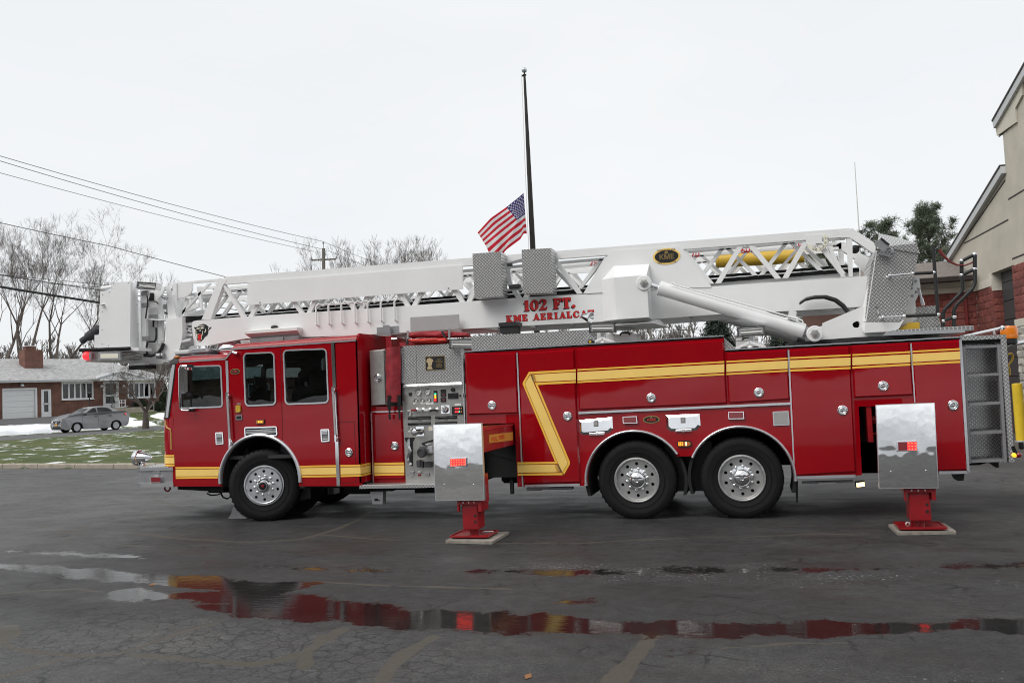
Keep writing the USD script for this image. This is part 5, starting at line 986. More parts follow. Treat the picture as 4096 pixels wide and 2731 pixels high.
bm = outrigger(c4, [(548, 739), (868, 729), (888, 1239), (562, 1241)], [(655, 957), (770, 953), (772, 1016), (656, 1020)], False, -1.66, lx, (xb-.3, xb, zb2, zt_), ((622, 1135), (815, 1133)), yl1)
def side_sheet(crop, q, x, t=.003):
    P = [on_plane(crop(*p), (x, 0, 0), (1, 0, 0)) for p in q]; return hull([(x+d, p[1], p[2]) for p in P for d in (0, t)])
lbl = part(bm, 'warning_band', side_sheet(cp, [(900, 908), (1142, 878), (1142, 962), (902, 990)], xb), 'label_yellow')
P0, P1 = on_plane(cp(922, 975), (xb, 0, 0), (1, 0, 0)), on_plane(cp(1058, 950), (xb, 0, 0), (1, 0, 0))
m = meshkit.text_mesh('PULL PINS', .11, .002, True); v = m.vertices; k = abs(P1[1]-P0[1])/v[:, 0].max(); h_ = .8*abs(on_plane(cp(930, 920), (xb, 0, 0), (1, 0, 0))[2]-P0[2])
part(bm, 'letters', TM(np.c_[xb+.003+v[:, 2], P0[1]+v[:, 0]*k, P0[2]+v[:, 1]*h_/.11], m.faces), 'letter_red')
part(bm, 'beam_edge', side_sheet(cp, [(838, 815), (1150, 795), (1150, 812), (838, 838)], xb, .02), 'red_jack')
yl2 = -.95; lx2 = (cr.p((940, 1400), yl2-.13)[0], cr.p((1090, 1400), yl2-.13)[0])
bm2 = outrigger(cr, [(702, 643), (1113, 627), (1140, 1222), (725, 1227)], [(845, 893), (996, 888), (998, 966), (848, 971)], True, -1.15, lx2, (lx2[0]-.05, lx2[0]+.25, 1.0, 1.28), ((808, 1108), (1052, 1100)), yl2)
part(T, 'jack_bay_parts', J(box(cr.p((590, 1))[0], cr.p((625, 1))[0], .02, .3, .95, 1.55), cyl((cr.p((600, 1))[0], .25, 1.22), (lx2[0], .25, 1.22), .05), box(cr.p((590, 1))[0], lx2[0], .1, .16, cr.p((600, 850), .1)[2], cr.p((600, 840), .1)[2])), 'red_jack')
ke = part(T, 'engine_parts', J(box(-3.7, -3.35, .6, .9, .45, .8, .04), cyl((-3.8, .55, .9), (-3.2, .55, .75), .06), box(-3.55, -3.5, .55, .6, .3, .9), cyl((-3.6, .7, 1.0), (-3.3, .7, 1.0), .10)), 'dark_under')
# ------------------------------------------------------------------ the ladder
YB = .62; YB2 = 1.88
beam = cz.xz([(300, 530), (312, 516), (335, 510), (690, 482), (1447, 432)], YB)+cl.xz([(960, 657), (1500, 618)], YB)+cb.xz([(220, 628), (1165, 568), (2340, 490)], YB)+ct.xz([(720, 662), (660, 985)], YB)+cb.xz([(1900, 775), (1240, 805), (632, 850), (245, 868)], YB)+cl.xz([(2050, 832), (930, 890), (0, 947)], YB)+cz.xz([(690, 640), (410, 692), (318, 691)], YB)
part(T, 'ladder_beam', prism(beam, YB, YB+.10), 'white_paint', label='long white side beam of the ladder, lettered'); part(T, 'ladder_beam', prism(beam, YB2-.10, YB2), 'white_paint', label='far side beam of the ladder')
xs_ = [p[0] for p in beam]; xl, xr_ = min(xs_), max(xs_); ztop = float(np.median([cz.p((1447, 432), YB)[2], cl.p((960, 657), YB)[2], cb.p((1165, 568), YB)[2]])); zbot = cl.p((930, 890), YB)[2]
for x in np.arange(xl+.6, xr_-.2, .62): part(T, 'ladder_rung', box(x-.025, x+.025, YB+.08, YB2-.08, zbot+.02, zbot+.08), 'white_paint')
part(T, 'beam_lip', box(xl+1.2, xr_, YB+.10, YB+.18, zbot+.01, zbot+.03), 'white_paint')
ch_t = cz.xz([(535, 196), (2352, 43)], YB)+cb.xz([(0, 236), (2350, 70)], YB); ch_b = cz.xz([(540, 248), (2352, 106)], YB)+cb.xz([(0, 305), (2350, 142)], YB)
def chord(y0, y1): return prism([ch_t[0], ch_t[-1], ch_b[-1], ch_b[0]], y0, y1)
part(T, 'top_chord', chord(YB, YB+.09), 'white_paint'); part(T, 'top_chord', chord(YB2-.09, YB2), 'white_paint')
def zc(x): return np.interp(x, [ch_b[0][0], ch_b[-1][0]], [ch_b[0][1], ch_b[-1][1]])
nodes = [kz.p((1035, 808), YB)[0]]+[cz.p(q, YB)[0] for q in ((1120, 453), (1497, 430), (1885, 400))]+[cl.p(q, YB)[0] for q in ((985, 655), (1470, 618), (1990, 588))]
nodes += [nodes[-1]+.93, cb.p((1195, 562), YB)[0], cb.p((1770, 522), YB)[0], cb.p((2325, 490), YB)[0]]
def lattice(xs, y, z0, z1f, w, t, skip=0):
    for a, b in zip(xs[:-1], xs[1:]):
        m_ = (a+b)/2; zt2 = z1f(m_)+.02
        for p, q in (((a+w*.7, z0), (m_-w*.7, zt2)), ((m_+w*.7, zt2), (b-w*.7, z0))):
            part(T, 'lattice_bar', bar((p[0], y, p[1]), (q[0], y, q[1]), t, w, (0, 1, 0)) if False else prism([(p[0]-w*.6, p[1]), (p[0]+w*.6, p[1]), (q[0]+w*.6, q[1]), (q[0]-w*.6, q[1])], y-t/2, y+t/2), 'white_paint')
for y in (YB+.045, YB2-.045): lattice([2*kz.p((680, 300), YB)[0]-nodes[0]]+nodes if False else nodes, y, ztop-.01, zc, .066, .06)
for y0, y1 in ((YB-.004, YB+.09), (YB2-.09, YB2)):
    part(T, 'end_post', prism(kz.xz([(340, 855), (480, 855), (668, 330), (735, 240), (720, 222), (610, 205), (590, 225), (560, 330)], YB), y0, y1), 'white_paint')
    part(T, 'lattice_bar', prism(kz.xz([(660, 315), (700, 310), (1018, 808), (950, 815)], YB), y0+.01, y1-.02), 'white_paint')
    part(T, 'end_brace', prism(ct.xz([(420, 215), (545, 165), (790, 330), (790, 440), (520, 262), (430, 262)], YB), y0, y1), 'white_paint')
    part(T, 'lattice_bar', prism(ct.xz([(485, 258), (548, 262), (553, 670), (513, 670)], YB), y0+.01, y1-.01), 'white_paint')
    part(T, 'lattice_bar', prism(ct.xz([(290, 360), (330, 360), (480, 675), (435, 675)], YB), y0+.01, y1-.01), 'white_paint')
# nested sections
def zoff(z): return z
z2b = ztop+.012; A2, A3 = YB+.16, YB+.28
r2 = [cb.p((1700, y), A2)[2] for y in (196, 222)]; r3 = [cb.p((1700, y), A3)[2] for y in (236, 262)]
for y, s in ((A2, 1), (YB2-.16, -1)):
    part(T, 'slide_rail', box(xl+.1, xr_-.1, y-.02, y+.02, z2b, z2b+.052), 'gloss_black'); part(T, 'inner_beam', box(xl-.15, xr_-.1, y+s*.022, y+s*.06, z2b-.35, z2b+.068), 'white_paint')
    part(T, 'inner_rail', box(xl-.2, xr_-.25, y-.025, y+.025, r2[1], r2[0]), 'white_paint')
    lattice(list(np.arange(xl+.45, xr_-.2, .86)), y, z2b+.06, lambda x: r2[1], .055, .05)
for y, s in ((A3, 1), (YB2-.28, -1)):
    part(T, 'slide_rail', box(xl+.15, xr_-.2, y-.02, y+.02, z2b+.085, z2b+.122), 'gloss_black')
    part(T, 'inner_rail', box(xl-.2, xr_-.35, y-.02, y+.02, r3[1], r3[0]), 'white_paint')
    lattice(list(np.arange(xl+.2, xr_-.3, .70)), y, z2b+.12, lambda x: r3[1], .045, .04)
z2t = r3[1]+.135
for q, t_ in (((120, 368), '75'), ((985, 310), '70'), ((1415, 282), '60'), ((1860, 252), '55')):
    p = cb.p(q, YB+.25); part(T, 'length_number', text(t_, .075, p[0], z2t-.135, YB+.256, .002, True), 'letter_red')
p = [cb.p(q, 1.25) for q in ((1225, 352), (1960, 306))]; part(T, 'extension_cylinder', J(cyl(p[0], p[1], .10), cyl(p[0]-(p[1]-p[0])*.03, p[0], .108)), 'yellow_plastic', 40)
p = [cb.p(q, 1.4) for q in ((1650, 482), (2230, 447))]; part(T, 'extension_cylinder', bar(p[0], p[1], .08, .05), 'yellow_plastic')
# sign panel, step boxes, hooks, plates on the near side
part(T, 'sign_panel', prism(cz.xz([(704, 238), (2262, 110), (2264, 283), (706, 399)], YB-.03), YB-.03, YB-.012), 'white_paint', label='blank white sign panel on the ladder side')
for q in ((795, 380), (2160, 275)): a = cz.p(q, YB-.03); part(T, 'panel_bolt', ball((a[0], YB-.032, a[2]), .012, sub=1), 'grey_metal')
for a, b in (([(1047, 246), (1290, 228), (1308, 611), (1065, 626)], 0), ([(1468, 211), (1720, 198), (1736, 580), (1480, 588)], 1)):
    o = cl.xz(a, YB-.28); part(T, 'tread_box', prism(o, YB-.28, YB-.02), 'tread_xz', label=('left diamond plate step box on the ladder', 'right diamond plate step box on the ladder')[b])
bk = part(T, 'folding_step', J(bar(cl.p((1300, 345), YB-.15), cl.p((1480, 300), YB-.15), .05, .035), bar(cl.p((1310, 560), YB-.15), cl.p((1480, 545), YB-.15), .05, .035), bar(cl.p((1348, 350), YB-.17), cl.p((1375, 520), YB-.17), .06, .06, (0, 1, 0))), 'bright_trim')
part(bk, 'rubber_block', J(box(cl.p((1335, 0), YB-.2)[0], cl.p((1425, 0), YB-.2)[0], YB-.22, YB-.1, cl.p((1380, 545), YB-.2)[2], cl.p((1380, 510), YB-.2)[2], .008), box(cl.p((1328, 0), YB-.2)[0], cl.p((1366, 0), YB-.2)[0], YB-.22, YB-.14, cl.p((1350, 352), YB-.2)[2], cl.p((1350, 330), YB-.2)[2])), 'black')
hx = (1205, 1295, 1388, 1483, 1577, 1673, 1772)
for i, x in enumerate(hx):
    f = i/6; a, b = cz.p((x, 402-38*f), YB-.03), cz.p((x+4, 548-32*f), YB-.03)
    part(T, 'hook_bar', tube([(a[0]+.10, YB+.01, a[2]-.01), (a[0]+.05, YB-.05, a[2]+.02), (a[0], YB-.05, a[2]-.02), (b[0], YB-.05, b[2]+.02), (b[0]+.01, YB-.01, b[2])], .015, 8), 'white_paint', 40)
part(T, 'hook_rod', cyl(cz.p((1200, 398), YB+.01), cz.p((1795, 356), YB+.01), .008), 'white_paint')
part(T, 'grey_plate', prism(cl.xz([(515, 790), (930, 765), (932, 890), (518, 912)], YB-.12), YB-.12, YB-.10), 'grey_plate')
o = ci.xz([(1198, 203), (1452, 184), (1453, 276), (1200, 292)], YB-.01); tp_ = part(T, 'rest_plate', prism(o, YB-.015, YB), 'bright_trim')
part(tp_, 'rest_strap', prism(ci.xz([(1272, 180), (1345, 178), (1368, 285), (1302, 292)], YB-.08), YB-.10, YB-.07), 'grey_metal'); part(T, 'rest_post', prism(ci.xz([(1308, 312), (1376, 304), (1378, 520), (1312, 520)], YB-.08), YB-.1, YB+.1), 'red_jack')
q = ci.p((1395, 342), YB-.1); part(T, 'rest_bolt', cyl((q[0]-.03, YB-.1, q[2]), (q[0]+.06, YB-.1, q[2]), .022), 'chrome', 30)
# lettering
def glyph(ch):
    V, Hh = .27, .15
    def ln(p, w): return LineString(p).buffer(w/2, cap_style=2, join_style=2)
    def sf(x, y, w=.46): return sbox(x-w/2, y-.055 if y > .5 else y, x+w/2, y if y > .5 else y+.055).union(sbox(x-w/2+.03, y-.11 if y > .5 else y, x+w/2-.03, y if y > .5 else y+.10))
    g = {'1': (.5, [ln([(.27, 0), (.27, 1)], V), sf(.27, 0), Polygon([(.0, .76), (.16, .84), (.2, 1), (.3, 1), (.3, .7), (.05, .68)])]),
         '0': (.72, [Polygon(ellipse(.36, .5, .36, .51)).difference(Polygon(ellipse(.36, .5, .12, .38)))]),
         '2': (.68, [Polygon([(.0, .74), (.06, .9), (.2, 1.0), (.42, 1.0), (.58, .92), (.64, .76), (.6, .58), (.44, .36), (.3, .2), (.5, .18), (.62, .3), (.68, .3), (.62, 0), (0, 0), (0, .08), (.2, .32), (.34, .52), (.38, .7), (.34, .84), (.26, .88), (.2, .84), (.22, .74), (.16, .66), (.06, .66)])]),
         'F': (.68, [ln([(.2, 0), (.2, 1)], V), sf(.2, 0), sf(.2, 1, .4), sbox(.2, .84, .62, 1), sbox(.54, .68, .66, 1), sbox(.2, .44, .5, .58), sbox(.42, .36, .52, .66)]),
         'T': (.74, [ln([(.37, 0), (.37, 1)], V), sf(.37, 0), sbox(.02, .84, .72, 1), sbox(0, .66, .12, 1), sbox(.62, .66, .74, 1)]),
         '.': (.34, [Point(.16, .14).buffer(.15)]),
         'K': (.82, [ln([(.2, 0), (.2, 1)], V), sf(.2, 0), sf(.2, 1), Polygon([(.3, .42), (.52, .86), (.5, 1), (.8, 1), (.78, .9), (.66, .86), (.48, .52), (.7, .12), (.82, .1), (.82, 0), (.52, 0), (.3, .4)])]),
         'M': (1.0, [ln([(.16, 0), (.16, 1)], .2), ln([(.84, 0), (.84, 1)], .26), sf(.16, 0, .34), sf(.84, 0, .38), sf(.14, 1, .3), sf(.86, 1, .3), Polygon([(.08, 1), (.36, 1), (.52, .5), (.66, 1), (.9, 1), (.56, .1), (.44, .1)])]),
         'E': (.7, [ln([(.2, 0), (.2, 1)], V), sf(.2, 0, .4), sf(.2, 1, .4), sbox(.2, .85, .64, 1), sbox(.55, .68, .66, 1), sbox(.2, 0, .66, .15), sbox(.57, 0, .69, .34), sbox(.2, .44, .48, .57), sbox(.42, .36, .5, .65)]),
         'A': (.84, [Polygon([(.1, 0), (.38, 1), (.52, 1), (.82, 0), (.54, 0), (.49, .22), (.26, .22), (.2, 0)]).difference(Polygon([(.3, .36), (.45, .36), (.385, .64)])), sf(.12, 0, .34), sf(.68, 0, .4)]),
         'R': (.8, [ln([(.2, 0), (.2, 1)], V), sf(.2, 0, .42), sf(.2, 1, .4), Polygon([(.2, 1), (.5, 1), (.66, .9), (.7, .74), (.64, .58), (.5, .5), (.6, .3), (.66, .1), (.8, .1), (.8, 0), (.52, 0), (.4, .3), (.3, .46), (.2, .46)]).difference(sbox(.33, .6, .44, .88))]),
         'I': (.46, [ln([(.22, 0), (.22, 1)], V), sf(.22, 0, .44), sf(.22, 1, .44)]),
         'L': (.66, [ln([(.2, 0), (.2, 1)], V), sf(.2, 0, .4), sf(.2, 1, .42), sbox(.2, 0, .62, .15), sbox(.53, 0, .65, .36)]),
         'C': (.76, [Polygon(ellipse(.4, .5, .4, .51)).difference(Polygon(ellipse(.46, .5, .2, .37))).difference(sbox(.5, .34, 1, .66)), sbox(.6, .62, .72, .95)]), ' ': (.42, [])}[ch]
    return g[0], (unary_union([x.buffer(0) for x in g[1]]) if g[1] else None)
def lettering(s, crop, left, right, hgt, y, name):
    a, b = crop.p(left, y), crop.p(right, y); gap = .06 if len(s) < 9 else .15; W_ = sum(glyph(c)[0]+gap for c in s); kx = (b[0]-a[0])/W_; x = a[0]; dz = (b[2]-a[2])
    for c in s:
        w, g = glyph(c)
        if g is not None:
            sh = affinity.translate(affinity.scale(g, kx, hgt, origin=(0, 0)), x, a[2]+dz*(x-a[0])/(b[0]-a[0]))
            l = part(T, name, prism(sh, y-.004, y-.002), 'letter_red')
            d = hgt*(.085 if len(s) < 9 else .06); part(l, 'letter_shadow', prism(unary_union([affinity.translate(sh.buffer(.0022), -d*f, -d*f) for f in (0, .33, .66, 1)]), y-.0018, y-.0002), 'letter_black')
        x += (w+gap)*kx
h1 = ch.p((600, 120), YB)[2]-ch.p((600, 345), YB)[2]; h2 = ch.p((1200, 385), YB)[2]-ch.p((1200, 525), YB)[2]
lettering('102 FT.', ch, (515, 345), (1640, 268), h1, YB, 'letter'); lettering('KME AERIALCAT', ch, (140, 580), (2040, 455), h2, YB, 'letter')
# animal head emblem
def hd(pts, d, m, n='emblem_mark', par=None): return part(par or T, n, prism(ck.xz(pts, YB), YB-.002-d, YB-d+.0005), m)
hd_ = hd([(1330, 865), (1372, 862), (1395, 838), (1440, 826), (1475, 838), (1500, 866), (1534, 862), (1512, 888), (1496, 900), (1492, 935), (1480, 960), (1455, 975), (1440, 1000), (1425, 1012), (1412, 1028), (1385, 1028), (1370, 1012), (1360, 985), (1350, 960), (1345, 920), (1350, 895)], 0, 'letter_black', 'animal_emblem')
hd([(1378, 955), (1395, 938), (1418, 946), (1412, 990), (1402, 1012), (1386, 1010), (1378, 985)], .002, 'letter_red', par=hd_)
for q in ([(1352, 885), (1375, 872), (1400, 868), (1398, 880), (1375, 888)], [(1405, 868), (1430, 862), (1450, 872), (1430, 882), (1408, 880)], [(1352, 900), (1358, 900), (1360, 940), (1372, 965), (1370, 1000), (1362, 985), (1352, 950)], [(1395, 895), (1412, 893), (1410, 905), (1398, 908)], [(1428, 905), (1434, 908), (1430, 940), (1420, 975), (1418, 1005), (1412, 1000), (1418, 960), (1424, 935)], [(1462, 880), (1470, 890), (1468, 910), (1455, 925), (1448, 920), (1460, 905)], [(1492, 872), (1508, 870), (1500, 888), (1492, 888)], [(1372, 1008), (1390, 1018), (1410, 1015), (1405, 1022), (1385, 1024)], [(1372, 850), (1400, 845), (1430, 842), (1460, 850), (1430, 850), (1400, 853)], [(1362, 945), (1385, 938), (1385, 944), (1365, 952)]): hd(q, .002, 'cream', par=hd_)
# the white shroud with the cylinder's pivot
part(T, 'pivot_shroud', prism(cb.xz([(92, 630), (302, 264), (905, 221), (1166, 566), (1160, 575), (985, 578)], YB-.01), YB-.012, YB+.0), 'white_paint')
YC = .22
fr = [cb.p(q, YC) for q in ((335, 492), (612, 470), (616, 832), (345, 852))]; bk_ = [cb.p(q, YB) for q in ((332, 392), (636, 375))]
bk2 = [cb.p(q, YB) for q in ((228, 512), (240, 864), (640, 848), (650, 470))]
x0, x1 = fr[0][0], fr[1][0]; zt1, zb1 = fr[0][2], fr[2][2]
part(T, 'pivot_box', hull([(x0, YC, zt1), (x1, YC, zt1), (x1, YC, zb1), (x0, YC, zb1), (bk_[0][0], YB, bk_[0][2]), (bk_[1][0], YB, bk_[1][2]), (bk2[0][0], YB, bk2[0][2]), (bk2[1][0], YB, bk2[1][2]), (x1, YB, zb1)]), 'white_paint')
part(T, 'pivot_tray', hull([(bk2[1][0], YB, zb1-.01), (x1+.1, YB, zb1-.01), (bk2[1][0]+.1, YC, zb1-.08), (x1+.05, YC, zb1-.08), (bk2[1][0], .9, zb1-.12), (x1+.2, .9, zb1-.12)]), 'white_paint')
oq = cb.p((783, 312), YB); oval(cb, (783, 312), abs(cb.p((902, 312), YB)[0]-oq[0]), .115, YB-.012, 'KME', fill='letter_black', rim='yellow_stripe', tcol='brass')
for s, zz_, dz_ in (('WORLD CLASS', .078, 0), ('FIRE APPARATUS', -.097, 0)): part(T, 'badge_lettering', text(s, .022, oq[0]-.13, oq[2]+zz_, YB-.0185, .0015, True, 0, width=.26), 'stripe_dark')
# lift cylinders
for yc, nm in ((.30, 'near'), (2.2, 'far')):
    a, b = cb.p((597, 545), .30), ct.p((150, 1270), .30); a[1] = b[1] = yc; t = (b-a)/np.linalg.norm(b-a)
    s0, s1 = cb.p((722, 585), .30), cb.p((1962, 945), .30); l0, l1 = np.dot(s0-a, t), np.dot(s1-a, t)
    bd = part(T, 'lift_cylinder', J(lathe([(0, l0-.01), (.088, l0-.01), (.104, l0), (.104, l0+.06), (.099, l0+.07), (.099, l1-.02), (.09, l1), (0, l1)], a, t, 36)), 'white_paint', 35)
    part(bd, 'cylinder_rod', cyl(a+.03*t, a+t*l0, .045), 'chrome', 40); part(bd, 'cylinder_eye', J(lathe([(.085, -.06), (.085, .06), (0, .06)], a, (0, 1, 0), 28), lathe([(.10, -.06), (.10, .06), (0, .06)], b, (0, 1, 0), 28), cyl(a+t*l1, b, .07, .06)), 'grey_metal', 35)
    if yc < 1:
        for c_, r_ in ((a, .105), (b, .105)):
            f = part(bd, 'pivot_flange', lathe([(r_, .06), (r_, .09), (r_-.01, .10), (0, .10)], c_, (0, -1, 0), 32), 'white_paint', 35)
            part(bd, 'pivot_nut', J(lathe([(.058, .10), (.055, .125), (.03, .128), (.028, .15), (0, .15)], c_, (0, -1, 0), 6), lathe([(.012, .15), (.010, .165), (0, .165)], c_, (0, -1, 0), 12)), 'brushed_steel')
        part(bd, 'hydraulic_pipe', tube([cb.p(q, .2) for q in ((815, 548), (830, 535), (860, 555), (1300, 680), (1780, 812), (1900, 845), (1945, 860), (1950, 880))], .011, 8), 'white_paint', 40)
        q = cb.p((1860, 810), .2); part(bd, 'valve_block', hull([cb.p(p, .2+d) for p in ((1830, 770), (1895, 780), (1890, 855), (1820, 840)) for d in (0, .1)]), 'white_paint')
parts(T, 'hydraulic_hose', [tube([ct.p((x+dx, y+dy), .48+.02*i) for x, y in ((0, 945), (60, 905), (150, 885), (260, 882), (370, 915), (450, 975), (500, 1040))], .014, 7) for i, (dx, dy) in enumerate(((0, 0), (-8, 12), (10, -10)))], 'black', 40)
# ------------------------------------------------------------------ turntable and operator's console
arm = ct.xz([(120, 1225), (238, 1180), (238, 1155), (640, 985), (720, 985), (690, 1200), (900, 1262), (900, 1292), (205, 1330), (130, 1320)], .42)
for y0, y1 in ((.42, .50), (2.0, 2.08)): part(T, 'turntable_arm', prism(Polygon(arm).difference(Polygon(rrect(ct.xz([(543, 1160), (625, 1118), (622, 1203), (560, 1203)], .42), .03)) if y0 < 1 else Polygon()), y0, y1), 'white_paint')
part(T, 'arm_web', prism(ct.xz([(238, 1160), (640, 990), (720, 990), (690, 1200), (240, 1300)], .42), .9, .95), 'dark_under')
tc_ = ct.p((900, 1330), 1.25); part(T, 'turntable_ring', J(cyl((1.45, 1.25, 2.18), (1.45, 1.25, ct.p((800, 1300), .5)[2]), 1.0, n=48), box(-.3, 2.4, .35, 2.3, 2.12, 2.22)), 'black', 40)
pz = ct.p((1300, 1235), .15)[2]; part(T, 'turntable_platform', box(ct.p((880, 1), .15)[0], ct.p((1724, 1), .15)[0], .15, 2.35, pz-.03, pz+.03, .006), 'tread_xy'); part(T, 'platform_edge', prism(ct.xz([(862, 1288), (905, 1246), (1725, 1220), (1725, 1254)], .14), .14, .148), 'bright_trim')
YK = .34
part(T, 'console', prism(ct.xz([(800, 395), (950, 378), (1240, 432), (1212, 560), (1085, 1120), (1035, 1148), (690, 1145), (682, 1100), (742, 545)], YK), YK, YK+.75), 'tread_xz', label='diamond plate operator console')
part(T, 'console_edge', J(hull([ct.p(q, YK-.004) for q in ((798, 396), (806, 396), (694, 1142), (684, 1142))]+[ct.p(q, YK+.18) for q in ((770, 470), (655, 985), (622, 1130))])), 'white_paint')
part(T, 'console_base', hull([ct.p(q, YK+.002) for q in ((690, 1146), (1088, 1122), (1035, 1215), (960, 1242), (672, 1258))]+[ct.p(q, YK+.18) for q in ((618, 1130), (640, 1225))]+[ct.p(q, YK+.6) for q in ((700, 1146), (1080, 1122), (1030, 1215), (680, 1250))]), 'white_paint')
part(T, 'console_hood', hull([ct.p(q, YK-.02) for q in ((930, 350), (945, 376), (1256, 431), (1222, 322))]+[ct.p(q, YK+.5) for q in ((825, 218), (1020, 262), (1220, 320))]+[ct.p(q, YK+.2) for q in ((832, 290), (800, 380))]), 'tread_xz')
lm = part(T, 'console_lamp', hull([ct.p(q, YK-d) for q in ((772, 335), (835, 277), (925, 352), (882, 416)) for d in (.02, .16)]), 'bright_trim'); part(lm, 'lamp_rim', bar(ct.p((838, 277), YK-.1), ct.p((926, 350), YK-.1), .16, .02), 'black')
part(T, 'console_shelf', J(hull([ct.p(q, YK-d) for q in ((830, 420), (962, 455), (955, 470), (828, 438)) for d in (0, .12)]), bar(ct.p((850, 440), YK-.06), ct.p((880, 530), YK-.02), .012, .012, (0, 1, 0)), box(*[ct.p((x, 0), YK)[0] for x in (915, 945)], YK-.04, YK, ct.p((930, 430), YK)[2], ct.p((930, 385), YK)[2], .006)), 'bright_trim')
for a, b in (((785, 992), (820, 992)),): part(T, 'console_slot', bar(ct.p(a, YK-.001), ct.p(b, YK-.001), .006, .01), 'black')
part(T, 'key_switch', cyl(ct.p((815, 1030), YK), ct.p((822, 1065), YK-.02), .012), 'grey_metal')
wb_ = part(T, 'ladder_bracket', prism(ct.xz([(1130, 790), (1170, 768), (1218, 782), (1240, 830), (1230, 880), (1206, 930), (1212, 1000), (1180, 1140), (1050, 1218), (1085, 1120)], .6), .6, .66), 'white_paint')
part(T, 'ladder_bracket', prism(ct.xz([(1193, 672), (1244, 664), (1262, 790), (1180, 776)], .62), .62, .68), 'white_paint')
for q in ((1212, 716), (1215, 830), (1175, 872), (1168, 790)): a = ct.p(q, .6); part(wb_, 'bolt', ball((a[0], .598, a[2]), .018, (1, .6, 1), 1), 'grey_metal')
part(T, 'gas_strut', J(cyl(ct.p((1245, 800), .6), ct.p((1270, 900), .6), .014), cyl(ct.p((1270, 900), .6), ct.p((1288, 970), .6), .022)), 'bright_trim', 40)
part(T, 'seat_box', prism(ct.xz([(1210, 990), (1415, 972), (1488, 1218), (1225, 1220)], .62), .62, 1.3), 'tread_xz', label='low diamond plate box behind the console')
part(T, 'foot_pedal', prism(ct.xz([(1045, 1205), (1090, 1190), (1130, 1152), (1250, 1145), (1252, 1214), (1050, 1230)], .4), .4, .62), 'yellow_plastic', label='yellow foot pedal guard')
hr = part(T, 'hand_rail', cyl(ct.p((1391, 345), .22), ct.p((1442, 1065), .22), .021), 'black', 40, label='straight black padded rail beside the console')
for (a, b, c_) in (((940, 662), (1180, 640), (1402, 628)), ((868, 1096), (1092, 1084), (1445, 1066))):
    part(hr, 'cross_rail', cyl(ct.p(a, .24), ct.p(b, .22), .014), 'chrome', 40); part(hr, 'rail_sleeve', cyl(ct.p(b, .22), ct.p(c_, .22), .021), 'black', 40)
    for p in (a, b, c_): q = ct.p(p, .22); part(hr, 'rail_joint', ball(q, .026), 'chrome', True)
    q = ct.p(a, .24); part(hr, 'rail_foot', J(cyl(q, (q[0], YK, q[2]), .014), cyl((q[0], YK-.01, q[2]), (q[0], YK, q[2]), .03)), 'chrome', 40)
for y_, q in ((.45, ((1690, 508), (1690, 640), (1702, 800), (1668, 855), (1520, 1005), (1497, 1050), (1496, 1215))), (.40, ((1828, 440), (1828, 600), (1832, 730), (1800, 800), (1640, 960), (1610, 1020), (1610, 1220)))):
    part(T, 'hand_rail', tube([ct.p(p, y_) for p in q], .024, 10), 'black', 40, label='bent black handrail at the back of the platform')
for a, b in (((1690, 508), (1826, 438)), ((1690, 655), (1826, 592)), ((1500, 1132), (1612, 1092))):
    p, q = ct.p(a, .45), ct.p(b, .40); c_ = part(T, 'cross_rail', cyl(p, q, .022), 'black', 40); parts(c_, 'rail_joint', [ball(e, .029) for e in (p, q)], 'chrome', True)
part(T, 'safety_strap', tube([ct.p(p, .42) for p in ((1455, 388), (1490, 440), (1560, 510), (1640, 548), (1720, 555), (1790, 530), (1830, 500))], [.022, .02, .016, .012, .01, .01, .01], 8), 'downspout', 40)
part(T, 'ladder_rear_gear', J(ball(ct.p((575, 385), .9), .06), box(*[ct.p((x, 0), .9)[0] for x in (540, 640)], .85, .95, ct.p((560, 372), .9)[2], ct.p((560, 355), .9)[2])), 'black')
part(T, 'ladder_rear_plate', hull([ct.p(q, 1.2) for q in ((560, 520), (620, 420), (740, 480), (715, 640), (700, 660))]+[ct.p(q, 1.25) for q in ((560, 520), (620, 420), (740, 480))]), 'white_paint')
dl_ = part(T, 'angle_dial', prism(Polygon(ct.xz([(62, 235), (225, 228), (232, 320), (65, 330)], YB-.005)), YB-.008, YB), 'white_paint')
a0 = ct.p((178, 300), YB-.01); rr = abs(ct.p((292, 300), YB-.01)[0]-a0[0]); an_ = np.radians(np.linspace(-160, 38, 24))
part(dl_, 'dial_scale', prism(Polygon([(a0[0]+rr*math.cos(t), a0[2]+rr*math.sin(t)) for t in an_]+[(a0[0]+rr*.66*math.cos(t), a0[2]+rr*.66*math.sin(t)) for t in an_[::-1]]), YB-.022, YB-.008), 'cream')
for s, t in (('20', -115), ('0', -95), ('10', -70), ('30', -45), ('50', -18), ('70', 10)):
    t = math.radians(t); part(dl_, 'dial_number', text(s, .032, a0[0]+rr*.84*math.cos(t)-.022, a0[2]+rr*.84*math.sin(t)-.016, YB-.022, .001, False), 'letter_black')
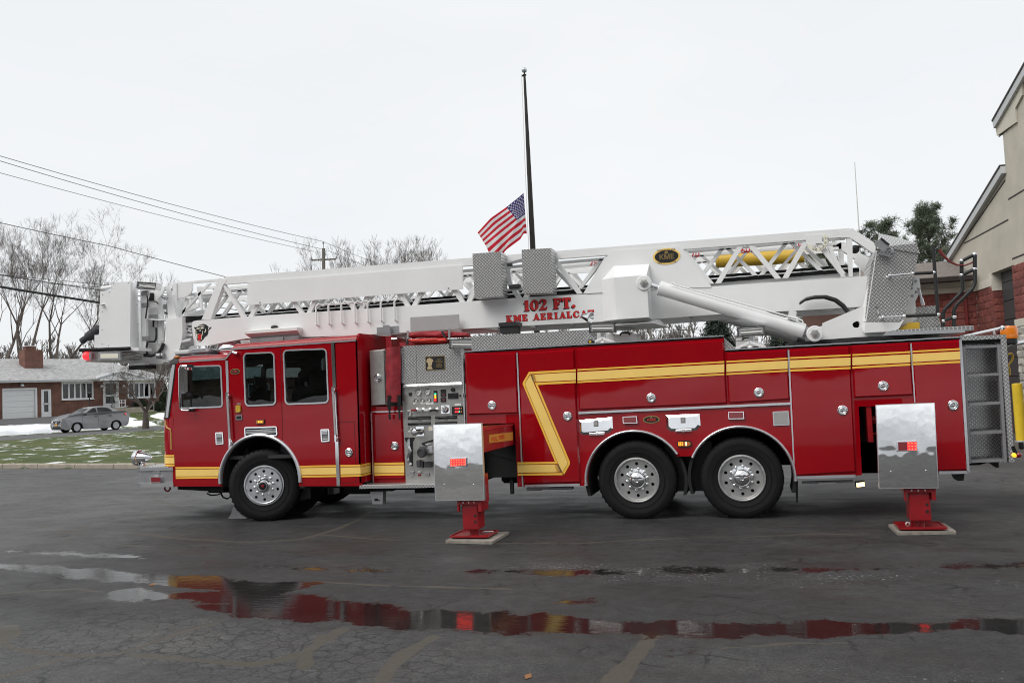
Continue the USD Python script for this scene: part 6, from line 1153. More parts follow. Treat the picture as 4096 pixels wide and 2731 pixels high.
# ------------------------------------------------------------------ rear ladder rack
YR = .02
top = ce.xz([(222, 212), (637, 196), (638, 232), (228, 252)], YR); part(T, 'rack_top', prism(top, YR, .55), 'tread_xz')
part(T, 'rack_post', prism(ce.xz([(588, 236), (640, 226), (712, 1340), (665, 1342)], YR), YR, YR+.09), 'tread_xz'); 
part(T, 'rack_back', prism(ce.xz([(235, 250), (640, 232), (700, 1340), (300, 1350)], .44), .44, .46), 'tread_xz')
xr2 = ce.p((588, 700), YR)[0]; part(T, 'rack_side', hull([ce.p(q, YR+d) for q in ((588, 240), (664, 1340)) for d in (.02, .42)]+[ce.p(q, YR+d)+np.array([.02, 0, 0]) for q in ((588, 240), (664, 1340)) for d in (.02, .42)]), 'grey_metal')
part(T, 'rack_roof', prism(ce.xz([(235, 252), (590, 238), (590, 262), (238, 280)], .1), .1, .44), 'black')
ld = part(T, 'access_ladder', J(prism(ce.xz([(245, 302), (272, 300), (325, 1350), (300, 1352)], .05), .05, .12)), 'grey_metal', label='grey step ladder recessed in the rear corner')
part(ld, 'ladder_rail', prism(ce.xz([(556, 283), (586, 282), (646, 1336), (618, 1338)], .05), .05, .12), 'grey_metal')
for q in ([(272, 296), (556, 288), (556, 312), (273, 324)], [(288, 553), (572, 540), (573, 562), (290, 574)], [(301, 810), (585, 797), (587, 820), (302, 834)], [(314, 1068), (604, 1055), (606, 1080), (316, 1094)], [(325, 1322), (618, 1310), (620, 1334), (326, 1346)]):
    part(ld, 'ladder_step', prism(ce.xz(q, .06), .06, .34), 'grey_metal')
q = [ce.p(p, .2) for p in ((222, 216), (350, 192), (520, 155), (605, 136))]; rl_ = part(T, 'top_hand_rail', tube(q, .017, 8), 'bright_trim', 40); part(rl_, 'rail_stay', cyl(ce.p((525, 155), .2), ce.p((530, 195), .2), .014), 'bright_trim', 40); part(rl_, 'rail_joint', ball(ce.p((605, 136), .2), .03), 'chrome', True)
q = ce.p((668, 235), .5); bc_ = part(T, 'beacon', lathe([(.09, 0), (.10, .02), (.10, .12), (.085, .16), (.0, .17)], (q[0], .5, q[2]), (0, 0, 1), 28), 'amber_beacon', 40); part(bc_, 'beacon_base', J(cyl((q[0], .5, q[2]-.06), (q[0], .5, q[2]), .085), box(q[0]-.25, q[0]+.05, .45, .55, q[2]-.08, q[2]-.05)), 'black', 40)
part(T, 'rear_pole', cyl(ce.p((650, 298), .5), ce.p((830, 262), .5), .02), 'chrome', 40); part(T, 'rear_pole', cyl(ce.p((650, 282), .6), ce.p((830, 248), .6), .014), 'bright_trim', 40)
part(T, 'rear_tool_grip', tube([ce.p(p, .7) for p in ((655, 375), (685, 368), (698, 385), (692, 425), (672, 455), (655, 470), (670, 520), (668, 560))], .014, 8), 'yellow_plastic', 40)
ra = part(T, 'marker_arm', J(box(*[ce.p((x, 0), .04)[0] for x in (664, 700)], .03, .1, ce.p((680, 1228), .04)[2], ce.p((680, 1162), .04)[2], .01), tube([ce.p(p, .04) for p in ((690, 1195), (705, 1235), (722, 1262), (730, 1272))], .028, 8)), 'rubber', 40)
for p, m in (((705, 1273), 'amber_lit'), ((748, 1273), 'red_lens')): part(ra, 'lens', ball(ce.p(p, .04), .035, sub=2), m, True)
part(T, 'rear_under_bracket', prism(ce.xz([(490, 1345), (572, 1342), (572, 1388), (550, 1388)], .3), .3, .4), 'black')
part(T, 'rear_lower_edge', prism(ce.xz([(300, 1352), (465, 1345), (400, 1365), (310, 1368)], .3), .3, .5), 'dark_under')
# ------------------------------------------------------------------ gear on top of the body
part(T, 'tread_panel', prism(cl.xz([(1038, 952), (2106, 890), (2112, 1020), (1042, 1086)], .10), .10, .13), 'tread_xz', label='long diamond plate side board above the body')
part(T, 'body_deck', box(-4.0, 2.4, .13, 2.4, 2.06, 2.10), 'aluminium'); part(T, 'tread_panel', hull([cb.p(q, .05) for q in ((1277, 1010), (1388, 1108), (1280, 1112))]+[cb.p(q, .09) for q in ((1277, 1010), (1388, 1108), (1280, 1112))]), 'tread_xz')
def flood(q, crop, y, mount=None):
    o = crop.xz(q, y); h = part(T, 'flood_light', prism(ring(o, .018), y-.02, y+.12), 'chrome', label=None)
    part(h, 'flood_reflector', hull([(x, y+.03, z) for x, z in inset(o, .016)]+[(x, y+.10, z) for x, z in inset(o, .045)]), 'lamp_glass'); part(h, 'flood_tube', J(cyl((o[0][0]+.04, y+.0, (o[0][1]+o[3][1])/2-.01), (o[1][0]-.04, y+.0, (o[1][1]+o[2][1])/2-.01), .012), cyl((o[0][0]+.04, y+.0, (o[0][1]*.7+o[3][1]*.3)), (o[1][0]-.04, y, (o[1][1]*.7+o[2][1]*.3)), .008)), 'white_flat', 40)
    part(h, 'flood_end', J(box(o[0][0]+.018, o[0][0]+.05, y, y+.03, o[3][1]+.02, o[0][1]-.02), box(o[1][0]-.05, o[1][0]-.018, y, y+.03, o[2][1]+.02, o[1][1]-.02)), 'aluminium')
    if mount:
        a, b, wd = mount; p, q2 = crop.p(a, y+.05), crop.p(b, y+.05); part(h, 'flood_neck', J(box(p[0]-.03, p[0]+.03, y+.02, y+.1, q2[2], p[2]+.02, .006)), 'bright_trim')
        if wd:
            zc_ = q2[2]; x_ = q2[0]; bw = wd; part(h, 'flood_yoke', hull([(x_+s*bw, y+d, zc_-.085) for s in (-1, 1) for d in (0, .06)]+[(x_+s*.05, y+d, zc_) for s in (-1, 1) for d in (0, .06)]).difference(hull([(x_+s*bw*.7, y+d, zc_-.09) for s in (-1, 1) for d in (-.02, .09)]+[(x_+s*.05, y+d, zc_-.04) for s in (-1, 1) for d in (-.02, .09)])) if False else J(bar((x_-bw, y+.03, zc_-.075), (x_, y+.03, zc_), .06, .035), bar((x_, y+.03, zc_), (x_+bw, y+.03, zc_-.075), .06, .035), ball((x_, y+.03, zc_-.07), .035)), 'white_paint')
flood([(850, 974), (1060, 970), (1056, 1062), (852, 1060)], cl, YP-.14, ((965, 1065), (965, 1110), None)); flood([(120, 882), (345, 876), (346, 960), (122, 966)], cb, .06, ((238, 966), (238, 1010), .17)); flood([(1386, 918), (1622, 902), (1624, 985), (1388, 1004)], cb, .06, ((1510, 1005), (1495, 1045), .19))
q = cl.p((2050, 790), .2); sl = part(T, 'spot_light', lathe([(.012, -.14), (.03, -.12), (.05, -.07), (.078, .0), (.082, .02), (.075, .025), (.05, .0), (0, -.02)], q, (.75, -.25, -.18), 28), 'chrome', 40)
part(T, 'spot_bracket', cyl((q[0], .2, q[2]-.16), (q[0], .2, q[2]-.06), .012), 'bright_trim')
for qs, hd2 in (([(905, 132), (1095, 122), (1097, 194), (906, 205)], [(950, 138), (965, 116), (1022, 113), (1042, 134)]), ([(1996, 165), (2200, 152), (2204, 236), (1998, 246)], [(2055, 180), (2068, 160), (2118, 154)])):
    o = kh.xz(qs, .45); bx_ = part(T, 'equipment_box', prism(o, .45, .95), 'white_paint'); part(bx_, 'box_lid', prism([o[0], o[1], (o[1][0], o[1][1]-.035), (o[0][0], o[0][1]-.035)], .44, .96), 'white_flat'); part(bx_, 'box_handle', tube([kh.p(p, .44) for p in hd2], .014, 8), 'black', 40)
part(T, 'junction_box', prism(kh.xz([(632, 172), (720, 166), (722, 214), (636, 222)], .06), .06, .12), 'bright_trim'); q = kh.p((682, 196), .05); part(T, 'socket_plug', J(lathe([(.035, 0), (.035, .03), (.02, .035), (0, .03)], (q[0], .06, q[2]), (0, -1, 0), 20)), 'black', 35); part(T, 'plug_ring', lathe([(.02, .034), (.018, .045), (.008, .045), (0, .04)], (q[0], .06, q[2]), (0, -1, 0), 20), 'yellow_plastic', 35)
part(T, 'duct_panel', J(prism(kh.xz([(735, 120), (830, 118), (900, 140), (900, 205), (738, 215)], .5), .5, .55)), 'white_paint')
o = cl.xz([(1282, 860), (1426, 856), (1430, 926), (1284, 930)], .3); bb = part(T, 'exhaust_stack', prism(o, .3, .5), 'black'); part(bb, 'stack_cap', prism(cl.xz([(1268, 836), (1436, 828), (1438, 862), (1272, 868)], .28), .28, .52), 'black')
# covered hose bed and rescue float above the pump
def lump(q, crop, y, d, seed, m, name, par=T):
    o = Polygon(crop.xz(q, y)); x0, z0, x1, z1 = o.bounds; nx, nz = 40, 10; X = np.linspace(x0, x1, nx); V = []
    for j, f in enumerate(np.linspace(-1, 1, nz)):
        for x in X:
            c_ = o.intersection(LineString([(x, z0-1), (x, z1+1)])); a, b = (c_.bounds[1], c_.bounds[3]) if not c_.is_empty else ((z0+z1)/2,)*2
            n_ = meshkit.fbm(np.array([x*5, f*2, seed]), 3, seed)-.5
            V.append((x, y-d*math.sqrt(max(1-f*f, 0))*(1+.7*n_), (a+b)/2+f*(b-a)/2+.02*n_))
    V = np.array(V).reshape(nz, nx, 3); G, F = grid_mesh(V[..., 0], V[..., 1], V[..., 2]); B = G.copy(); B[:, 1] = y+.5
    return part(par, name, TM(G, F), m, True)
lump([(1575, 268), (1700, 252), (1850, 243), (2050, 250), (2240, 262), (2300, 275), (2312, 322), (2000, 330), (1600, 338)], ci, .45, .12, 3, 'red_cloth', 'bed_cover'); lump([(1597, 348), (1620, 338), (1900, 326), (2025, 322), (2040, 360), (2030, 392), (1900, 400), (1650, 402), (1610, 380)], ci, .36, .12, 5, 'orange_red', 'rescue_float')
part(T, 'hose_bed', J(box(ci.p((1450, 1), .5)[0], ci.p((2330, 1), .5)[0], .5, 2.0, 2.35, 2.62)), 'red_cloth')
for a, b in (((1566, 245), (1558, 412)), ((2050, 212), (2052, 335))): part(T, 'bed_post', bar(ci.p(a, .33), ci.p(b, .33), .03, .02, (0, 1, 0)), 'bright_trim')
for a, b in (((1568, 340), (1545, 410)), ((1965, 250), (2030, 385))): part(T, 'strap', bar(ci.p(a, .30), ci.p(b, .30), .03, .01, (0, 1, 0)), 'black')
# ------------------------------------------------------------------ ladder tip and rescue bucket
YU = .32
tipr = kz.xz([(-20, 275), (600, 214), (600, 255), (-20, 305)], YB+.13)
for y in (YB+.13, YB2-.18): part(T, 'tip_rail', prism(tipr, y, y+.05), 'white_paint')
xtip = kb.p((1460, 500), YB)[0]
for q in ([(430, 290), (478, 285), (20, 790), (-30, 790)], [(260, 345), (320, 340), (345, 690), (320, 690)], [(520, 275), (555, 290), (760, 470), (730, 480)], [(80, 520), (130, 520), (60, 800), (20, 800)]): part(T, 'lattice_bar', prism(kz.xz(q, YB+.13), YB+.13, YB+.17), 'white_paint')
part(T, 'tip_rail', prism(kz.xz([(265, 345), (560, 330), (560, 370), (265, 380)], YB2-.2), YB2-.2, YB2-.15), 'white_paint'); part(T, 'tip_plate', prism(kz.xz([(0, 700), (290, 590), (290, 660), (30, 760)], YB+.5), YB+.5, YB+.55), 'white_paint'); part(T, 'tip_plate', prism(kz.xz([(80, 760), (380, 690), (380, 780), (80, 800)], YB+.6), YB+.6, YB+.65), 'white_paint')
part(T, 'tip_slide', prism(ck.xz([(1202, 748), (1430, 732), (1410, 792), (1240, 810), (1205, 812)], YB+.03), YB+.03, YB+.1), 'gloss_black')
for q in ([(1210, 815), (1300, 812), (1300, 840), (1215, 845)], [(1205, 880), (1305, 868), (1305, 880), (1205, 905)], [(1195, 940), (1310, 935), (1310, 965), (1195, 965)], [(1200, 845), (1300, 900), (1300, 925), (1200, 880)]): part(T, 'tip_bracket', prism(ck.xz(q, YB+.05), YB+.05, YB+.3), 'white_paint')
part(T, 'tip_knuckle', J(cyl(ck.p((1225, 1045), YB), ck.p((1325, 1020), YB), .07), cyl(ck.p((1225, 1100), YB), ck.p((1240, 1030), YB), .05)), 'grey_metal', 40)
o = ck.xz([(1100, 370), (1306, 358), (1312, 400), (1312, 440), (1295, 485), (1250, 520), (1190, 538), (1140, 542), (1100, 542)], YB+.08); rp = part(T, 'tip_guard', prism(o, YB+.08, YB+.11), 'white_paint'); 
part(T, 'tip_post', prism(ck.xz([(1095, 372), (1135, 370), (1145, 780), (1115, 780)], YB+.06), YB+.06, YB+.12), 'white_paint'); part(T, 'tip_brace', prism(ck.xz([(1020, 408), (1048, 402), (1142, 775), (1050, 780), (1040, 740)], YB+.02), YB+.02, YB+.06), 'white_paint'); part(T, 'tip_tray', prism(ck.xz([(805, 760), (930, 775), (1145, 752), (1145, 780), (930, 790), (805, 778)], YB-.05), YB-.05, YB+.3), 'white_paint')
part(T, 'support_arm', prism(kb.xz([(1345, 790), (1600, 735), (1605, 980), (1590, 1130), (1540, 1280), (1450, 1400), (1400, 1420), (1280, 1400), (1285, 1200), (1340, 1100)], YB-.06), YB-.06, YB+.2), 'white_paint'); part(T, 'support_arm', prism(kb.xz([(560, 1450), (930, 1320), (1290, 1375), (1450, 1410), (1400, 1455), (1330, 1440), (1280, 1470), (930, 1468)], YB+.1), YB+.1, YB+1.0), 'white_paint')
bu = part(T, 'bucket', prism(kb.xz([(318, 335), (505, 312), (515, 192), (795, 183), (782, 1212), (225, 1214), (227, 1020), (298, 1015)], YU), YU, YU+.04), 'white_paint', label='white rescue bucket at the ladder tip')
part(bu, 'bucket_corner', hull([kb.p(q, YU+.002) for q in ((795, 183), (782, 1212), (798, 183), (786, 1212))]+[kb.p(q, YU+.28) for q in ((905, 213), (928, 1212))]), 'white_paint')
bx_l, bx_r = kb.p((300, 600), YU)[0], kb.p((950, 600), YU+.3)[0]; bz0_, bz1_ = kb.p((500, 1212), YU)[2], kb.p((650, 188), YU)[2]
part(bu, 'bucket_far_side', box(bx_l, bx_r, 2.10, 2.14, bz0_, bz1_-.05), 'white_paint'); part(bu, 'bucket_front', box(bx_l-.1, bx_l-.06, YU+.3, 1.9, bz0_, bz0_+.9), 'white_paint')
part(bu, 'bucket_rear', J(box(bx_r, bx_r+.03, YU+.3, .95, bz0_, bz1_-.05), box(bx_r, bx_r+.03, 1.5, 2.1, bz0_, bz1_-.1)), 'white_paint')
part(bu, 'edge_roll', cyl(kb.p((340, 290), YU+.1), kb.p((505, 262), YU+.1), .03), 'white_paint', 40)
for q in ((525, 208), (760, 200), (465, 345), (355, 385), (348, 650), (345, 935), (350, 1160), (445, 1185), (915, 487), (895, 550), (912, 845), (908, 1085), (800, 540)): a = kb.p(q, YU-.001); part(bu, 'rivet', ball((a[0], (YU if q[0] < 790 else YU+.2)-.002, a[2]) if q[0] < 790 else tuple(kb.p(q, YU+.19)), .008, sub=1), 'grey_metal')
q = kb.p((360, 552), YU-.03); part(bu, 'hook', J(box(q[0]-.04, q[0]+.015, YU-.04, YU, q[2]-.005, q[2]+.01), box(q[0], q[0]+.015, YU-.04, YU, q[2]-.03, q[2]+.01)), 'bright_trim')
zf0, zf1 = kb.p((400, 1265), YU-.05)[2], kb.p((400, 1430), YU-.05)[2]
fl = part(T, 'bucket_floor', hull([kb.p(q, YU-.05) for q in ((15, 1262), (650, 1266), (650, 1402), (95, 1440))]+[kb.p(q, YU+.5) for q in ((920, 1266), (920, 1328))]+[(bx_l-.35, 2.2, zf0), (bx_r+.05, 2.2, zf0), (bx_l-.2, 2.2, zf1), (bx_r-.1, 2.2, zf1)]), 'tread_xz', label='diamond plate floor of the bucket')
part(fl, 'floor_lip', prism(kb.xz([(-5, 1240), (795, 1212), (920, 1216), (920, 1266), (10, 1262)], YU-.02), YU-.02, YU+.3), 'white_paint'); part(fl, 'rubber_bumper', tube([kb.p(p, YU-.06) for p in ((0, 1256), (400, 1243), (780, 1228))], .030, 8), 'rubber', 40)
l_ = part(fl, 'bucket_light', hull([kb.p(p, YU-.06-d) for p in ((140, 1295), (180, 1293), (180, 1398), (142, 1400)) for d in (0, .06)]), 'grey_metal'); q = kb.p((95, 1345), YU-.08); part(l_, 'lens', ball(q, .062, (1.05, .8, 1.05)), 'red_lit', True)
o = kb.xz([(308, 1285), (640, 1283), (640, 1408), (312, 1408)], YU-.055); l_ = part(fl, 'flood_light', prism(o, YU-.075, YU-.05), 'bright_trim'); part(l_, 'lens', prism(kb.xz([(322, 1312), (595, 1308), (595, 1378), (322, 1382)], YU-.076), YU-.08, YU-.074), 'cream')
part(fl, 'floor_box', box(*[kb.p((x, 1), .6)[0] for x in (725, 980)], .6, .9, kb.p((800, 1560), .6)[2], kb.p((800, 1500), .6)[2], .01), 'black'); part(fl, 'floor_bracket', box(*[kb.p((x, 1), .6)[0] for x in (735, 970)], .6, .9, kb.p((800, 1500), .6)[2], kb.p((800, 1455), .6)[2]), 'white_paint')
nz_ = part(T, 'water_nozzle', J(cyl(kb.p((300, 905), .9), kb.p((215, 990), .9), .07), cyl(kb.p((230, 975), .9), kb.p((130, 1050), .9), .085), cyl(kb.p((140, 1040), .9), kb.p((60, 1090), .9), .055), lathe([(.05, 0), (.06, .02), (.06, .06), (0, .06)], kb.p((70, 1085), .9), (-.8, 0, -.5), 20)), 'grey_seat', 35)
# gear between bucket and ladder
flood([(905, 182), (1210, 205), (1190, 318), (880, 295)], kb, YU+.1)
part(T, 'tip_mast', prism(kb.xz([(975, 320), (1070, 320), (1035, 480), (1035, 1300), (965, 1300), (975, 480)], YU+.22), YU+.22, YU+.28), 'white_paint'); part(T, 'mast_clamp', J(*[box(*[kb.p((x, 1), YU+.2)[0] for x in (945, 1045)], YU+.2, YU+.26, kb.p((990, b), YU+.2)[2], kb.p((990, a), YU+.2)[2], .006) for a, b in ((335, 400), (515, 580), (1040, 1105))]), 'grey_metal')
part(T, 'tip_panel', prism(kb.xz([(1050, 330), (1215, 270), (1325, 260), (1320, 300), (1280, 380), (1225, 450), (1225, 1270), (1040, 1280)], YU+.45), YU+.45, YU+.5), 'white_paint'); part(T, 'tip_panel', prism(kb.xz([(1225, 455), (1282, 445), (1290, 1100), (1225, 1160)], YU+.38), YU+.38, YU+.44), 'white_paint')
for a, b, m in (((1075, 365), (1155, 480), 'dark_under'), ((1115, 620), (1142, 670), 'dark_under'), ((1295, 540), (1400, 605), 'grey_metal'), ((1145, 790), (1170, 890), 'black')): q1_, q2_ = kb.p(a, YU+.44), kb.p(b, YU+.44); part(T, 'tip_fitting', box(q1_[0], q2_[0], YU+.42, YU+.5, q2_[2], q1_[2], .004), m)
for a, b in (((1055, 590), (1210, 700)), ((1170, 795), (1225, 890)), ((1060, 1130), (1220, 1280))): q1_, q2_ = kb.p(a, YU+.40), kb.p(b, YU+.40); part(T, 'tip_cover', box(q1_[0], q2_[0], YU+.38, YU+.5, q2_[2], q1_[2], .008), 'white_flat')
parts(T, 'tip_hose', [tube([kb.p(p, YU+.2) for p in pp], r, 8) for pp, r in ((((1050, 400), (1062, 460), (1058, 560), (1040, 660), (1030, 760)), .012), (((1195, 905), (1198, 1000), (1192, 1080), (1170, 1120), (1110, 1118), (1060, 1125), (1045, 1200), (1045, 1280), (1060, 1310)), .018), (((1010, 1335), (1120, 1340), (1220, 1310), (1280, 1230), (1310, 1150)), .030), (((1160, 490), (1200, 500), (1225, 530)), .012), (((1280, 420), (1300, 440), (1380, 445)), .010))], 'black', 40)
part(T, 'tip_pipes', J(*[cyl(kb.p((1290, y), YU+.6), kb.p((1440, y+12), YU+.6), r) for y, r in ((350, .012), (395, .025), (440, .012), (300, .03))]), 'bright_trim', 40)
part(T, 'tip_roller', J(cyl(kb.p((1215, 1345), YU+.2), kb.p((1275, 1345), YU+.2), .05), cyl(kb.p((1290, 1340), YU+.2), kb.p((1315, 1340), YU+.2), .045)), 'grey_metal', 40)
o = kz.xz([(355, 430), (500, 430), (470, 570), (330, 575)], 1.9); part(T, 'flood_light', prism(o, 1.9, 2.05), 'grey_metal', label='lamp seen from behind at the ladder tip'); part(T, 'flood_neck', cyl(kz.p((405, 575), 1.95), kz.p((400, 680), 1.95), .02), 'bright_trim')
part(T, 'tip_guard', prism(kz.xz([(-30, 480), (250, 450), (200, 520), (130, 640), (-30, 640)], 1.8), 1.8, 1.85), 'white_paint')
# ------------------------------------------------------------------ pads, chock, bollard
def pad(crop, q, label, hq, tilt):
    P = [on_z(crop(*p), 0)[:2] for p in q]; c = np.mean(P, 0)
    t = thing('ground_pad', label, 'ground pad', (*c, 0), None)
    part(t, 'board', slab(Polygon(P).buffer(-.01, join_style=2).buffer(.01), .003, .036), 'wood_pad')
    hp = [on_y(crop(*p), on_z(crop(*hq[0]), .036)[1]) for p in hq]
    part(t, 'rope_handle', tube(hp, .010, 8), 'white_flat', 40)
pad(kj, [(10, 1425), (990, 1450), (1350, 1236), (335, 1262)], 'weathered grey board under the front outrigger foot', [(775, 1240), (780, 1205), (820, 1175), (1000, 1175), (1020, 1200), (1000, 1245)], 0)
pad(cr, [(790, 1495), (855, 1553), (1265, 1545), (1185, 1487), (1000, 1475)], 'weathered grey board under the rear outrigger foot', [(915, 1488), (912, 1470), (920, 1460), (936, 1462), (940, 1488)], 0)
q0 = on_z(c3(645, 1425), 0); ck_ = thing('wheel_chock', 'grey metal wedge chock at the front wheel of the fire truck', 'wheel chock', q0)
yk = q0[1]; part(ck_, 'wedge', prism([(lambda p: (p[0], max(p[2], .002)))(on_y(c3(*p), yk)) for p in ((582, 1422), (600, 1385), (612, 1335), (622, 1336), (640, 1365), (680, 1402), (715, 1424))], yk, yk+.2), 'grey_metal')
part(ck_, 'base_plate', prism([(lambda p: (p[0], p[2]))(on_y(c3(*p), yk)) for p in ((580, 1426), (716, 1428), (716, 1421), (580, 1419))], yk-.02, yk+.22), 'grey_metal')
b0 = on_z(cd(2346, 1014), 0); bo = thing('bollard', 'yellow round steel bollard beside the garage door', 'bollard', b0)
r_b = .115; hb = at(cd(2341, 880), (b0-CAM) @ FW)[2]
part(bo, 'post', lathe([(r_b, 0), (r_b, hb-.03), (r_b*.9, hb-.008), (r_b*.5, hb), (0, hb+.004)], b0, (0, 0, 1), 32), 'bollard_yellow', 40); part(bo, 'collar', lathe([(r_b+.04, 0), (r_b+.03, .03), (r_b, .035)], b0, (0, 0, 1), 32), 'grey_metal', 40)

# ------------------------------------------------------------------ flagpole and flag
DF = 25.0
base = at(cf(545, 1460), DF); top = at(cf(465, 95), DF); bx, by = base[0], base[1]; gzf = float(terrain(np.array(bx), np.array(by)))
ztop_ = top[2]; fp_ = thing('flagpole', 'tall dark bronze flagpole with a pale ball on top', 'flagpole', (bx, by, gzf))
part(fp_, 'pole', lathe([(.09, gzf-.2), (.088, gzf+1.5), (.080, base[2]), (.062, base[2]+(ztop_-base[2])*.5), (.034, ztop_), (0, ztop_)], (bx, by, 0), (0, 0, 1), 24), 'pole_bronze', 40)
part(fp_, 'pulley_head', J(cyl((bx, by, ztop_), (bx, by, ztop_+.03), .055), cyl((bx, by, ztop_+.03), (bx, by, ztop_+.09), .018), box(bx-.09, bx-.03, by-.02, by+.02, ztop_-.02, ztop_+.02)), 'pole_bronze', 40)
part(fp_, 'ball_finial', ball((bx, by, ztop_+.16), .080, sub=3), 'finial', True)
part(fp_, 'halyard', tube([(bx-.06, by-.1, ztop_), (bx-.085, by-.1, base[2]+(ztop_-base[2])*.5), (bx-.12, by-.1, gzf+1.2)], .007, 5), 'rope')
from scipy.interpolate import RegularGridInterpolator
us = [0, .10, .13, .4, .7, 1]; vs = [0, .54, 1]
ctl = np.array([[(477, 1025), (443, 1054), (433, 1063), (340, 1138), (215, 1225), (112, 1340)], [(488, 1195), (472, 1206), (467, 1210), (425, 1238), (300, 1338), (175, 1440)], [(503, 1350), (466, 1346), (462, 1384), (335, 1478), (298, 1530), (250, 1600)]], float)
gx_ = RegularGridInterpolator((vs, us), ctl[..., 0], method='linear'); gy_ = RegularGridInterpolator((vs, us), ctl[..., 1], method='linear')
def flag_pt(u, v, off=0.0):
    u, v = np.broadcast_arrays(np.asarray(u, float), np.asarray(v, float)); e = .03
    def sm(g): return sum(g(np.stack([np.clip(v+a, 0, 1), np.clip(u+b, 0, 1)], -1)) for a in (-e, 0, e) for b in (-e, 0, e))/9
    X, Y = sm(gx_), sm(gy_)
    D = DF-.10-.35*u+.10*np.sin(9*u+2.5*v)+.06*np.sin(17*u-3*v)*u+np.where(u < .12, .15*v*(1-u/.12), 0)
    P = np.stack([at(cf(x, y), d) for x, y, d in zip(X.ravel(), Y.ravel(), D.ravel())]).reshape(*u.shape, 3)
    return P - off*FW
def flag_sheet(u0, u1, v0, v1, nu, nv, off=0.0):
    U, Vv = np.meshgrid(np.linspace(u0, u1, nu), np.linspace(v0, v1, nv)); P = flag_pt(U, Vv, off); V, F = grid_mesh(P[..., 0], P[..., 1], P[..., 2]); return TM(V, F)
def cloth(name, c):
    M[name] = usdkit.material(stage, '/World/Looks/'+name, {"d": ("diffuse_bsdf", {"color": c}), "t": ("translucent_bsdf", {"color": c}), "m": ("mix_closure", {"fac": .4})}, [("d.BSDF", "m.closure1"), ("t.BSDF", "m.closure2")], surface="m.closure")
cloth('flag_red', (.62, .035, .06)); cloth('flag_white', (.82, .82, .82)); cloth('flag_blue', (.075, .065, .20))
P0 = flag_pt(0, 0); fg = thing('flag', 'red, white and blue striped flag with stars flying at half mast', 'flag', P0)
for i in range(13):
    part(fg, 'stripe', flag_sheet(.4 if i < 7 else 0, 1, i/13, (i+1)/13, 26 if i < 7 else 40, 3), 'flag_red' if i % 2 == 0 else 'flag_white', True)
can = part(fg, 'canton', flag_sheet(0, .4, 0, 7/13, 16, 10), 'flag_blue', True)
for r in range(9):
    for k in range(6 if r % 2 == 0 else 5):
        u_, v_ = (.4/12)*(1+2*k+(r % 2)), (7/13/10)*(r+1); c = flag_pt(u_, v_, .02); e1 = flag_pt(u_+.01, v_, .02)-c; e2 = flag_pt(u_, v_+.01, .02)-c; e1 /= np.linalg.norm(e1); e2 /= np.linalg.norm(e2)
        ring_ = [c+(.036 if j % 2 == 0 else .015)*(math.sin(j*.6283)*e1-math.cos(j*.6283)*e2) for j in range(10)]
        part(can, 'star', TM([c]+ring_, [(0, j+1, (j+1) % 10+1) for j in range(10)]), 'flag_white')

# ------------------------------------------------------------------ brick house
H0 = at(cd(90, 957), 66.0); H0[2] = 0; hd2 = SD; hn2 = SN
HX, HY = np.array([*SD, 0]), np.array([*SN, 0]); HZ = 1.50
def HT(m):
    m = m.copy(); v = m.vertices; m.vertices = H0 + v[:, :1]*HX + v[:, 1:2]*HY + v[:, 2:3]*np.array([0, 0, 1.]); return m
def hxz(q, y=0.0):
    out = []
    for p in q: P = on_plane(A5(*p), H0+HY*y, HY); out.append((float((P-H0) @ HX), float(P[2])))
    return out
HS = thing('brick_house', 'long brown brick ranch house with grey shingle roof and white garage door', 'house', (*H0[:2], HZ))
def hp(parent, name, q, y0, y1, m, **k): return part(parent, name, HT(prism(hxz(q, y1), y0, y1)), m, **k)
xg0 = hxz([(35, 700)])[0][0]; xe = hxz([(1868, 700)])[0][0]; zev = np.mean([hxz([(500, 485)])[0][1], hxz([(1700, 482)])[0][1]]); x_l = xg0-7
holes = [hxz(q) for q in ([(35, 590), (412, 588), (412, 930), (35, 935)], [(468, 590), (580, 590), (580, 925), (468, 930)], [(700, 488), (1062, 488), (1062, 698), (700, 700)], [(1172, 503), (1352, 503), (1352, 850), (1172, 850)], [(1452, 488), (1768, 488), (1768, 680), (1452, 684)])]
wall = sbox(x_l, 1.2, xe, zev).difference(unary_union([Polygon(h).buffer(0) for h in holes]))
part(HS, 'wall', HT(prism(wall, 0, .2)), 'house_brick'); part(HS, 'wall', HT(J(box(xe-.2, xe, .2, 8, 1.2, zev), box(x_l, xe-.2, 7.8, 8, 1.2, zev), box(x_l, x_l+.2, .2, 7.8, 1.2, zev))), 'house_brick', label='end and back walls')
part(HS, 'dark_interior', HT(box(x_l+.25, xe-.25, .9, 1.0, 1.3, zev)), 'dark_room')
zr_ = hxz([(700, 243)], 4.2)[0][1]; ov = .55
def rf(P, F, name, m, t=.12):
    P = np.array(P, float); V = np.vstack([P, P-np.array([0, 0, t])]); n = len(P); F2 = [tuple(f) for f in F]+[tuple(n+i for i in f[::-1]) for f in F]
    ed = [(0, 1), (1, 2), (2, 3), (3, 0)][:n] if n == 4 else [(0, 1), (1, 2), (2, 0)]
    for a, b in ed: F2 += [(a, n+a, n+b), (a, n+b, b)]
    return part(HS, name, HT(TM(V, F2)), m)
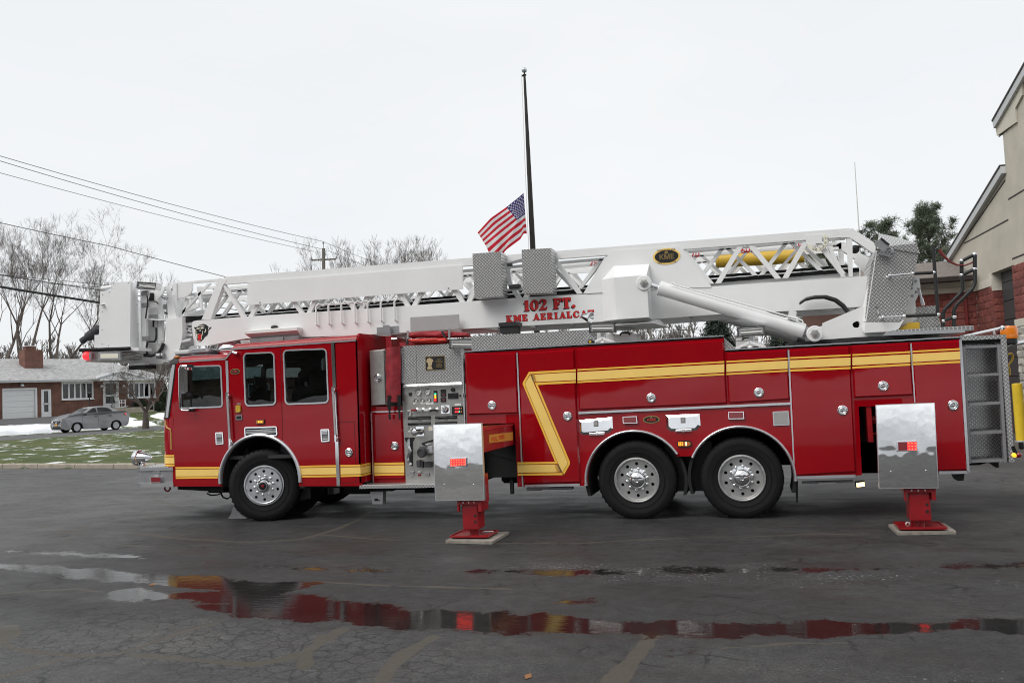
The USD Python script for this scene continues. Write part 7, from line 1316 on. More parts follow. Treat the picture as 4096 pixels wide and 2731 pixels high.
roof = rf([(x_l-ov, -ov, zev+.05), (xe+ov, -ov, zev+.05), (xe-3.6, 4.2, zr_), (x_l-ov, 4.2, zr_)], [(0, 1, 2), (0, 2, 3)], 'roof', 'shingle'); rf([(xe+ov, 8.5, zev+.05), (x_l-ov, 8.5, zev+.05), (x_l-ov, 4.2, zr_), (xe-3.6, 4.2, zr_)], [(0, 1, 2), (0, 2, 3)], 'roof', 'shingle'); rf([(xe+ov, -ov, zev+.05), (xe+ov, 8.5, zev+.05), (xe-3.6, 4.2, zr_)], [(0, 1, 2)], 'roof', 'shingle')
part(HS, 'fascia', HT(box(x_l-ov, xe+ov, -ov-.05, -ov, zev-.10, zev+.06)), 'house_white'); part(HS, 'soffit', HT(box(x_l-ov, xe+ov, -ov, 0, zev-.06, zev-.02)), 'house_grey'); part(HS, 'gutter', HT(box(x_l-ov, xe+ov, -ov-.13, -ov-.05, zev-.02, zev+.07, .02)), 'house_grey')
pk = hxz([(1122, 462), (1385, 388), (1660, 460)], -1.9)
part(HS, 'porch_gable', HT(prism([pk[0], pk[1], pk[2]], -1.75, -1.65)), 'house_white')
for a, b in ((pk[0], pk[1]), (pk[1], pk[2])):
    v = [(a[0], -1.9, a[1]+.03), (b[0], -1.9, b[1]+.03), (b[0], 1.4, b[1]+.03), (a[0], 1.4, a[1]+.03)]; part(HS, 'porch_roof', HT(hull(v+[(x, y, z-.10) for x, y, z in v])), 'shingle'); part(HS, 'snow_edge', HT(hull([(a[0], -1.92, a[1]+.02), (a[0], -1.5, a[1]+.02), (b[0], -1.5, b[1]+.02), (b[0], -1.92, b[1]+.02), (a[0], -1.92, a[1]+.14), (b[0], -1.92, b[1]+.14), (a[0], -1.6, a[1]+.12), (b[0], -1.6, b[1]+.12)])), 'snow')
part(HS, 'porch_beam', HT(box(pk[0][0]+.2, hxz([(1480, 0)])[0][0]+.3, -1.75, -1.55, pk[0][1]-.2, pk[0][1])), 'house_white')
cy = 2.0; cb_ = hxz([(280, 152), (489, 140), (486, 342), (284, 270)], cy); chm = part(roof, 'chimney', HT(box(cb_[0][0], cb_[1][0], cy, cy+.9, cb_[2][1]-.6, cb_[0][1])), 'house_brick')
part(roof, 'chimney_cap', HT(J(box(cb_[0][0]+.02, cb_[1][0]-.02, cy+.05, cy+.85, cb_[0][1], cb_[0][1]+.10), box(cb_[0][0]+.2, cb_[0][0]+1.0, cy+.2, cy+.7, cb_[0][1]+.1, cb_[0][1]+.35))), 'house_brick'); part(roof, 'chimney_cover', HT(box(cb_[0][0]+.15, cb_[0][0]+1.05, cy+.15, cy+.75, cb_[0][1]+.38, cb_[0][1]+.43)), 'house_white')
gd = hxz([(48, 602), (400, 600), (400, 905), (48, 912)]); gx0, gx1, gz1, gz0 = gd[0][0], gd[1][0], gd[0][1], HZ
g_ = part(HS, 'garage_door', HT(box(gx0, gx1, .12, .15, gz0, gz1)), 'house_white')
for i in range(5):
    z0, z1 = gz0+(gz1-gz0)*i/5, gz0+(gz1-gz0)*(i+1)/5
    part(g_, 'door_panel', HT(box(gx0+.01, gx1-.01, .09, .12, z0+.012, z1-.012, .01)), 'house_white')
part(g_, 'garage_frame', HT(J(box(gx0-.14, gx0, -.02, .14, gz0, gz1+.14), box(gx1, gx1+.14, -.02, .14, gz0, gz1+.14), box(gx0, gx1, -.02, .14, gz1, gz1+.14))), 'house_white')
def window(name, q, nx, label=None, top_panel=None):
    o = hxz(q); x0, x1, z1, z0 = o[0][0], o[1][0], o[0][1], o[2][1]
    w = part(HS, name, HT(J(box(x0, x0+.10, -.03, .1, z0, z1), box(x1-.10, x1, -.03, .1, z0, z1), box(x0+.1, x1-.1, -.03, .1, z0, z0+.10), box(x0+.1, x1-.1, -.03, .1, z1-.10, z1))), 'house_white', label=label)
    e = np.linspace(x0+.1, x1-.1, nx+1)
    for i in range(nx):
        if i: part(w, 'mullion', HT(box(e[i]-.055, e[i]+.055, -.02, .09, z0+.1, z1-.1)), 'house_white')
        part(w, 'pane', HT(prism([(e[i]+.04, z0+.1), (e[i+1]-.04, z0+.1), (e[i+1]-.04, z1-.1), (e[i]+.04, z1-.1)], .05, .055)), 'house_glass'); 
        if i in (0, nx-2): part(w, 'curtain', HT(box(e[i]+.05, e[i]+.05+(e[i+1]-e[i])*(.8 if i == 0 else .5), .3, .32, z0+.1, z1-.1)), 'curtain')
    part(w, 'sill', HT(box(x0-.05, x1+.05, -.10, -.03, z0-.05, z0+.01)), 'house_white'); return w
w1 = window('picture_window', [(700, 514), (1062, 514), (1062, 698), (700, 701)], 5, 'five light window left of the porch'); w2 = window('picture_window', [(1452, 514), (1768, 512), (1768, 680), (1452, 686)], 5, 'five light window behind the front tree')
for q in ([(700, 487), (1062, 487), (1062, 514), (700, 514)], [(1452, 487), (1768, 486), (1768, 512), (1452, 514)]): hp(HS, 'window_head', q, .1, 0, 'cream')
def hdoor(q, label, lights):
    o = hxz(q); x0, x1, z1 = o[0][0], o[1][0], o[0][1]; z0 = HZ if lights == 2 else HZ+.45
    d = part(HS, 'door', HT(J(box(x0, x0+.10, -.02, .12, z0, z1), box(x1-.10, x1, -.02, .12, z0, z1), box(x0+.1, x1-.1, -.02, .12, z1-.12, z1), box(x0+.1, x1-.1, -.01, .1, z0, z0+.4), box(x0+.1, x1-.1, -.01, .1, z0+.45*(z1-z0), z0+.5*(z1-z0)), box(x0+.1, x0+.2, -.01, .1, z0+.4, z1-.12), box(x1-.2, x1-.1, -.01, .1, z0+.4, z1-.12))), 'house_white', label=label)
    part(d, 'pane', HT(box(x0+.2, x1-.2, .05, .055, z0+.4, z0+.45*(z1-z0))), 'house_glass'); part(d, 'pane', HT(box(x0+.2, x1-.2, .05, .055, z0+.5*(z1-z0), z1-.12)), 'house_glass'); part(d, 'blind', HT(box(x0+.2, x1-.2, .14, .16, z0+.4, z1-.12)), 'house_grey'); part(d, 'handle', HT(ball((x0+.17, -.04, z0+1.0), .035, sub=1)), 'grey_metal')
hdoor([(468, 592), (580, 592), (580, 890), (468, 893)], 'white side door beside the garage', 2); hdoor([(1172, 505), (1352, 505), (1352, 800), (1172, 800)], 'white front door on the porch', 1)
for c in ((240, 550), (1145, 560), (1398, 560)): o = hxz([c])[0]; l = part(HS, 'wall_lamp', HT(hull([(o[0]+a*.07, -.18+b*.07, o[1]+.12) for a in (-1, 1) for b in (-1, 1)]+[(o[0]+a*.11, -.18+b*.11, o[1]-.05) for a in (-1, 1) for b in (-1, 1)])), 'house_white'); part(l, 'lamp_arm', HT(box(o[0]-.03, o[0]+.03, -.18, 0, o[1]+.13, o[1]+.17)), 'house_white')
px0, px1 = hxz([(1165, 700)])[0][0]-.3, hxz([(1480, 700)])[0][0]+.2
porch = part(HS, 'porch_floor', HT(box(px0, px1, -2.0, -.002, HZ-.3, HZ+.45)), 'kerb_stone')
for i in range(3): part(porch, 'porch_step', HT(box(px1-.9-.0, px1+.35*(3-i)+.2, -2.0, -.6, HZ-.3, HZ+.34-.14*(2-i)-.0+.0)), 'kerb_stone') if False else part(porch, 'porch_step', HT(box(px1, px1+.33*(i+1), -2.0+.01*i, -.5-.01*i, HZ-.3, HZ+.33-.14*i)), 'kerb_stone')
pq_ = hxz([(1268, 0)], -1.7)[0][0]
for x in (pq_, hxz([(1490, 0)], -1.7)[0][0]):
    zz = np.linspace(HZ+.45, pk[0][1]-.15, 26); part(HS, 'iron_post', HT(J(box(x-.14, x-.115, -1.72, -1.695, zz[0], zz[-1]), box(x+.115, x+.14, -1.72, -1.695, zz[0], zz[-1]), tube([(x+.08*math.sin(i*.9), -1.7, z) for i, z in enumerate(zz)], .014, 5), tube([(x-.08*math.sin(i*.9), -1.7, z) for i, z in enumerate(zz)], .014, 5))), 'iron')
rl2 = part(HS, 'porch_railing', HT(J(box(px0+.1, pq_, -1.72, -1.69, HZ+1.32, HZ+1.36), box(px0+.1, pq_, -1.72, -1.69, HZ+.52, HZ+.55))), 'iron')
for x in np.arange(px0+.15, pq_, .13): part(rl2, 'baluster', HT(box(x-.01, x+.01, -1.715, -1.695, HZ+.5, HZ+1.33)), 'iron')
part(HS, 'stair_rail', HT(J(bar((px1-.1, -1.7, HZ+1.3), (px1+.9, -1.7, HZ+.75), .03, .03), box(px1+.86, px1+.9, -1.72, -1.68, HZ-.2, HZ+.77))), 'house_grey')
# white rocking chair on the porch
rc = hxz([(1375, 790)], -1.2)[0]; RC = thing('rocking_chair', 'white wooden rocking chair on the porch of the brick house', 'rocking chair', tuple(H0+HX*rc[0]+HY*-1.2+np.array([0, 0, HZ+.45])))
def rp_(n, m): part(RC, n, HT(m), 'house_white')
X0, Z0 = rc[0], HZ+.45
for s in (-.26, .26):
    rp_('rocker', tube([(X0-.5+i*.1, -1.2+s, Z0+.03+.012*(i-5)**2*.3) for i in range(11)], .025, 6)); rp_('front_leg', box(X0+.22, X0+.27, -1.2+s-.025, -1.2+s+.025, Z0+.04, Z0+.62)); rp_('rear_leg', box(X0-.27, X0-.22, -1.2+s-.025, -1.2+s+.025, Z0+.04, Z0+.42)); rp_('arm', box(X0-.25, X0+.33, -1.2+s-.04, -1.2+s+.04, Z0+.62, Z0+.65)); rp_('back_post', bar((X0-.22, -1.2+s, Z0+.36), (X0-.45, -1.2+s, Z0+1.2), .05, .05))
rp_('seat', box(X0-.28, X0+.30, -1.48, -.92, Z0+.38, Z0+.43)); rp_('top_rail', bar((X0-.45, -1.48, Z0+1.15), (X0-.45, -.92, Z0+1.15), .12, .04))
for s in np.linspace(-.2, .2, 6): rp_('back_slat', bar((X0-.24, -1.2+s, Z0+.43), (X0-.44, -1.2+s, Z0+1.12), .04, .02))
# yard lamp and hedge
q = hxz([(1020, 655)], -2.5)[0]; yl_ = thing('yard_lamp', 'thin black yard lamp post before the picture window', 'lamp post', tuple(H0+HX*q[0]+HY*-2.5+np.array([0, 0, HZ-.25]))); part(yl_, 'post', HT(cyl((q[0], -2.5, HZ-.3), (q[0], -2.5, q[1]-.1), .035)), 'iron', 40); part(yl_, 'lantern', HT(hull([(q[0]+a*.09, -2.5+b*.09, q[1]-.08) for a in (-1, 1) for b in (-1, 1)]+[(q[0]+a*.13, -2.5+b*.13, q[1]+.14) for a in (-1, 1) for b in (-1, 1)])), 'house_glass'); part(yl_, 'lantern_cap', HT(lathe([(.17, q[1]+.14), (.03, q[1]+.26), (0, q[1]+.27)], (q[0], -2.5, 0), (0, 0, 1), 8)), 'iron')
def leaf_cloud(c, r, n, size, seed, flat=1.0):
    R = np.random.default_rng(seed); d = R.normal(size=(n, 3)); d /= np.linalg.norm(d, axis=1, keepdims=True); p = np.asarray(c)+d*np.asarray(r)*(R.random((n, 1))**.25)*(.86+.28*meshkit.noise(d*2.3+seed, seed))[:, None]
    a = R.normal(size=(n, 3)); a /= np.linalg.norm(a, axis=1, keepdims=True); b = np.cross(a, R.normal(size=(n, 3))); b /= np.linalg.norm(b, axis=1, keepdims=True); s = size*R.uniform(.6, 1.3, (n, 1))
    V = np.stack([p+a*s, p-a*s*.6+b*s*.5, p-a*s*.6-b*s*.5], 1).reshape(-1, 3); return TM(V, np.arange(3*n).reshape(-1, 3))
for i, (q, w, h, lab) in enumerate((((1590, 800), 1.0, 1.15, 'rounded dark evergreen shrub at the porch steps, left of the front tree'), ((1790, 815), 1.7, .95, 'clipped wide hedge right of the front tree'), ((1862, 690), .5, 2.3, 'narrow upright evergreen at the right corner of the brick house'))):
    x = hxz([q], -1.0)[0][0]; sh = thing('shrub', lab, 'shrub', tuple(H0+HX*x-HY*1.1+np.array([0, 0, HZ-.3]))); part(sh, 'foliage', HT(leaf_cloud((x, -1.1, HZ-.2+h*.5), (w*.62, .7 if h < 2 else .45, h*.62), 5000, .07, 40+i)), 'hedge'); part(sh, 'stem', HT(cyl((x, -1.1, HZ-.4), (x, -1.1, HZ+h*.5), .05)), 'bark')
strip(57.6, 63.2, 20-18, H0[:2] @ SD+hxz([(640, 900)])[0][0], .03, 'driveway', 'street', 'dark driveway in front of the garage of the brick house')
def snowbank(s0, s1, t0, t1, h, seed, label):
    SS, TT = np.meshgrid(np.linspace(s0, s1, 26), np.linspace(t0, t1, int((t1-t0)*3))); X, Y = SS*SN[0]+TT*SD[0], SS*SN[1]+TT*SD[1]
    e = np.minimum(np.minimum(SS-s0, s1-SS)/(.28*(s1-s0)), 1)*np.clip(np.minimum(TT-t0, t1-TT)/1.5, 0, 1); n = meshkit.fbm(np.stack([X*.9, Y*.9, 0*X], -1), 4, seed)
    V, F = grid_mesh(X, Y, terrain(X, Y)-.12+(h*.75*np.sqrt(np.clip(e, 0, 1))+.12)*(.45+1.1*n)*np.clip(e*4, 0, 1)); solid('snow_bank', TM(V, F[:, ::-1]), 'snow', label, kind='stuff', smooth=True)
tH = float(H0[:2] @ SD)
snowbank(54.3, 57.8, tH-30, tH+hxz([(680, 900)])[0][0], .42, 5, 'ploughed snow along the driveway of the brick house'); snowbank(54.6, 60.5, tH+hxz([(1330, 900)])[0][0], tH+hxz([(1868, 900)])[0][0]+9, .30, 9, 'snow lying around the front tree')
snowbank(54.5, 61, tH+hxz([(560, 900)])[0][0]+.5, tH+hxz([(1330, 900)])[0][0]-1, .10, 12, 'thin snow on the lawn below the picture window')
# neighbour's house, seen through the cab
N0 = xe+7; NB = thing('brick_house', 'plain brick house seen through the cab windows', 'house', tuple(H0+HX*(N0+7)+np.array([0, 0, HZ]))); nw = sbox(N0, 1.2, N0+16, 4.3).difference(sbox(N0+9, 1.4, N0+12, 3.7)).difference(sbox(N0+2.5, 2.4, N0+5, 3.7))
part(NB, 'wall', HT(prism(nw, 1, 1.2)), 'house_brick'); part(NB, 'wall', HT(J(box(N0, N0+.2, 1.2, 9, 1.2, 4.3), box(N0+15.8, N0+16, 1.2, 9, 1.2, 4.3))), 'house_brick'); part(NB, 'garage_door', HT(box(N0+9, N0+12, 1.1, 1.15, 1.4, 3.7)), 'house_white')
nwd = part(NB, 'window', HT(J(box(N0+2.5, N0+2.6, .98, 1.1, 2.4, 3.7), box(N0+4.9, N0+5, .98, 1.1, 2.4, 3.7), box(N0+2.6, N0+4.9, .98, 1.1, 2.4, 2.5), box(N0+2.6, N0+4.9, .98, 1.1, 3.6, 3.7))), 'house_white'); part(nwd, 'pane', HT(box(N0+2.6, N0+4.9, 1.08, 1.085, 2.5, 3.6)), 'house_glass'); part(NB, 'dark_interior', HT(box(N0+.3, N0+15.7, 1.6, 1.7, 1.3, 4.2)), 'dark_room')
part(NB, 'roof', HT(hull([(x, y, z) for x in (N0-.5, N0+16.5) for y, z in ((.4, 4.25), (.4, 4.37), (9.6, 4.25), (9.6, 4.37), (5, 6.5))])), 'shingle'); part(NB, 'fascia', HT(box(N0-.5, N0+16.5, .33, .398, 4.2, 4.4)), 'house_white')

# ------------------------------------------------------------------ the grey car
def project(P):
    d = np.asarray(P)-CAM; z = d @ FW; return (1176+FPX*(d @ RT)/z)*SRC, (784.2-FPX*(d @ UP)/z)*SRC
def car_builder(pf, hdg, label):
    """pf: where the near front wheel meets the road; hdg: heading."""
    f = np.array([*hdg, 0.]); l = np.array([-f[1], f[0], 0.]); O = pf-f*1.30-l*.74           # local x forward, y left (towards the camera)
    def CT(m):
        m = m.copy(); v = m.vertices; m.vertices = O+v[:, :1]*f+v[:, 1:2]*l+v[:, 2:3]*np.array([0, 0, 1.1]); return m
    C = thing('parked_car', label, 'car', O)
    def cp_(par, n, m, ma, sm=False, **k): return part(par, n, CT(m), ma, sm, **k)
    prof = [(2.18, .32), (2.22, .45), (2.20, .62), (2.10, .72), (1.92, .80), (1.55, .90), (1.05, .99), (.95, 1.0), (.2, 1.005), (-.8, 1.015), (-1.45, 1.02), (-1.75, 1.02), (-2.10, .985), (-2.20, .90), (-2.22, .6), (-2.18, .38), (-2.0, .26), (-1.72, .24), (-1.70, .42), (-1.60, .58), (-1.45, .65), (-1.30, .67), (-1.15, .65), (-1.0, .58), (-.9, .42), (-.88, .22), (.88, .22), (.9, .42), (1.0, .58), (1.15, .65), (1.30, .67), (1.45, .65), (1.6, .58), (1.7, .42), (1.72, .24), (2.0, .25)]
    P = np.array(prof[::-1]); n = len(P); t = np.roll(P, -1, 0)-np.roll(P, 1, 0); N = np.c_[t[:, 1], -t[:, 0]]; N /= np.linalg.norm(N, axis=1, keepdims=True)
    rings = []
    for y in (-1, 1):
        for k in ((1.0, .14), (.97, .08), (.90, .03), (.8, .0)) if y < 0 else ((.8, .0), (.90, .03), (.97, .08), (1.0, .14)):
            Q = P-N*k[1]*np.where(P[:, 1:2] > .7, 1, .35)[:, :1]; taper = 1-.16*np.clip((np.abs(Q[:, 0])-1.5)/.7, 0, 1)**2
            rings.append(np.c_[Q[:, 0], y*.85*k[0]*taper, Q[:, 1]])
    V = np.vstack(rings); F = []
    for a in range(len(rings)-1):
        for i in range(n): j = (i+1) % n; F += [(a*n+i, a*n+j, (a+1)*n+j), (a*n+i, (a+1)*n+j, (a+1)*n+i)]
    tv, tf = trimesh.creation.triangulate_polygon(Polygon(P), engine='earcut')
    lut = [int(np.argmin(((P-p)**2).sum(1))) for p in tv]; F += [(lut[a], lut[b], lut[c]) for a, b, c in tf] + [tuple((len(rings)-1)*n+lut[i] for i in (a, c, b)) for a, b, c in tf]
    b = cp_(C, 'body', TM(V, F), 'car_paint', 40)
    belt, roofz = 1.0, 1.50
    gh = [(1.16, .975, .74), (.78, 1.19, .67), (.42, 1.385, .61), (.15, 1.46, .575), (-.2, 1.50, .555), (-.6, 1.495, .555), (-.95, 1.44, .56), (-1.35, 1.27, .60), (-1.80, 1.06, .66), (.8, 1.0, .79), (-1.0, 1.02, .79), (.1, 1.42, .615), (-.6, 1.45, .60), (-1.0, 1.38, .60)]
    cab_ = hull([(x, s*w, z) for x, z, w in gh for s in (-1, 1)]); cp_(C, 'cabin', cab_, 'car_paint', 50)
    def side_glass(q, s):
        def yy(z): return s*(.798-(z-1.0)/.45*.185)
        return hull([(x, yy(z)+s*d, z) for x, z in q for d in (.004, .012)])
    for s in (1, -1):
        w_ = cp_(C, 'side_window', side_glass([(.86, 1.03), (.70, 1.12), (.20, 1.385), (.0, 1.41), (-.06, 1.03)], s), 'car_glass_dark'); cp_(C, 'side_window', side_glass([(-.14, 1.03), (-.12, 1.41), (-.5, 1.42), (-.82, 1.38), (-1.10, 1.20), (-1.02, 1.05)], s), 'car_glass_dark')
        cp_(C, 'door_line', box(-.105, -.095, s*.848, s*.853, .32, 1.0), 'car_plastic'); cp_(C, 'door_line', box(.93, .94, s*.846, s*.852, .36, .98), 'car_plastic'); cp_(C, 'sill_trim', box(-.95, .95, s*.78, s*.845, .20, .29), 'car_plastic')
        for x in (.06, -.92): cp_(C, 'door_handle', box(x-.09, x+.09, s*.845, s*.875, .885, .93, .01), 'car_plastic')
        mr = cp_(C, 'wing_mirror', ball((.78, s*.92, 1.05), .10, (.8, 1, .7)), 'car_plastic', True); cp_(mr, 'mirror_arm', box(.75, .82, s*.78, s*.9, 1.0, 1.04), 'car_plastic')
        cp_(C, 'headlight', hull([(2.11, s*.52, .70), (2.10, s*.64, .74), (1.62, s*.78, .90), (1.58, s*.79, .82), (1.95, s*.72, .66), (2.09, s*.60, .64), (2.02, s*.60, .78), (1.7, s*.70, .90)]), 'plastic_lens'); cp_(C, 'turn_signal', hull([(2.10, s*.60, .63), (1.98, s*.74, .66), (2.02, s*.72, .72), (2.12, s*.60, .68), (2.0, s*.6, .68)]), 'amber_lens')
        cp_(C, 'tail_light', hull([(-2.17, s*.6, .90), (-2.16, s*.66, 1.02), (-1.92, s*.79, 1.02), (-1.95, s*.80, .94), (-2.12, s*.74, .86)]), 'red_lit_soft')
        cp_(C, 'fog_lamp_trim', hull([(2.17, s*.50, .46), (2.17, s*.66, .47), (2.12, s*.70, .38), (2.17, s*.52, .38), (2.1, s*.6, .42)]), 'car_plastic')
        for x in (1.30, -1.30):
            ctr = (x, s*.74, .31); w_ = cp_(C, 'wheel', lathe([(.20, -.09), (.27, -.10), (.305, -.08), (.31, -.05), (.31, .05), (.305, .08), (.27, .10), (.20, .09)], ctr, (0, s, 0), 36), 'rubber', 40)
            cp_(w_, 'wheel_cover', J(lathe([(.20, .06), (.205, .095), (.19, .09), (.185, .07), (0, .06)], ctr, (0, s, 0), 32), *[bar((x+.05*math.cos(a), s*.82, .31+.05*math.sin(a)), (x+.185*math.cos(a), s*.825, .31+.185*math.sin(a)), .035, .014, (0, 1, 0)) for a in np.arange(10)*.6283], lathe([(.06, .07), (.055, .095), (0, .10)], ctr, (0, s, 0), 16)), 'hubcap', 30)
    ws = [(1.13, .68, 1.005), (.78, .61, 1.20), (.44, .55, 1.385)]
    cp_(C, 'windscreen', hull([(x+.015, sg*w, z+.012) for x, w, z in ws for sg in (-1, 1)]+[(x-.01, sg*w, z) for x, w, z in ws for sg in (-1, 1)]), 'car_glass_dark'); cp_(C, 'rear_window', hull([(x, sg*w, z) for x, w, z in ((-1.72, .60, 1.09), (-1.35, .55, 1.268), (-1.02, .50, 1.415)) for sg in (-1, 1)]+[(x-.015, sg*w, z+.012) for x, w, z in ((-1.72, .60, 1.09), (-1.35, .55, 1.268), (-1.02, .50, 1.415)) for sg in (-1, 1)]), 'car_glass_dark')
    cp_(C, 'grille', hull([(2.225, sg*w, z) for w, z in ((.46, .72), (.34, .56)) for sg in (-1, 1)]+[(2.15, sg*w, z) for w, z in ((.46, .74), (.34, .56)) for sg in (-1, 1)]), 'car_plastic'); cp_(C, 'lower_grille', box(2.1, 2.225, -.5, .5, .34, .45, .02), 'car_plastic'); cp_(C, 'bumper_lip', box(2.05, 2.20, -.66, .66, .22, .27, .02), 'car_plastic')
    gb = cp_(C, 'grille_badge', lathe([(.062, 0), (.062, .015), (.048, .018), (.046, .008), (0, .008)], (2.222, 0, .645), (1, 0, 0), 20), 'chrome', 35); cp_(gb, 'badge_bar', box(2.225, 2.245, -.075, .075, .633, .657), 'chrome'); cp_(C, 'number_plate', box(2.23, 2.245, -.15, .15, .45, .56), 'plate_orange'); cp_(C, 'underbody', box(-1.9, 1.95, -.7, .7, .2, .5), 'dark_under')
M['car_glass_dark'] = usdkit.material(stage, '/World/Looks/car_glass_dark', {"p": ("principled_bsdf", {"base_color": (.02, .022, .024), "roughness": .08, "specular_ior_level": .5})}, [], surface="p.BSDF")
mat('red_lit_soft', (.45, .02, .02), .25, coat=.6, emit=(1, .08, .04), estr=.35)
pf = on_z(A5(872, 1084), .45)
best = min(np.radians(np.arange(180, 280, .5)), key=lambda a: abs(project(pf-2.6*np.array([math.sin(a), math.cos(a), 0]))[0]-A5(1318, 0)[0]) + (0 if math.sin(a)*(pf-CAM)[0]+math.cos(a)*(pf-CAM)[1] < 0 else 1e4))
car_builder(pf, (math.sin(best), math.cos(best)), 'grey four door saloon car on the street before the brick house')

# ------------------------------------------------------------------ fire station
O_ = np.array([6.75, 12.0, 0]); FX, FY = np.array([.052, -.99865, 0]), np.array([.99865, .052, 0])
def FT(m):
    m = m.copy(); v = m.vertices; m.vertices = O_+v[:, :1]*FX+v[:, 1:2]*FY+v[:, 2:3]*np.array([0, 0, 1.]); return m
def fxz(crop, q, y=0.0):
    out = []
    for p in q: P = on_plane(crop(*p), O_+FY*y, FY); out.append((float((P-O_) @ FX), float(P[2])))
    return out
ST = thing('fire_station', 'fire station with tan stucco gables above red block walls', 'building', (9, 12, 0))
def fpart(par, n, m, ma, **k): return part(par, n, FT(m), ma, **k)
# lines on the gable wall
low = fxz(cs, [(290, 1250), (660, 650)]); xj = fxz(ct, [(1838, 825)])[0]; xo = fxz(ct, [(2010, 765)])[0]; xp = fxz(ct, [(2236, 560)])[0]; xend = 9.0
zs = xj[1]; slope_ = (low[1][1]-low[0][1])/(low[1][0]-low[0][0]); up0 = fxz(cs, [(660, 650), (645, 458), (622, 458), (610, 370), (778, 75)])
sl2 = (up0[4][1]-up0[3][1])/(up0[4][0]-up0[3][0]); x_u = up0[1][0]
gable = [(xj[0]-.02, zs), (low[0][0], max(low[0][1], zs)), (low[1][0], low[1][1]), (x_u, up0[0][1]), (x_u, up0[1][1]), (up0[2][0], up0[2][1]), (up0[3][0], up0[3][1]), (xend, up0[3][1]+sl2*(xend-up0[3][0])), (xend, zs+.9), (xp[0]-.01, zs+.9), (xp[0]-.01, zs)]
zop = fxz(ct, [(2236, 565)])[0][1]
gw = Polygon([(low[0][0]-.3, zs), (low[0][0], low[0][1]), (low[1][0], low[1][1]), (x_u, low[1][1]), (x_u, up0[1][1]), (up0[2][0], up0[2][1]), (up0[3][0], up0[3][1]), (xend, up0[3][1]+sl2*(xend-up0[3][0])), (xend, zs)]).buffer(0).difference(sbox(xo[0], -5, xp[0], zs+.35))
fpart(ST, 'gable_wall', prism(gw, 0, .3), 'stucco')
band = fxz(cs, [(612, 415), (620, 460), (740, 375), (735, 287), (778, 205), (778, 130)]); fpart(ST, 'gable_band', prism(Polygon([(p[0], p[1]) for p in band]+[(xend, band[4][1]+sl2*(xend-band[4][0])), (xend, band[5][1]+sl2*(xend-band[5][0]))][:0]).buffer(0), -.05, -.003), 'stucco_light')
for a, b, n in ((low[0], low[1], 'lower'), (up0[3], (xend, up0[3][1]+sl2*(xend-up0[3][0])), 'upper')):
    L_ = math.hypot(b[0]-a[0], b[1]-a[1]); nx_, nz__ = -(b[1]-a[1])/L_, (b[0]-a[0])/L_; w = .20
    fpart(ST, 'roof_rake', prism([a, b, (b[0]-nx_*w, b[1]-nz__*w), (a[0]-nx_*w, a[1]-nz__*w)], -.12, -.004), 'roof_edge'); fpart(ST, 'roof', prism([(a[0], a[1]+.002), (b[0], b[1]+.002), (b[0]+nx_*.05, b[1]+nz__*.05), (a[0]+nx_*.05, a[1]+nz__*.05)], -.14, 9), 'roof_dark')
    if n == 'lower':
        g_a, g_b = fxz(cs, [(322, 1240), (661, 745)]); fpart(ST, 'rake_groove', prism([g_a, g_b, (g_b[0], g_b[1]+.05), (g_a[0], g_a[1]+.05)], -.006, -.002), 'gutter_brown')
for crop, q in ((cs, [(403, 1135), (680, 986)]), (cs, [(680, 860), (800, 785)]), (cs, [(705, 1236), (800, 1190)]), (cs, [(620, 460), (740, 375)])):
    a, b = fxz(crop, q); z = (a[1]+b[1])/2; fpart(ST, 'stucco_groove', box(a[0], b[0], -.007, -.002, z-.02, z+.02), 'gutter_brown')
fpart(ST, 'stucco_base_band', box(xj[0], xo[0], -.025, -.003, zs, zs+.22), 'stucco_light')
fpart(ST, 'side_wall', box(x_u-.3, x_u, .3, 9, low[1][1]-1, up0[1][1]), 'stucco')
def blocks(parent, x0, x1, z0, z1, y, mats, T_=FT, w=.40, h=.20, d=.09, rough=.007):
    R = np.random.default_rng(int(abs(x0*100+z1*10))); zr = z1; row = 0
    while zr > z0+.03:
        za = max(zr-h, z0); x = x0-(w/2 if row % 2 else 0)
        while x < x1-.02:
            a, b = max(x, x0), min(x+w, x1)
            if b-a > .04:
                o = R.normal(0, rough)*.5; e = .0035
                m_ = hull([(p, y+d, q) for p in (a+e, b-e) for q in (za+e, zr-e)]+[(p, y-.002+abs(o)*.3, q) for p in (a+e, b-e) for q in (za+e, zr-e)]+[(p+R.normal(0, .01), y-.006-abs(R.normal(0, rough)), q+R.normal(0, .008)) for p in (a+.06 if b-a > .2 else (a*.7+b*.3), b-.06 if b-a > .2 else (a*.3+b*.7)) for q in (za+.05, zr-.05)])
                part(parent, 'block', T_(m_), mats[R.integers(len(mats))])
            x += w
        zr -= h; row += 1
RB, GB = ['red_block_0', 'red_block_1', 'red_block_2'], ['grey_block_0', 'grey_block_1', 'grey_block_2']
w_ = fpart(ST, 'wall_core', box(xj[0]-.02, xo[0]-.02, .09, .30, 0, zs), 'mortar'); blocks(w_, xj[0], xo[0], 1.3, zs-.005, 0, RB)
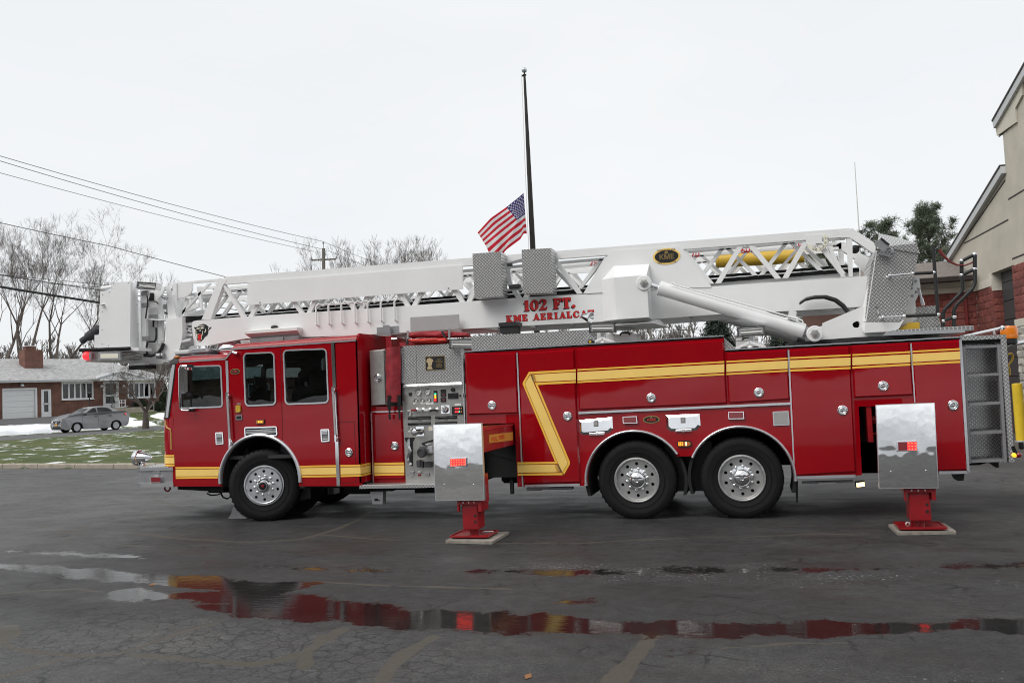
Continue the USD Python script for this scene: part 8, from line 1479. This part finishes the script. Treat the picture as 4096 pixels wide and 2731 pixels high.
# the jamb of the garage opening faces the camera
def JT(m):
    m = m.copy(); v = m.vertices; A = O_+FX*xo[0]; m.vertices = A+v[:, :1]*FY+v[:, 1:2]*(-FX)+v[:, 2:3]*np.array([0, 0, 1.]); return m
_A = O_+FX*xo[0]; jw = float((on_plane(ct(2136, 900), _A, FX)-_A) @ FY); jw = min(max(jw, .15), .75); zl = fxz(ct, [(2010, 690)])[0][1]
jm = part(ST, 'jamb_core', JT(box(.0, jw, .085, .2, 0, zs)), 'mortar'); blocks(jm, 0.0, jw, 1.3, zs-.15, 0, RB, JT); part(ST, 'jamb_lintel', JT(box(-.01, jw, -.02, .2, zs-.14, zs+.36)), 'stucco_light')
gd_ = fpart(ST, 'garage_door', box(xo[0]+.01, xp[0]+.4, jw-.02, jw+.05, 0, zs+.5), 'door_grey')
for i in range(9): fpart(gd_, 'door_panel', box(xo[0]+.02, xp[0]+.38, jw-.045, jw-.021, .02+i*.52, .51+i*.52, .008), 'door_grey')
fpart(ST, 'opening_head', box(xo[0], xp[0]-.01, .30, jw+.1, zs+.36, zs+.6), 'stucco')
zw_ = fxz(ct, [(2270, 1122)])[0][1]; zg_ = fxz(ct, [(2270, 1200)])[0][1]; zrt = fxz(ct, [(2236, 562)])[0][1]
w_ = fpart(ST, 'wall_core', box(xp[0]+.0, xp[0]+2.2, .09-.05, .30, 0, zrt), 'mortar'); blocks(w_, xp[0], xp[0]+2.2, zw_, zrt, -.055, RB); fpart(ST, 'water_table', box(xp[0]-.02, xp[0]+2.2, -.09, .039, zg_, zw_, .01), 'stucco_light'); blocks(w_, xp[0], xp[0]+2.2, 0.0, zg_-.004, -.075, GB, rough=.02)
# low wing behind the turntable
yw = float((O_+FX*xj[0])[1])-.05; xw1 = float((O_+FX*xj[0])[0])
def wxz(q, y=None): return [(lambda p: (p[0], p[2]))(on_y(ct(*p), yw if y is None else y)) for p in q]
zb_w = np.mean([p[1] for p in wxz([(1290, 855), (1700, 842)])]); xw0 = wxz([(1180, 900)])[0][0]-3.2
wg = part(ST, 'wing_wall', box(xw0, xw1, yw+.09, yw+.3, 0, zb_w), 'mortar'); blocks(wg, xw0+2.6, xw1-.01, 1.5, zb_w-.004, yw, RB, lambda m: m)
z1_, z2_ = wxz([(1500, 790)])[0][1], wxz([(1500, 738)])[0][1]
part(ST, 'wing_band', box(xw0, xw1, yw-.03, yw+.3, zb_w, z1_-.01), 'stucco_light'); part(ST, 'wing_band', box(xw0, xw1, yw-.07, yw+.3, z1_, z2_), 'stucco_light'); part(ST, 'wing_soffit', box(xw0-.3, xw1-.14, yw-.40, yw+.3, z2_+.002, z2_+.05), 'gutter_brown')
z3 = wxz([(1500, 672)], yw-.5)[0][1]; part(ST, 'wing_gutter', box(xw0-.3, xw1-.14, yw-.52, yw-.40, z2_-.02, z3, .02), 'gutter_brown')
zrg = on_y(ct(1400, 520), yw+2.6)[2]; part(ST, 'wing_roof', hull([(x, y, z) for x in (xw0-.3, xw1-.14) for y, z in ((yw-.45, z3), (yw-.45, z3-.06), (yw+2.6, zrg), (yw+5.6, z3), (yw+5.6, z3-.06))]), 'shingle_brown')
xd = wxz([(1728, 1000)])[0][0]; part(ST, 'downspout', box(xd-.03, xd+.03, yw-.10, yw-.02, 0, zb_w), 'downspout')
fpart(ST, 'corner_lamp', box(low[0][0]-.1, low[0][0]+.1, -.15, -.02, low[0][1]-.35, low[0][1]-.2, .02), 'black')

# ------------------------------------------------------------------ evergreens
def needle_tufts(C, r, n, length, w, seed, upb=.3):
    R = np.random.default_rng(seed); C = np.repeat(np.asarray(C, float), n, 0); k = len(C); d = R.normal(size=(k, 3))+np.array([0, 0, upb]); d /= np.linalg.norm(d, axis=1, keepdims=True)
    p = C+R.normal(size=(k, 3))*r; L = length*R.uniform(.6, 1.2, (k, 1)); s = np.cross(d, R.normal(size=(k, 3))); s /= np.linalg.norm(s, axis=1, keepdims=True)
    V = np.stack([p-s*w, p+s*w, p+d*L], 1).reshape(-1, 3); return TM(V, np.arange(3*k).reshape(-1, 3))
def pine(name, label, b, H, W_, seed, dens=1.0):
    R = np.random.default_rng(seed); b = np.asarray(b, float); t = thing(name, label, 'tree', b)
    S = [(*(b+np.array([0, 0, z0])), *(b+np.array([0, 0, z1])), r0, r1) for z0, z1, r0, r1 in [(i*H/8, (i+1)*H/8, .17*(1-i/9), .17*(1-(i+1)/9)) for i in range(8)]]; part(t, 'trunk', seg_mesh(S, 8), 'bark', True)
    B, C = [], []
    z = H*.25
    while z < H*.98:
        f = (z/H-.25)/.75; L = W_*(1-f)**.75*R.uniform(.75, 1.1)+.35
        for a in R.uniform(0, 6.28)+np.arange(5)/5*6.28+R.normal(0, .25, 5):
            Lb = L*R.uniform(.6, 1.15); d = np.array([math.cos(a), math.sin(a), .25+.5*f]); p = b+np.array([0, 0, z]); prev = p
            for k in range(1, 5):
                q = p+d*Lb*k/4+np.array([0, 0, .10*Lb*(k/4)**2])+R.normal(0, .04, 3); B.append((*prev, *q, .035*(1-k/6), .03*(1-k/5.5))); prev = q
                if k >= 2:
                    for _ in range(int(2+2*dens)):
                        e = q+R.normal(0, .22, 3)*np.array([1, 1, .5])*max(Lb*.5, .5)+np.array([0, 0, .12]); B.append((*q, *e, .014, .009)); C.append(e)
        z += H*.055*R.uniform(.8, 1.2)
    part(t, 'branches', seg_mesh(B, 3), 'bark'); part(t, 'needles', J(needle_tufts(C, .075, 46, .21, .013, seed)), 'needles')
def px_tree(fn, name, label, x, ytop, D, W_, seed, **k):
    b = ground_at(x, 900, D); b[2] = max(b[2], 0); H = at(cd(x, ytop), D)[2]-b[2]; fn(name, label, b, H, W_, seed, **k)
px_tree(pine, 'pine_tree', 'dense dark green pine rising behind the low station roof', 2158, 487, 40, 2.0, 5, dens=1.4); px_tree(pine, 'pine_tree', 'thin topped pine left of the dense one, behind the console', 2052, 508, 40, 1.7, 9, dens=.7); px_tree(pine, 'pine_tree', 'low pine seen through the rear ladder lattice', 1905, 570, 42, 1.6, 13, dens=.8)
def spruce(name, label, b, H, W_, seed):
    R = np.random.default_rng(seed); b = np.asarray(b, float); t = thing(name, label, 'tree', b); part(t, 'trunk', seg_mesh([(*b, *(b+np.array([0, 0, H])), .2, .02)], 8), 'bark', True); C = []; B = []
    for z in np.arange(H*.06, H*.97, H*.035):
        L = W_*(1-z/H)+.15
        for a in R.uniform(0, 6.28)+np.arange(9)/9*6.28+R.normal(0, .2, 9):
            Lb = L*R.uniform(.7, 1.15); p = b+np.array([0, 0, z]); e = p+np.array([math.cos(a)*Lb, math.sin(a)*Lb, -.22*Lb]); B.append((*p, *e, .03, .008))
            for f in np.linspace(.2, 1, max(3, int(Lb*5))): C.append(p+(e-p)*f+np.array([0, 0, .10*math.sin(f*3)]))
    part(t, 'branches', seg_mesh(B, 3), 'bark'); part(t, 'needles', needle_tufts(C, .13, 20, .26, .03, seed, -.3), 'spruce_needles')
px_tree(spruce, 'spruce_tree', 'dark spruce in the gap below the boom, left of the lift cylinder', 1655, 720, 38, 1.9, 21); px_tree(spruce, 'spruce_tree', 'dark spruce in the gap right of the lift cylinder foot', 1925, 690, 38, 2.6, 27); px_tree(spruce, 'spruce_tree', 'dark spruce between the two spare flood lights and the cylinder', 1800, 762, 44, 1.9, 33)
# ------------------------------------------------------------------ utility poles and wires
def upole(label, x, top, D, lean=0.0, arms=()):
    p = at(cd(x, top), D); g = float(terrain(np.array(p[0]), np.array(p[1]))); t = thing('utility_pole', label, 'utility pole', (p[0], p[1], g-.3)); part(t, 'pole', seg_mesh([(p[0]-RT[0]*lean, p[1]-RT[1]*lean, g-.3, *p, .17, .13)], 10), 'pole_wood', True)
    for dz, w, a in arms:
        r_ = np.array([RT[0], RT[1], a]); c = p+np.array([0, 0, dz]); part(t, 'cross_arm', bar(c-r_*w, c+r_*w, .10, .12), 'pole_wood')
        for s in (-1, 1): part(t, 'insulator', lathe([(.05, 0), (.07, .06), (.05, .12), (.06, .16), (0, .2)], c+r_*w*s+np.array([0, 0, .05]), (0, 0, 1), 10), 'grey_plate', 40)
    return p
pu = upole('weathered utility pole with insulators behind the white ladder', 743, 571, 70, .35, ((-.9, 1.0, .0), (-2.6, 1.0, .05))); 
t_ = '/World/utility_pole'; part(t_, 'pole_pin', J(cyl(pu, pu+np.array([0, 0, .45]), .03), ball(pu+np.array([0, 0, .45]), .09, sub=1)), 'grey_plate'); part(t_, 'transformer_fuses', J(*[cyl(pu+RT*dx+np.array([0, 0, -2.4]), pu+RT*(dx+.1)+np.array([0, 0, -2.9]), .06) for dx in (-1.7, -1.0, -.7)]), 'grey_metal')
upole('leaning pale pole under the boom, nearer of two', 1490, 735, 90, -.6); upole('far utility pole with crossarm under the boom', 1582, 748, 105, 0, ((-.5, .9, 0), (-2.2, .5, 0)))
def wire(label, pts_, r, sag=0.0):
    P = [at(cd(x, y), D) for x, y, D in pts_]; out = []
    for a, b in zip(P[:-1], P[1:]):
        for f in np.linspace(0, 1, 14)[:-1]: out.append(a+(b-a)*f-np.array([0, 0, sag*4*f*(1-f)]))
    out.append(P[-1]); solid('wire', tube(out, r, 5), 'wire', label, 'wire')
wire('thin overhead wire, highest of the three running down to the utility pole', [(-160, 311, 42), (742, 555, 70)], .018, .25); wire('thin overhead wire, middle of the three running down to the utility pole', [(-160, 321, 42), (738, 572, 70)], .018, .25); wire('thin overhead wire, lowest of the three running to the pole insulator', [(-160, 353, 42), (722, 578, 70)], .015, .2)
wire('single sagging service wire that ends at the ladder top', [(-160, 484, 48), (0, 512, 50), (250, 565, 54), (560, 647, 60), (760, 700, 66)], .022, .02); wire('upper faint cable behind the bucket', [(-160, 614, 44), (240, 654, 52), (760, 715, 66)], .014, .02); wire('black cable above the thick bundle left of the bucket', [(-160, 606, 40), (240, 668, 46), (760, 742, 58)], .022, .02); wire('thick black cable bundle left of the bucket', [(-160, 632, 40), (240, 697, 46), (760, 776, 58)], .062, .02); wire('thin wire just over the black cable left of the bucket', [(-160, 628, 48), (240, 661, 56), (760, 722, 70)], .012, .02)
wire('wire running on right of the utility pole, upper', [(742, 555, 70), (960, 640, 95)], .016, .1); wire('wire running on right of the utility pole, lower', [(752, 575, 70), (960, 655, 95)], .016, .1); wire('faint wires between far poles under the boom', [(1430, 745, 95), (1582, 752, 105), (1720, 790, 115)], .016, .1); wire('lower faint wire between far poles under the boom', [(1430, 757, 95), (1582, 757, 105), (1720, 805, 115)], .016, .1)
solid('radio_mast', J(cyl(at(cd(1973, 530), 20), at(cd(1963, 373), 20), .014, .008), cyl(at(cd(1974, 545), 20), at(cd(1978, 760), 20), .02, .016)), 'white_flat', 'thin white whip antenna rising above the ladder end', 'antenna')
# ------------------------------------------------------------------ wooded rise behind the camera, and small litter
XB, YBK = np.meshgrid(np.linspace(-34, 30, 190), np.linspace(-20.5, -12.6, 40)); e_ = np.clip((-12.6-YBK)/3.4, 0, 1); e_ = e_*np.clip((YBK+20.5)/2.5, 0, 1)*np.clip((30-np.abs(XB+2)+2)/4, 0, 1)
V, F = grid_mesh(XB, YBK, -.05+1.7*np.sqrt(np.clip(e_, 0, 1))*(.55+.9*meshkit.fbm(np.stack([XB*.5, YBK*.6, 0*XB], -1), 4, 17))); solid('snow_bank', TM(V, F), 'snow', 'long ploughed snow heap along the near edge of the lot', kind='stuff', smooth=True)
xx = np.linspace(-220, 220, 90); yy = np.linspace(-150, -30, 24); GX, GY = np.meshgrid(xx, yy); e = np.clip((-32-GY)/30, 0, 1)
V, F = grid_mesh(GX, GY, .8+24*e**.8*(.7+.6*meshkit.fbm(np.stack([GX*.05, GY*.05, 0*GX], -1), 3, 2))); mat('wood_floor', (.035, .030, .026), .95, vary=.5, vscale=.4, bump=(.8, .6)); solid('wooded_hill', TM(V, F), 'wood_floor', 'brown wooded rise beyond the near edge of the lot', kind='structure', smooth=True)
R = np.random.default_rng(12); k = 0
lf_ = []
for i in range(26):
    x, y = R.uniform(-9, 2.5), R.uniform(-6.6, -1.5)
    if i == 0: x, y = on_z(g1(700, 562), 0)[:2]
    if i == 1: x, y = on_z(g2(75, 985), 0)[:2]
    a = R.uniform(0, 6.28); s = R.uniform(.02, .035) if i > 1 else .05
    lf_.append(hull([(x+s*math.cos(a), y+s*math.sin(a), .012), (x-s*math.cos(a), y-s*math.sin(a), .006), (x+.5*s*math.cos(a+1.6), y+.5*s*math.sin(a+1.6), .014), (x-.5*s*math.cos(a+1.6), y-.5*s*math.sin(a+1.6), .005), (x, y, .004)]))
    if i < 2: solid('dead_leaf', lf_[-1], 'dead_leaf', ('brown leaf lying in the puddle ahead of the truck', 'brown leaf on the asphalt near the right foreground crack')[i], 'leaf')
